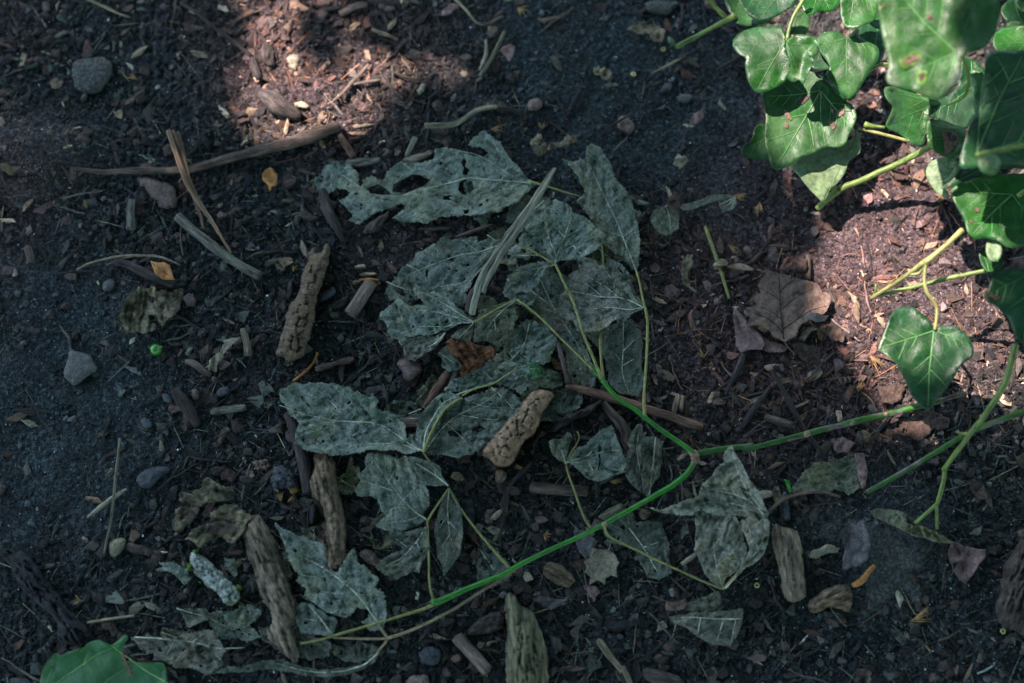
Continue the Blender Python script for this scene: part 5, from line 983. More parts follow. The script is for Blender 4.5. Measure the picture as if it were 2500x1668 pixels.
lump('wood_piece', 'J 640,830 660,800 710,795 760,840 775,870 740,905 690,880', 0.009, 'pink_stick', 'broken pinkish stub left of the ragged leaflet', 'wood piece', ang=-40, fib=.001)
lump('blue_stub', 'J 1225,520 1260,500 1310,510 1320,600 1300,720 1255,725 1245,620', 0.007, 'char', 'dark slaty chip right of the smooth pointed leaflet', 'stone', jag=2)
lump('husk', 'J 1390,630 1420,590 1470,560 1475,590 1440,635 1400,642', 0.005, 'cream', 'pale seed husk right of the dark slaty chip', 'husk', ang=45, fib=.0006, jag=1)
S('level_stick', 'K 225,440 240,450 330,455 440,462 550,470', [12, 14, 13, 13, 12], 'brown_stick', 'level grey brown stick under the thin stalk below the golden bark', 'stick', lift=0.003, n=11)
lump('bark_piece', 'K 600,620 650,570 720,535 760,540 750,580 700,620 640,650', 0.008, 'mossy_wood', 'grey bark sliver touching the green stem from above', 'bark piece', ang=35, fib=.0014)
lump('stub', 'K 840,590 860,570 910,575 918,600 890,640 850,635', 0.009, 'brown_bark', 'small square stub under the curve of the green stem', 'wood piece', jag=1)
lump('wood_piece', 'K 290,900 320,865 400,880 470,940 490,990 440,1030 360,1000 300,960', 0.010, 'brown_bark', 'rounded fibrous wood piece below the green stem', 'wood piece', ang=-30, fib=.002)
lump('white_case', 'L 115,465 150,455 200,465 215,490 190,510 150,520 120,500', 0.009, 'cream', 'fuzzy white seed case right of the big curled leaf', 'seed case', jag=2)
lump('slate_bit', 'L 235,510 260,465 290,470 305,540 310,640 270,645 240,600', 0.007, 'blue_stone', 'dark blue grey bud above the greenish wood piece', 'bud', ang=80, jag=1)
S('brown_root', 'L 180,590 210,555 260,510 330,485 430,470 520,478 590,500', [4, 5, 4, 4, 4, 3], 'brown_stick', 'thin curved brown root over the dark slab', 'root', lift=0.006)
lump('pale_husk', 'L 398,840 440,800 480,790 500,775 560,780 600,790 560,830 500,830 460,860 410,855', 0.006, 'cream', 'pale split husk left of the winged seed', 'husk', ang=15, fib=.001, jag=3)
S('orange_twig', 'L 660,1010 700,1000 740,960 750,920 785,895', [5, 8, 7, 6, 5], 'orange_leaf', 'curled orange brown husk at the top of the layered wood chunk', 'husk', lift=0.006, rough=.2)
lump('dark_slab', 'L 600,640 750,600 900,660 1050,720 1180,780 1215,860 1230,960 1190,1040 1130,1120 1000,1210 860,1260 760,1290 680,1260 600,1170 660,1100 700,1000 620,920 560,800', 0.0018, 'slab_stone', 'broad flat dark stone slab in the lower right', 'stone', power=3, wpx=60, facet=.0006, jag=10, rnd=1.5, mask=False)
lump('dark_slab', 'L 340,520 430,490 560,510 620,600 600,700 560,780 450,770 380,720 330,620', 0.0016, 'slab_stone', 'flat dark stone behind the greenish wood piece', 'stone', power=3, wpx=50, jag=9, rnd=1.5, mask=False)
lump('rotten_log', 'L 1470,1200 1500,1000 1540,860 1600,760 1700,700 1900,700 1900,1400 1700,1350 1560,1260', 0.030, 'dark_bark', 'dark rotten log at the right edge near the corner', 'log', ang=70, power=2, fib=.004, jag=4, rnd=1)
S('green_bits', 'K 1090,885 1130,860 1170,830', [5, 6, 5], 'cream', 'short pale straw left of the big curled leaf', 'straw', lift=.004, flat=.6)
lump('wood_piece', 'K 855,1500 900,1470 1000,1500 1080,1530 1120,1580 1000,1600 880,1560', 0.012, 'dark_bark', 'dark purplish bark piece at the bottom edge', 'bark piece', ang=-20, fib=.001)
for s_, r_, lb in (('K 610,1320 650,1375 700,1440 750,1500', [7, 8, 7, 6], 'pale split straw near the bottom edge'), ('K 750,1470 775,1520 800,1580', [5, 7, 6], 'pale straw end at the bottom edge')):
    S('straw_piece', s_, r_, 'straw', lb, 'straw', lift=.004, flat=.6)
S('stick', 'J 1210,1300 1260,1360 1320,1430 1390,1500', [14, 15, 15, 14], 'pink_stick', 'smooth slanting stick left of the big mossy wood piece', 'stick', lift=.002, n=12)
lump('bark_piece', 'J 1255,1290 1300,1220 1380,1160 1470,1150 1490,1200 1480,1260 1400,1290 1300,1300', 0.009, 'dark_bark', 'wide flat bark piece left of the tip of the big mossy wood piece', 'bark piece', ang=25, fib=.0014)
lump('stone', 'J 985,1400 1020,1360 1090,1355 1130,1400 1120,1450 1060,1480 1000,1460', 0.009, 'blue_stone', 'bluish clod in the litter near the bottom', 'clod', blocks=.001, bsize=14, jag=3)
lump('stone', 'J 910,1568 950,1520 1040,1510 1060,1540 1040,1600 920,1620', 0.010, 'brown_stone', 'rounded brown clod at the bottom edge', 'clod', jag=3)
lump('husk', 'J 1160,1430 1200,1395 1250,1410 1240,1450 1190,1460', 0.006, 'tan_leaf', 'folded tan husk near the bottom', 'husk', jag=2)
lump('cream_husk', 'J 1365,1350 1380,1320 1440,1315 1450,1335 1410,1345 1400,1370', 0.005, 'buff_stone', 'tiny curled cream husk beside the big mossy wood piece', 'husk', jag=1)
S('thin_root', 'J 1640,300 1560,380 1510,430 1490,500 1480,600 1465,700 1450,750', [4, 5, 5, 4, 4, 3], 'dark_twig', 'long thin dark root curving down from the golden bark', 'root', lift=.005)
# golden seed tufts
def tuft(s, ang, spread, L, n, label):
    (cx, cy), = T(s); r = np.random.default_rng(nseed()); vv = []; ff = []; uu = []
    x0, y0 = P(cx, cy, 0); g = float(Hs(x0, y0)) + .003
    for i in range(n):
        a = math.radians(ang + r.uniform(-spread, spread)); l = L * PX * r.uniform(.35, 1.05); w = .00017
        el = r.uniform(-.05, .55)
        d = np.array([math.cos(a) * math.cos(el), math.sin(a) * math.cos(el), math.sin(el)]); sd = np.array([-math.sin(a), math.cos(a), 0]) * w
        b0 = np.array([float(x0), float(y0), g]) + r.uniform(-.0004, .0004, 3); k = len(vv)
        mid = b0 + d * l * .5 + np.array([0, 0, l * .08]); up = np.array([0, 0, w])
        vv += [b0 - sd, b0 + sd, b0 + up * 2, mid - sd * 1.6, mid + sd * 1.6, mid + up * 2, b0 + d * l]
        uu += [(0, 0), (w, 0), (w * 2, 0), (0, l / 2), (w, l / 2), (w * 2, l / 2), (0, l)]
        ff += [(k, k + 1, k + 4, k + 3), (k + 1, k + 2, k + 5, k + 4), (k + 2, k, k + 3, k + 5), (k + 3, k + 4, k + 6), (k + 4, k + 5, k + 6), (k + 5, k + 3, k + 6)]
    tag(build('seed_tuft', vv, ff, 'gold_tuft', np.array(uu), smooth=False), label, 'seed tuft', 'golden bristly seed tufts', )
for a in (('J 205,530', 100, 50, 26, 16, 'golden bristle tuft left of the taller pair on the dark litter'), ('J 280,495', 90, 60, 34, 22, 'double bristle tuft left of the upright bark strip'), ('J 285,500', -90, 50, 26, 12, 'golden bristles pointing down under the double tuft'),
          ('A 950,560', 165, 30, 40, 9, 'golden tuft beside the smooth rounded stone'), ('A 580,1375', -60, 25, 30, 6, 'small orange tuft in the litter at the left'), ('B 1680,905', -10, 25, 50, 12, 'golden tuft above the lacy leaf'),
          ('C 180,80', -40, 40, 40, 10, 'orange tuft at the top edge beside the bare soil'), ('G 430,1100', 60, 80, 24, 16, 'golden tuft beside the slanting stalk in the leaf pile'), ('C 1830,1400', -100, 25, 45, 12, 'orange brown tuft on the soil under the pale ivy leaf'),
          ('C 1650,1350', -20, 25, 45, 10, 'orange tuft at the end of the fan veined leaf'), ('G 1620,290', -50, 30, 40, 14, 'straw coloured tuft above the pale frayed chip'), ('G 950,825', -30, 20, 26, 8, 'orange tuft lying on the dull green leaf'),
          ('H 815,1290', 80, 40, 34, 12, 'golden tuft left of the flat brown leaf'), ('H 900,1050', -60, 30, 60, 12, 'orange bristles below the hanging ivy leaf edge'), ('K 180,345', 170, 25, 30, 10, 'golden tuft at the lower end of the golden bark'),
          ('K 680,420', 0, 25, 32, 10, 'golden tuft above the curve of the green stem'), ('L 990,1215', 25, 30, 55, 16, 'large golden tuft at the lower edge of the dark slab'), ('L 1060,1350', -70, 40, 30, 6, 'faint tuft near the bottom right'),
          ('I 470,1105', 170, 50, 24, 8, 'orange tuft right of the charred wood'), ('G 1440,1060', 100, 50, 28, 8, 'orange fibres in the litter left of the dark twig'), ('D 1380,1380', 60, 40, 50, 12, 'bright orange bristles in the sunlit soil by the ivy'), ('C 340,900', 80, 60, 26, 10, 'orange bristles on the lacy beige scrap'), ('K 300,720', -20, 60, 26, 10, 'golden husk tuft above the rounded fibrous wood piece'), ('M 165,900', 80, 30, 26, 6, 'orange tuft left of the upper cracked bark log')):
    tuft(*a)

# ================================================================= IVY
def ivy_root(p, h, label, group='ivy vines'):
    x, y = P(*T(p)[0], h); return empty('ivy_vine', (float(x), float(y), h), label, 'ivy', group)
IV = None
def il(s, mt, junction, tips, h, gx_=0., gy_=0., vmat='ivy_vein', vr=.95, blot=(), side=True, **k):
    """ivy blade: junction and tips in px, side veins grown from the main ones"""
    k.setdefault('cup', 0.0); k.setdefault('amp', .75); k.setdefault('fine', .13); k.setdefault('curl', .7)
    (jx, jy), = T(junction); vs = []
    r = np.random.default_rng(nseed()); tp = T(tips); q = T(s); qs = smooth_loop(q, 1)
    for tx, ty in tp:
        mx, my = (jx + tx) / 2 + r.uniform(-6, 6), (jy + ty) / 2 + r.uniform(-6, 6)
        vs.append([(jx, jy), (mx, my), (jx + (tx - jx) * .96, jy + (ty - jy) * .96)])
    if side:
        for tx, ty in tp[:3]:
            L = math.hypot(tx - jx, ty - jy)
            if L < 60: continue
            for t_ in (.3, .5, .7):
                for sg in (-1, 1):
                    a = math.atan2(ty - jy, tx - jx) + sg * math.radians(r.uniform(38, 52)); l = L * (.38 - .22 * abs(t_ - .4)) * r.uniform(.7, 1.1)
                    bx, by = jx + (tx - jx) * t_, jy + (ty - jy) * t_
                    ex, ey = bx + l * math.cos(a), by + l * math.sin(a)
                    if inside(np.array([(ex, ey)]), qs)[0]: vs.append([(bx, by), ((bx + ex) / 2 + 2, (by + ey) / 2), (ex, ey)])
    res = k.pop('res', 8)
    lf, hf = leaf('leaf', s, mt, parent=IV, plane=(h, gx_, gy_), veins=vs, vr=vr, vmat=vmat, jag=.6, sm=1, quilt=0.0007, thick=0.0003, res=res, **k)
    for bs, bm, up in blot:
        bq = dense(smooth_loop(T(bs), 1), 5, 2, nseed()); v, f = flat_mesh(bq, [], 5, nseed())
        V = place(v, hf(v) + up); build('blotch', V, f, bm, v * PX, lf)
    return lf
def it(nm, s, r, mt, hz, n=8): return stick(nm, s, [q * .86 for q in r], mt, None, n=n, rough=.06, parent=IV, hz=hz)
# vine 1: upper left cluster
IV = ivy_root('D 545,1430', 0.012, 'ivy vine with two shiny overlapping leaves and a large scarred leaf')
il('D -45,290 20,215 120,185 220,178 300,180 330,225 335,280 340,360 385,430 350,540 250,610 130,645 70,560 50,450 62,395 0,370', 'ivy_green', 'D 328,290', 'D 125,635 D -25,292 D 270,195', 0.062, 0.05, 0.1, bow=(30, -.004))
il('D 340,270 400,235 480,240 530,255 560,310 560,360 500,400 520,440 490,480 450,590 425,540 380,570 335,540 370,440 350,380 330,320', 'ivy_pale', 'D 335,290', 'D 550,330 D 445,580', 0.072, -0.1, 0.25, amp=2.2, curl=3, side=False)
il('D 480,330 520,300 560,310 555,370 510,395 480,370', 'ivy_pale', 'D 490,340', 'D 545,370', 0.079, .2, 0, amp=2, side=False)
il('D 745,265 800,205 832,190 830,250 880,280 970,320 972,400 900,500 830,620 760,692 700,640 640,560 600,500 640,465 600,400 560,350 530,290 560,240 640,210 700,215', 'ivy_green', 'D 747,262', 'D 755,680 D 545,330 D 960,330 D 825,200', 0.056, .05, 0.05, bow=(0, -.003))
il('D 160,640 260,600 280,560 420,500 520,480 600,560 660,610 740,690 790,720 820,790 800,860 770,900 740,990 680,1010 600,1000 520,1050 430,1070 370,1140 240,1170 210,1050 185,950 200,760', 'ivy_pale', 'D 572,620', 'D 255,1160 D 180,660 D 800,900 D 600,990', 0.040, 0.03, 0.05, vr=2,
   blot=(('D 320,750 350,770 385,815 360,830 330,800', 'ivy_blotch', .0006), ('D 630,725 655,740 660,790 640,770', 'tan_leaf', .0007), ('D 700,740 735,735 735,780 690,805 680,790', 'tan_leaf', .0007), ('D 610,815 660,830 680,860 650,890 620,840', 'ivy_blotch', .0006), ('D 400,690 450,670 510,650 470,685 440,715', 'ivy_blotch', .0008), ('D 320,830 350,840 350,880 325,870', 'ivy_blotch', .0006)))
il('D 830,880 850,1040 800,1070 760,1110 740,1180 690,1250 620,1300 590,1392 530,1330 480,1280 420,1200 350,1140 440,1070 600,980 700,980 790,950', 'ivy_underside', 'D 820,890', 'D 590,1385 D 560,1010', 0.026, 0, .03, side=True, vr=1.1, vmat='ivy_underside')
il('D 120,860 180,840 230,900 230,1050 220,1110 160,1085 100,1090 10,1040 60,985 100,960', 'ivy_green', 'D 225,930', 'D 15,1040 D 130,870', 0.020, 0, 0)
il('D 800,180 900,160 970,190 1010,260 1010,370 960,460 880,540 880,440 830,330', 'ivy_dark', 'D 960,200', 'D 890,520', 0.036, 0, 0)
il('D 500,370 560,350 640,360 680,400 660,470 600,480 540,475 500,450', 'ivy_dark', 'D 660,400', 'D 510,420', 0.048, 0, 0)
il('D 240,640 420,480 600,520 740,680 800,760 760,860 650,760 500,640', 'ivy_dark', 'D 570,560', 'D 260,640', 0.030, 0, 0)
it('stem', 'D 545,1430 600,1370 650,1330 700,1295', [9, 11, 10], 'ivy_stem', [0.010, 0.014, 0.018])
it('stem', 'D 700,1290 760,1265 840,1240 960,1180 1080,1130 1200,1070 1310,1005 1420,950', [11, 9, 9, 9, 9, 9], 'ivy_stem', [0.018, 0.022, 0.028, 0.04, 0.055])
it('stem', 'D 500,1300 590,1290 700,1290', [6, 8, 8], 'ivy_stem', [0.010, 0.014, 0.018])
it('root_end', 'D 340,1400 420,1340 505,1300', [2.5, 3.5, 5], 'dark_twig', [0.004, 0.006, 0.010])
it('stem', 'D 830,880 900,895 980,915 1080,940 1170,965', [4, 5, 5, 5], 'petiole', [0.030, 0.032, 0.034, 0.036])
it('shoot', 'D 870,850 890,860 950,865 1010,872', [9, 7, 5, 5], 'ivy_stem', [0.034, 0.034, 0.035])
it('petiole', 'D 338,280 350,210 370,140 400,80 435,30 470,-30', [5, 5, 5.5, 6], 'ivy_stem', [0.064, 0.066, 0.068, 0.07])
it('stem', 'D 575,600 570,620 580,680', [2, 3, 2], 'ivy_stem', [0.040, 0.041, 0.04])
it('stem', 'D 880,500 930,465 1000,430 1060,440', [6, 5, 4], 'ivy_stem', [0.05, 0.05, 0.05])
# vine 2: along the top edge
IV = ivy_root('C 1660,110', 0.045, 'ivy vine with a bare shoot tip reaching left at the top edge')
it('shoot', 'C 1265,325 1290,305 1400,250 1500,195 1600,140 1665,110', [8, 8, 7, 7, 8, 10], 'ivy_stem', [0.018, 0.02, 0.03, 0.042])
il('C 1255,330 1210,300 1200,245 1225,250 1250,275 1262,310', 'ivy_green', 'C 1250,320', 'C 1208,255', 0.022, 0, 0, side=False)
it('stem', 'C 1600,120 1560,80 1510,30 1470,-20', [7, 7, 7], 'ivy_stem', [0.042, 0.045, 0.05])
il('D -110,-60 0,-40 120,-60 260,-20 262,80 230,150 140,170 60,180 0,165 -30,110 -70,60', 'ivy_pale', 'D 130,-60', 'D 100,170 D -80,40', 0.038, 0, 0)
il('D 0,-60 260,-80 420,-60 400,40 330,70 260,120 130,150 60,90 10,0', 'ivy_dark', 'D 330,-60', 'D 140,150 D 20,0', 0.055, 0, 0)
il('D 410,-60 700,-80 720,20 640,85 560,75 500,110 460,85 430,20', 'ivy_green', 'D 560,-80', 'D 510,105 D 640,80', 0.060, 0, .1)
il('D 340,180 400,90 480,70 505,150 480,240 400,235 350,240', 'ivy_underside', 'D 470,90', 'D 390,230', 0.030, 0, 0, mt2=None) if False else il('D 340,180 400,90 480,70 505,150 480,240 400,235 350,240', 'ivy_pale', 'D 470,90', 'D 390,230', 0.030, 0, 0)
il('D 690,-80 980,-80 975,60 930,150 870,170 800,200 740,190 705,110 710,40', 'ivy_green', 'D 800,-60', 'D 760,190 D 960,60', 0.066, 0.1, .1)
il('D 880,130 960,90 1010,110 1000,200 930,190', 'ivy_pale', 'D 990,110', 'D 890,150', 0.045, 0, 0)
# vine 3: large near leaves at the right
IV = ivy_root('D 1960,1020', 0.11, 'ivy vine with the largest blurred leaf marked by two brown spots')
il('D 955,-120 1200,-330 1500,-300 1790,-120 1800,100 1760,250 1670,345 1560,360 1525,400 1535,470 1520,560 1440,640 1380,690 1290,670 1200,620 1090,600 1010,560 1035,440 1020,350 990,250 970,100', 'ivy_pale', 'D 1500,360', 'D 1380,670 D 1030,540 D 1080,-80 D 1680,-90', 0.155, 0.05, 0.10, vr=1.9, res=10, amp=1.2,
   blot=(('D 1100,410 1160,370 1220,345 1265,370 1260,420 1210,440 1150,475 1110,455', 'ivy_blotch_rim', .0005), ('D 1130,420 1170,390 1215,370 1245,385 1240,415 1190,420 1150,455', 'ivy_blotch', .0009), ('D 1215,500 1260,480 1305,485 1300,530 1270,590 1225,570', 'ivy_blotch_rim', .0005), ('D 1235,510 1265,495 1290,505 1275,540 1250,565', 'ivy_blotch', .0009), ('D 1290,90 1340,110 1325,135 1295,125', 'ivy_blotch', .0006), ('D 980,20 1010,30 1000,60', 'ivy_blotch', .0006)))
il('D 1000,600 1060,590 1120,610 1220,640 1300,670 1400,700 1380,750 1300,800 1290,900 1300,990 1250,1010 1180,970 1120,920 1010,870 1040,800 1070,730 1020,680', 'ivy_pale', 'D 1385,710', 'D 1015,860 D 1240,1000 D 1020,630', 0.080, -.25, 0.25, curl=2)
il('D 1290,830 1340,815 1400,820 1480,850 1572,880 1555,960 1540,1020 1500,1100 1440,1080 1390,1060 1340,1030 1300,980', 'ivy_pale', 'D 1300,840', 'D 1565,885 D 1420,1060', 0.072, -.2, 0.2, curl=2, blot=(('D 1390,900 1440,890 1500,905 1520,950 1490,1010 1450,1050 1410,1060 1420,980', 'ivy_blotch', .0006), ('D 1430,915 1460,895 1480,920 1450,935', 'char', .001), ('D 1440,945 1480,930 1500,950 1470,975', 'char', .001)))
il('D 1400,1070 1500,1090 1520,1150 1480,1220 1390,1280 1440,1300 1450,1370 1370,1330 1310,1250 1285,1180 1310,1110', 'ivy_underside', 'D 1510,1100', 'D 1380,1270 D 1310,1140', 0.066, 0.25, 0.2)
il('D 1700,350 1850,350 1960,345 2150,350 2250,700 2150,1100 1960,1160 1800,1140 1680,1140 1510,1160 1530,1050 1560,950 1600,820 1700,720 1690,500', 'ivy_dark', 'D 1640,1050', 'D 1960,360 D 2200,900 D 1700,400', 0.125, 0.05, -0.05, vr=2.4, res=11, blot=())
il('D 1770,200 1960,170 2150,200 2150,420 1960,400 1790,370 1740,300', 'ivy_green', 'D 2050,300', 'D 1780,300', 0.10, 0, 0)
il('D 1370,1290 1460,1250 1520,1160 1640,1130 1700,1200 1560,1230 1450,1290', 'ivy_dark', 'D 1680,1150', 'D 1380,1285', 0.092, 0, 0)
il('D 1450,1280 1700,1200 1960,1180 2150,1220 2150,1650 1960,1680 1850,1700 1780,1645 1700,1630 1640,1645 1575,1600 1550,1500 1490,1400', 'ivy_green', 'D 1880,1330', 'D 1600,1610 D 1470,1330 D 2100,1600', 0.085, .05, .08, vr=2, blot=(('D 1620,1420 1655,1425 1650,1450 1625,1445', 'ivy_blotch', .0006), ('D 1590,1500 1620,1510 1600,1530', 'ivy_blotch', .0006)))
il('D 1230,640 1400,690 1600,520 1700,500 1720,700 1620,800 1560,900 1400,820 1300,800', 'ivy_dark', 'D 1600,600', 'D 1300,780', 0.050, 0, 0)
il('D 1580,480 1660,480 1720,560 1720,720 1640,830 1610,700 1620,600', 'ivy_pale', 'D 1700,520', 'D 1640,800', 0.085, .3, 0)
il('D 1640,1080 1700,1050 1790,1060 1810,1110 1780,1190 1720,1210 1670,1180 1640,1130', 'ivy_pale', 'D 1630,1060', 'D 1770,1180', 0.135, .3, .3, amp=2, side=False)
il('D 1540,380 1640,420 1740,520 1720,640 1640,760 1560,700 1500,600 1530,480', 'ivy_dark', 'D 1600,420', 'D 1630,740', 0.045, 0, 0)
il('D 1790,60 1880,-20 1990,20 2060,120 1980,190 1860,180', 'ivy_dark', 'D 1900,20', 'D 1960,170', 0.05, 0, 0)
it('petiole', 'D 1530,370 1570,440 1585,520 1580,620 1540,680 1430,720', [5, 4, 4, 3], 'ivy_stem', [0.15, 0.14, 0.12, 0.1, 0.09])
it('stem', 'D 1630,1060 1760,1040 1860,1015 1960,995 2100,960', [6, 6, 6], 'ivy_stem', [0.135, 0.137, 0.14])
il('D 1830,170 1880,140 1950,150 1960,180 1880,200', 'ivy_pale', 'D 1840,180', 'D 1950,160', 0.06, 0, 0, side=False)
il('D 1890,-40 2100,-60 2100,80 1960,90 1900,40', 'ivy_green', 'D 2000,-40', 'D 1960,80', 0.08, 0, 0)
it('petiole', 'D 1920,1340 1960,1310 2050,1250', [6, 6, 6], 'ivy_stem', [0.09, 0.09, 0.1])
# vine 4: the hanging heart leaf
IV = ivy_root('H 1540,170', 0.075, 'ivy vine with a single hanging heart shaped leaf over the sunlit soil')
il('H 1345,858 1370,830 1400,822 1480,830 1560,870 1600,930 1622,990 1605,1050 1530,1090 1490,1170 1430,1270 1375,1320 1345,1370 1300,1412 1240,1360 1180,1290 1130,1160 1080,1070 1000,1020 955,990 985,920 1020,840 1050,740 1115,698 1200,695 1260,740 1320,800', 'ivy_dark', 'H 1345,862', 'H 1302,1400 H 965,980 H 1610,970', 0.062, 0.05, 0.12, vr=2.0, bow=(0, -.006))
it('stem', 'H 1540,170 1480,230 1400,300 1320,370 1280,395', [8, 7, 7, 9], 'petiole', [0.078, 0.075, 0.07])
it('stem', 'H 1275,395 1200,450 1120,510 1030,570 950,615 915,640', [8, 6, 6, 6, 5], 'petiole', [0.07, 0.06, 0.045, 0.035])
it('stem', 'H 930,622 1050,600 1200,565 1330,530 1450,500 1600,470 1700,450', [6, 6, 6, 7, 6, 6], 'ivy_stem', [0.035, 0.045, 0.055, 0.065])
it('petiole', 'H 1290,395 1280,460 1275,540 1300,620 1365,675 1368,740 1350,855', [5, 5, 5, 4.5, 4.5], 'petiole', [0.07, 0.068, 0.066, 0.064, 0.064])
it('petiole', 'H 1285,400 1250,470 1210,490 1185,470', [5, 5, 5], 'petiole', [0.07, 0.064, 0.062])
it('shoot', 'H 950,612 945,570 948,545', [4, 4, 3], 'ivy_stem', [0.036, 0.04, 0.042])
il('H 1650,330 1690,290 1740,290 1800,340 1825,410 1790,440 1740,460 1700,455 1665,400', 'ivy_green', 'H 1720,455', 'H 1670,330', 0.07, 0, 0, side=False)
il('H 1700,260 1740,215 1790,250 1812,310 1790,380 1740,390 1700,340', 'ivy_underside', 'H 1780,390', 'H 1720,240', 0.08, .2, 0, side=False)
# vine 5: lower right
IV = ivy_root('L 740,470', 0.008, 'ivy vine with two bare forked tips at the lower right')
it('stem', 'L 742,475 860,410 1000,330 1160,230 1320,135 1450,80 1560,40 1680,0', [7.5, 7.2, 7.2, 7.4, 8, 8], 'green_stem_lichen', [0.012, 0.018, 0.03, 0.042, 0.055])
it('stem', 'H 1905,955 1880,1040 1860,1130 1850,1180 1800,1280 1740,1370 1690,1440 1660,1500 L 1390,60 1320,160 1260,240 1180,345', [9, 8, 9, 8, 7, 7, 7, 6], 'ivy_stem', [0.075, 0.07, 0.06, 0.05, 0.03])
it('stem', 'L 1188,345 1190,380 1170,460 1145,540', [6, 6, 6], 'ivy_stem', [0.03, 0.028, 0.026])
it('stem', 'L 1145,540 1090,590 1020,650', [5, 5, 5.5], 'ivy_stem', [0.026, 0.022, 0.018])
it('stem', 'L 1140,540 1145,610 1145,685', [5, 5, 5], 'ivy_stem', [0.026, 0.022, 0.018])
it('node', 'H 1665,1445 1680,1455 1700,1450', [5, 7, 5], 'petiole', [0.04, 0.042, 0.042])
it('stem', 'L 1330,140 1280,140 1255,125', [5, 4, 4], 'petiole', [0.042, 0.04, 0.04])
# vine 6: dark leaf at the right edge
IV = ivy_root('H 1960,440', 0.11, 'ivy vine with one dark pointed leaf at the right edge above the sunlit soil')
il('H 1680,610 1720,560 1745,500 1720,455 1830,440 1960,440 2150,430 2200,800 2120,1060 2000,1020 1960,960 1900,900 1850,760 1780,700 1700,655', 'ivy_dark', 'H 1990,480', 'H 1960,950 H 1690,625 H 2150,1000', 0.10, .05, .05, vr=2, res=10, blot=(('H 1690,590 1760,615 1800,640 1780,650 1700,610', 'ivy_blotch', .0006),))
it('petiole', 'H 1990,480 2050,420 2100,330', [6, 6, 6], 'ivy_stem', [0.10, 0.11, 0.12])

# ================================================================= LITTER
mask = np.zeros((int(HH) // 4 + 1, int(W) // 4 + 1), bool)
my, mx = np.mgrid[0:mask.shape[0], 0:mask.shape[1]]; mp_ = np.stack([mx.ravel() * 4.0, my.ravel() * 4.0], 1)
for q in MASKS:
    qa = np.array(q); lo = qa.min(0) - 4; hi = qa.max(0) + 4
    i0, i1 = max(0, int(lo[1] // 4)), min(mask.shape[0], int(hi[1] // 4) + 1); j0, j1 = max(0, int(lo[0] // 4)), min(mask.shape[1], int(hi[0] // 4) + 1)
    if i1 <= i0 or j1 <= j0: continue
    yy, xx = np.mgrid[i0:i1, j0:j1]; pp = np.stack([xx.ravel() * 4.0, yy.ravel() * 4.0], 1)
    mask[i0:i1, j0:j1] |= inside(pp, q).reshape(yy.shape)
def masked(px, py):
    i = np.clip((py / 4).astype(int), 0, mask.shape[0] - 1); j = np.clip((px / 4).astype(int), 0, mask.shape[1] - 1)
    return mask[i, j] & (px > 0) & (px < W) & (py > 0) & (py < HH)

def hull_proto(n, sx, sy, sz, r, box=True):
    bm = bmesh.new()
    for _ in range(n):
        if box:
            p = r.uniform(-1, 1, 3); m_ = np.argmax(np.abs(p)); p[m_] = np.sign(p[m_])
        else:
            p = r.normal(size=3); p /= np.linalg.norm(p); p *= r.uniform(.85, 1.0)
        bm.verts.new((p[0] * sx * (1 - .3 * abs(p[1])), p[1] * sy, p[2] * sz))
    res = bmesh.ops.convex_hull(bm, input=bm.verts)
    for v in [v for v in bm.verts if not v.link_faces]: bm.verts.remove(v)
    bmesh.ops.triangulate(bm, faces=bm.faces); bmesh.ops.recalc_face_normals(bm, faces=bm.faces)
    bm.verts.index_update()
    V = np.array([v.co[:] for v in bm.verts]); F = np.array([[v.index for v in f.verts] for f in bm.faces]); bm.free()
    return V, F
def scrap_proto(r):
    k = 9; V = [(0, 0, .12)]; a = np.sort(r.uniform(0, 2 * math.pi, k)); cv = r.uniform(-.5, .5)
    for x in a:
        rr = r.uniform(.6, 1.05); V.append((rr * math.cos(x), rr * .7 * math.sin(x), cv * (rr * math.cos(x)) ** 2 + r.uniform(-.08, .08)))
    V = np.array(V); n = len(V)
    F = [(0, 1 + i, 1 + (i + 1) % k) for i in range(k)]
    V2 = V.copy(); V2[:, 2] -= .09
    F += [(n, n + 1 + (i + 1) % k, n + 1 + i) for i in range(k)]
    for i in range(k):
        a_, b_ = 1 + i, 1 + (i + 1) % k; F += [(b_, a_, n + a_), (b_, n + a_, n + b_)]
    return np.vstack([V, V2]), np.array(F)
def twig_proto(r, n=5, m=6, bend=.12):
    t = np.linspace(-1, 1, m); y = bend * np.cumsum(r.normal(size=m)) * .5; y -= y.mean(); z = np.abs(bend) * .3 * r.normal(size=m)
    V = []; F = []
    for i in range(m):
        rr = .055 * (1.1 - .35 * abs(t[i])) * r.uniform(.8, 1.2)
        for j in range(n):
            a = j * 2 * math.pi / n; V.append((t[i], y[i] + rr * math.cos(a), z[i] + rr * math.sin(a)))
    for i in range(m - 1):
        for j in range(n):
            k = (j + 1) % n; a, b_, c_, d_ = i * n + j, i * n + k, (i + 1) * n + k, (i + 1) * n + j
            F += [(a, c_, b_), (a, d_, c_)]
    for j in range(1, n - 1): F += [(0, j, j + 1), ((m - 1) * n, (m - 1) * n + j + 1, (m - 1) * n + j)]
    return np.array(V), np.array(F)
R_ = np.random.default_rng(5)
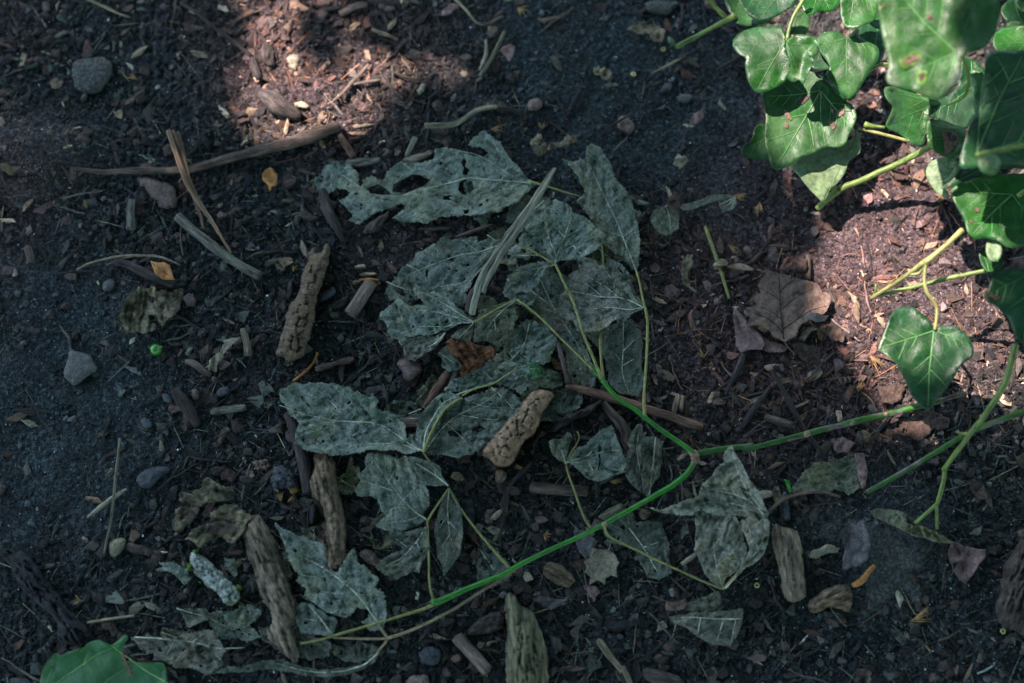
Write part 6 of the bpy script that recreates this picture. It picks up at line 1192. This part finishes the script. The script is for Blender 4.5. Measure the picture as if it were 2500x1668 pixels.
PROTO = dict(
    chip=[hull_proto(11, 1, R_.uniform(.14, .45), R_.uniform(.07, .16), R_) for _ in range(26)],
    pebble=[hull_proto(26, 1, R_.uniform(.65, .95), R_.uniform(.45, .7), R_, False) for _ in range(18)],
    clod=[hull_proto(14, 1, R_.uniform(.7, 1), R_.uniform(.5, .8), R_) for _ in range(18)],
    scrap=[scrap_proto(R_) for _ in range(24)],
    twig=[twig_proto(R_) for _ in range(16)],
    straw=[twig_proto(R_, 4, 6, .05) for _ in range(10)],
    crumb=[hull_proto(7, 1, R_.uniform(.6, 1), R_.uniform(.4, .9), R_) for _ in range(20)])
for k_ in ('straw',):
    PROTO[k_] = [(np.stack([V[:, 0], (V[:, 1]) * .45, V[:, 2] * .35], 1), F) for V, F in PROTO[k_]]

def litmat(name, col, bscale=900, rough=.85):
    """litter colour: fixed, or read piece by piece from the mesh (a=None)"""
    m, nt, b = mk(name); tc = nt.nodes.new('ShaderNodeNewGeometry'); v = tc.outputs['Position']
    mp = nt.nodes.new('ShaderNodeMapping'); nt.links.new(v, mp.inputs[0])
    n = nse(nt, v, 420, 7, .7, .5)
    g = ramp(nt, n, [(0.3, (.4, .4, .4)), (.5, (.95, .95, .95)), (.72, (1.7, 1.7, 1.7))])
    if col is None:
        a = nt.nodes.new('ShaderNodeAttribute'); a.attribute_name = 'tint'; c = mixc(nt, 'MULTIPLY', 1.0, g, a.outputs['Color'])
    else:
        c = mixc(nt, 'MULTIPLY', 1.0, g, tuple(col))
        oi = nt.nodes.new('ShaderNodeObjectInfo'); hsv = nt.nodes.new('ShaderNodeHueSaturation')
        nt.links.new(c, hsv.inputs['Color']); nt.links.new(mth(nt, 'ADD', mth(nt, 'MULTIPLY', oi.outputs['Random'], .7), .6), hsv.inputs['Value']); c = hsv.outputs[0]
    nt.links.new(c, b.inputs['Base Color']); b.inputs['Roughness'].default_value = rough; b.inputs['Specular IOR Level'].default_value = .35
    bump(nt, b, nse(nt, v, bscale, 6, .75), 1.0, .0009); MATS[name] = m; return m
PAL = dict(
    chip=[('dark brown', (0.0407, 0.0303, 0.025), 5), ('reddish brown', (0.0999, 0.0564, 0.0416), 4), ('grey brown', (0.0831, 0.07, 0.0579), 5), ('tan', (0.192, 0.1354, 0.0875), 2.2), ('pale', (0.3667, 0.2796, 0.1838), .9), ('black', (0.0181, 0.0181, 0.0198), 1.5)],
    pebble=[('dark grey', (0.05, 0.05, 0.05), 4), ('brown', (0.0824, 0.0606, 0.0519), 4), ('blue grey', (0.0762, 0.0849, 0.091), 1.5), ('pale grey', (0.1594, 0.1594, 0.1463), 1)],
    clod=[('dark', (0.0343, 0.0291, 0.0256), 5), ('brown', (0.0727, 0.0536, 0.0448), 5), ('pinkish', (0.1261, 0.0913, 0.0826), 2)],
    scrap=[('brown', (0.0818, 0.0556, 0.0426), 4), ('pinkish', (0.1542, 0.1019, 0.0889), 2.5), ('greenish grey', (0.1004, 0.1178, 0.0917), 1.5), ('tan', (0.2116, 0.155, 0.0984), 1.2), ('blackish', (0.0247, 0.022, 0.0203), 2.5)],
    twig=[('dark', (0.0346, 0.0302, 0.0302), 5), ('brown', (0.0917, 0.0656, 0.0508), 3), ('grey', (0.1187, 0.1144, 0.0969), 1.4)],
    straw=[('yellowish', (0.2693, 0.1996, 0.1212), 1.5), ('brown', (0.1245, 0.0809, 0.0548), 2), ('orange', (0.3111, 0.163, 0.0759), .7), ('grey', (0.1578, 0.1491, 0.123), 1)])
for k_, L_ in PAL.items():
    for nm_, c_, w_ in L_: litmat(k_ + ' ' + nm_, c_)
litmat('litter mix', None); litmat('soil crumb', None, 1300)
WORD = dict(chip=('wood_chip', 'wood chip', 'wood chips'), pebble=('pebble', 'pebble', 'pebbles'), clod=('soil_clod', 'soil clod', 'soil clods'), scrap=('leaf_scrap', 'leaf scrap', 'dead leaf scraps'),
            twig=('twig', 'twig', 'short twigs'), straw=('straw', 'straw', 'straw bits'))
# landmarks that the labels refer to
LM = []
for o in list(scene.objects):
    if o.parent is None and 'label' in o and o.name.split('.')[0] not in ('seed_tuft', 'seed_ring', 'moss_cushion', 'fresh_bit', 'leaf_fragment'):
        x_, y_ = UNP(o.location.x, o.location.y, 0); LM.append((float(x_), float(y_), o['label']))
def short(l):
    w = l.split(); stop = {'below', 'above', 'left', 'right', 'under', 'beside', 'on', 'at', 'in', 'near', 'between', 'with', 'lying', 'tucked', 'half', 'cut', 'standing', 'that', 'touching', 'rising', 'across', 'along', 'cut', 'slanting', 'crossing', 'leaning', 'over', 'alone', 'of', 'meeting', 'ending', 'poking', 'pressed', 'rolled', 'running', 'passing', 'pointing', 'reaching', 'joined', 'curving', 'hanging'}
    out = []
    for i, x in enumerate(w):
        if x in stop and i > 1: break
        out.append(x)
    return ' '.join(out[:6])
LMS = [(x, y, short(l)) for x, y, l in LM]
def near_words(px, py, rank=0):
    b = sorted(LMS, key=lambda q: (q[0] - px) ** 2 + (q[1] - py) ** 2)[rank]
    dx, dy = px - b[0], py - b[1]; a = (math.degrees(math.atan2(-dy, dx)) + 360) % 360
    wd = ['right of', 'up and right of', 'above', 'up and left of', 'left of', 'down and left of', 'below', 'down and right of'][int((a + 22.5) // 45) % 8]
    return wd + ' the ' + b[2]
USED = set()
for o in FRAG:
    x_, y_ = UNP(o.location.x, o.location.y, 0)
    for rank in range(8):
        lb = 'torn grey green leaf fragment ' + near_words(float(x_), float(y_), rank)
        if lb not in USED and 'torn grey green' not in lb[10:]: break
    USED.add(lb); o['label'] = lb
def rot(rx, ry, rz):
    n = len(rx); cx, sx, cy, sy, cz, sz = np.cos(rx), np.sin(rx), np.cos(ry), np.sin(ry), np.cos(rz), np.sin(rz)
    M = np.zeros((n, 3, 3))
    M[:, 0, 0] = cz * cy; M[:, 0, 1] = cz * sy * sx - sz * cx; M[:, 0, 2] = cz * sy * cx + sz * sx
    M[:, 1, 0] = sz * cy; M[:, 1, 1] = sz * sy * sx + cz * cx; M[:, 1, 2] = sz * sy * cx - cz * sx
    M[:, 2, 0] = -sy; M[:, 2, 1] = cy * sx; M[:, 2, 2] = cy * cx
    return M
def scatter(kind, n, smin, smax, power, tilt, raise_, keep_in=.15, dmin=0.0):
    """positions and sizes, biggest first"""
    r = np.random.default_rng(sum(map(ord, kind)) + n)
    x = r.uniform(-.40, .40, n * 4); y = r.uniform(-.28, .31, n * 4); px, py = UNP(x, y)
    d = litter(px, py)
    lit = 1.0
    cl = np.clip(fbm(px / 60 + len(kind), py / 60, 61 + len(kind), 3) * 3.4 - 1.0, .15, 1)
    ok = (r.random(n * 4) < np.clip(d ** 1.4 + dmin, 0, 1) * cl) & (~masked(px, py) | (r.random(n * 4) < keep_in)) & (px > -120) & (px < W + 120) & (py > -120) & (py < HH + 120)
    x, y, px, py = x[ok][:n], y[ok][:n], px[ok][:n], py[ok][:n]; n = len(x)
    s = smin * (smax / smin) ** (r.random(n) ** power) * PX / 2
    z = Hfull(x, y) + s * (raise_ + r.uniform(-.16, .10, n))
    i = np.argsort(-s)
    return x[i], y[i], z[i], s[i], px[i], py[i], r.uniform(-tilt, tilt, n), r.uniform(-tilt, tilt, n), r.uniform(0, 2 * math.pi, n), r
def pick(pal, r, n):
    w = np.array([p[2] for p in pal], float); return r.choice(len(pal), n, p=w / w.sum())
def stuff_mesh(name, kind, x, y, z, s, ax, ay, az, cols, r, material, label):
    pr = PROTO[kind]; which = r.integers(0, len(pr), len(x)); M = rot(ax, ay, az)
    VV = []; FF = []; CC = []; off = 0
    for k, (V, F) in enumerate(pr):
        I_ = np.where(which == k)[0]
        if not len(I_): continue
        W_ = np.einsum('nij,vj->nvi', M[I_] * s[I_][:, None, None], V) + np.stack([x[I_], y[I_], z[I_]], 1)[:, None, :]
        VV.append(W_.reshape(-1, 3)); m_ = len(V)
        FF.append((F[None] + (np.arange(len(I_)) * m_)[:, None, None] + off).reshape(-1, 3)); off += m_ * len(I_)
        CC.append(np.repeat(cols[I_], m_, 0))
    V = np.vstack(VV).astype(np.float32); F = np.vstack(FF).astype(np.int32); C_ = np.vstack(CC)
    me = bpy.data.meshes.new(name); me.vertices.add(len(V)); me.vertices.foreach_set('co', V.ravel())
    me.loops.add(F.size); me.loops.foreach_set('vertex_index', F.ravel()); me.polygons.add(len(F))
    me.polygons.foreach_set('loop_start', np.arange(0, F.size, 3, dtype=np.int32)); me.polygons.foreach_set('loop_total', np.full(len(F), 3, np.int32))
    me.update(calc_edges=True); me.shade_flat()
    a = me.color_attributes.new('tint', 'FLOAT_COLOR', 'POINT'); a.data.foreach_set('color', np.hstack([C_, np.ones((len(C_), 1))]).astype(np.float32).ravel())
    me.materials.append(MATS[material]); o = bpy.data.objects.new(name, me); COL.objects.link(o)
    return tag(o, label, None, None, 'stuff')
def single_meshes(kind):
    out = []
    for V, F in PROTO[kind]:
        out.append({})
        for nm_, c_, w_ in PAL[kind]:
            me = bpy.data.meshes.new(WORD[kind][0]); me.from_pydata(V.tolist(), [], F.tolist()); me.shade_flat(); me.materials.append(MATS[kind + ' ' + nm_]); out[-1][nm_] = me
    return out
for kind, n, n1, smin, smax, power, tilt, rs, label in (
        ('chip', 19000, 290, 7, 66, 2.8, .4, .14, 'fine splinters of wood and bark covering the soil'),
        ('pebble', 2200, 90, 5, 24, 3.5, .5, .25, 'fine gravel between the wood chips'),
        ('clod', 9000, 200, 6, 36, 3.8, .6, .25, 'small crumbs of dark soil'),
        ('scrap', 5600, 280, 8, 64, 3.0, .45, .10, 'fine leaf crumbs mixed into the litter'),
        ('twig', 6500, 160, 16, 120, 2.6, .14, .05, 'fine rootlets and twig bits'),
        ('straw', 12000, 120, 12, 95, 2.6, .16, .05, 'fine straw fibres in the litter')):
    x, y, z, s, px, py, ax, ay, az, r = scatter(kind, n, smin, smax, power, tilt, rs)
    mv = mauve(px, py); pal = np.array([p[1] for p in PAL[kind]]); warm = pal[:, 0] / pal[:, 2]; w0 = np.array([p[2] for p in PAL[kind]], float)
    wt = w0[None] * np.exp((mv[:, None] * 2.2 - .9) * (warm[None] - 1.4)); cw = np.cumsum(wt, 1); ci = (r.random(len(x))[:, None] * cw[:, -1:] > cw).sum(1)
    base = pal[ci] * np.exp(r.normal(0.05, .42, (len(x), 1))) * (np.array([[.76, .96, 1.0]]) * (1 - mv[:, None]) + np.array([[1.2, 1.02, 1.06]]) * mv[:, None])  # litter tint also carries painted sunlit warmth and bluish shade
    inv = (px > 10) & (px < W - 10) & (py > 10) & (py < HH - 10) & ~masked(px, py) & ~((px > 1850) & (py < 520))
    big = np.where(inv)[0][:n1]; rest_ = np.setdiff1d(np.arange(len(x)), big)
    SM = single_meshes(kind); nm_, word, grp = WORD[kind]
    for i in big:
        cn = PAL[kind][ci[i]][0]; o = bpy.data.objects.new(nm_, SM[int(r.integers(0, len(SM)))][cn]); COL.objects.link(o)
        o.location = (x[i], y[i], z[i]); o.rotation_euler = (ax[i], ay[i], az[i]); o.scale = (s[i],) * 3
        szw = 'large ' if s[i] > s[big[len(big) // 5]] else ('small ' if s[i] < s[big[len(big) * 3 // 5]] else '')
        for rank in range(7):
            lb = szw + cn + ' ' + word + ' ' + near_words(px[i], py[i], rank)
            if lb not in USED: break
        USED.add(lb); tag(o, lb, word, grp)
    stuff_mesh('fine_' + nm_ + 's', kind, x[rest_], y[rest_], z[rest_], s[rest_], ax[rest_], ay[rest_], az[rest_], base[rest_], r, 'litter mix', label)
# crumbs everywhere, finer on the dusty ground, with a few grains whose sparkle is painted white
r = np.random.default_rng(77); n = 150000
x = r.uniform(-.36, .36, n); y = r.uniform(-.25, .28, n); px, py = UNP(x, y); d = litter(px, py)
ok = (r.random(n) < .75 + .25 * d) & (~masked(px, py) | (r.random(n) < .1)); x, y, px, py, d = x[ok], y[ok], px[ok], py[ok], d[ok]; n = len(x)
s = (.00028 + .00055 * r.random(n) ** 3) * (1.05 + .25 * d); z = Hfull(x, y) + s * .45
cb = np.array([(.032, .028, .026), (.062, .053, .049), (.105, .085, .078), (.055, .058, .062), (.17, .15, .14)])
c = cb[r.choice(5, n, p=[.38, .30, .17, .11, .04])] * np.exp(r.normal(0, .42, (n, 1))) * (1 + .45 * (1 - d))[:, None]; mv = mauve(px, py)[:, None]; c = c * (np.array([[.66, .94, 1.0]]) * (1 - mv) + np.array([[1.35, 1.1, 1.14]]) * mv)  # crumbs take the same painted sun and shade tint
sp = r.random(n) < .010; c[sp] = (.75, .78, .8)
m3 = 16000; x3 = r.uniform(-.36, .36, m3); y3 = r.uniform(-.25, .28, m3); px3, py3 = UNP(x3, y3); d3 = litter(px3, py3)
ok = (r.random(m3) < 1.1 - d3) & ~masked(px3, py3); x3, y3, px3, py3 = x3[ok], y3[ok], px3[ok], py3[ok]
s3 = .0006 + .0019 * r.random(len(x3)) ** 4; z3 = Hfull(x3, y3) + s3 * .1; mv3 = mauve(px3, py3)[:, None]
c3 = np.array([[.055, .056, .056]]) * np.exp(r.normal(0, .5, (len(x3), 1))) * (np.array([[.66, .94, 1.0]]) * (1 - mv3) + np.array([[1.5, 1.15, 1.18]]) * mv3)  # grit too: sun patches and cool shade worked into its colour
stuff_mesh('dirt_grit', 'clod', x3, y3, z3, s3, r.uniform(-2, 2, len(x3)), r.uniform(-2, 2, len(x3)), r.uniform(0, 6, len(x3)), c3, r, 'soil crumb', 'coarser grit lying on the bare compacted soil')
stuff_mesh('soil_crumbs', 'crumb', x, y, z, s, r.uniform(-2, 2, n), r.uniform(-2, 2, n), r.uniform(0, 6, n), c, r, 'soil crumb', 'fine crumbs and grains of the soil')

# ================================================================= THE TREE CROWN OVERHEAD THAT DAPPLES THE LIGHT
mat('crown_leaf', three((.08, .20, .09), .8, 1.2), 60, vary=0, trans=.34, mott=.1)
OPEN = [(T('X 560,-250 1000,-260 1075,60 1010,230 900,300 760,340 690,300 720,200 640,60'), .88), (T('X 1060,100 1170,150 1160,220 1080,200'), .9), (T('X 690,270 900,290 850,350 720,340'), .74), (T('X 480,-200 560,-200 660,120 700,330 640,330 560,100'), .72),
        (T('X -200,380 90,400 150,470 60,560 20,640 -200,620'), .5), (T('X -200,-150 80,-150 70,90 -200,120'), .74), (T('X 120,380 260,420 420,430 700,330 690,300 420,380'), .7), (T('X 1900,430 2010,450 1960,640 1900,560'), .72),
        (T('X 2015,660 2060,560 2160,475 2240,440 2300,380 2520,420 2530,700 2530,880 2460,1030 2380,1070 2250,1075 2190,1010 2100,910 2045,850 2020,760'), 1.0),
        (T('X 1890,-120 2200,-100 2460,60 2460,330 2400,400 2300,420 2200,490 2090,480 2000,430 1900,350 1870,200'), 1.0),
        (T('X 2460,150 2720,150 2720,520 2460,500'), .86)]
r = np.random.default_rng(21); vv = []; ff = []; n = 11000
hx = r.uniform(1.15, 1.75, n); gx2 = r.uniform(-.62, .62, n); gy2 = r.uniform(-.50, .55, n); rad = r.uniform(.012, .027, n)
gpx, gpy = UNP(gx2, gy2); pts = np.stack([gpx, gpy], 1); dead = np.zeros(n, bool)
for poly, pr in OPEN:
    dd = seg_dist(pts, loop_segs(poly)) * PX; ins = inside(pts, poly)
    dead |= (ins | (dd < rad * .8)) & (r.random(n) < (pr if pr < 1 else 1.1))
sel = ~dead
cen = np.stack([gx2[sel], gy2[sel], 0 * gx2[sel]], 1) + SUN[None] * (hx[sel] / SUN[2])[:, None]; rr_ = rad[sel]
# the wider crown around: open sky only low towards the upper left
m2 = 9000; ra = 4.2 * np.sqrt(r.random(m2)); aa = r.uniform(-math.pi, math.pi, m2); hz_ = r.uniform(1.5, 2.1, m2)
wx, wy = ra * np.cos(aa), ra * np.sin(aa); R2 = r.uniform(.05, .10, m2)
elv = np.degrees(np.arctan2(hz_, ra)); azd = np.degrees(aa) % 360
op = (azd > 95) & (azd < 200) & (elv < 62)
sc_ = SUN * 1.45 / SUN[2]                      # keep clear of the lit shaft
bx, by = wx - SUN[0] / SUN[2] * hz_, wy - SUN[1] / SUN[2] * hz_
near = (np.abs(bx) < .60) & (np.abs(by) < .52)
k2 = ~op & ~near
cen = np.vstack([cen, np.stack([wx, wy, hz_], 1)[k2]]); rr_ = np.concatenate([rr_, R2[k2]])
for c, R in zip(cen, rr_):
    a = r.uniform(0, 6.28); tl = r.uniform(-.5, .5, 2)
    ux = np.array([math.cos(a), math.sin(a), tl[0]]); uy = np.array([-math.sin(a), math.cos(a), tl[1]]); k = len(vv)
    for t, w_ in ((-1.2, 0), (-.5, .6), (.2, .75), (.8, .4), (1.5, 0), (.8, -.4), (.2, -.75), (-.5, -.6)):
        vv.append(c + ux * t * R + uy * w_ * R * 1.25 + np.array([0, 0, -.15 * R * t * t]))
    ff += [(k, k + 1, k + 7), (k + 1, k + 2, k + 6, k + 7), (k + 2, k + 3, k + 5, k + 6), (k + 3, k + 4, k + 5)]
o = build('tree_crown', vv, ff, 'crown_leaf', smooth=False)
tag(o, 'leafy tree crown overhead that shades the ground', None, None, 'stuff')
print('tris', sum(len(o.data.polygons) for o in scene.objects if o.type == 'MESH'), 'objects', len(scene.objects))
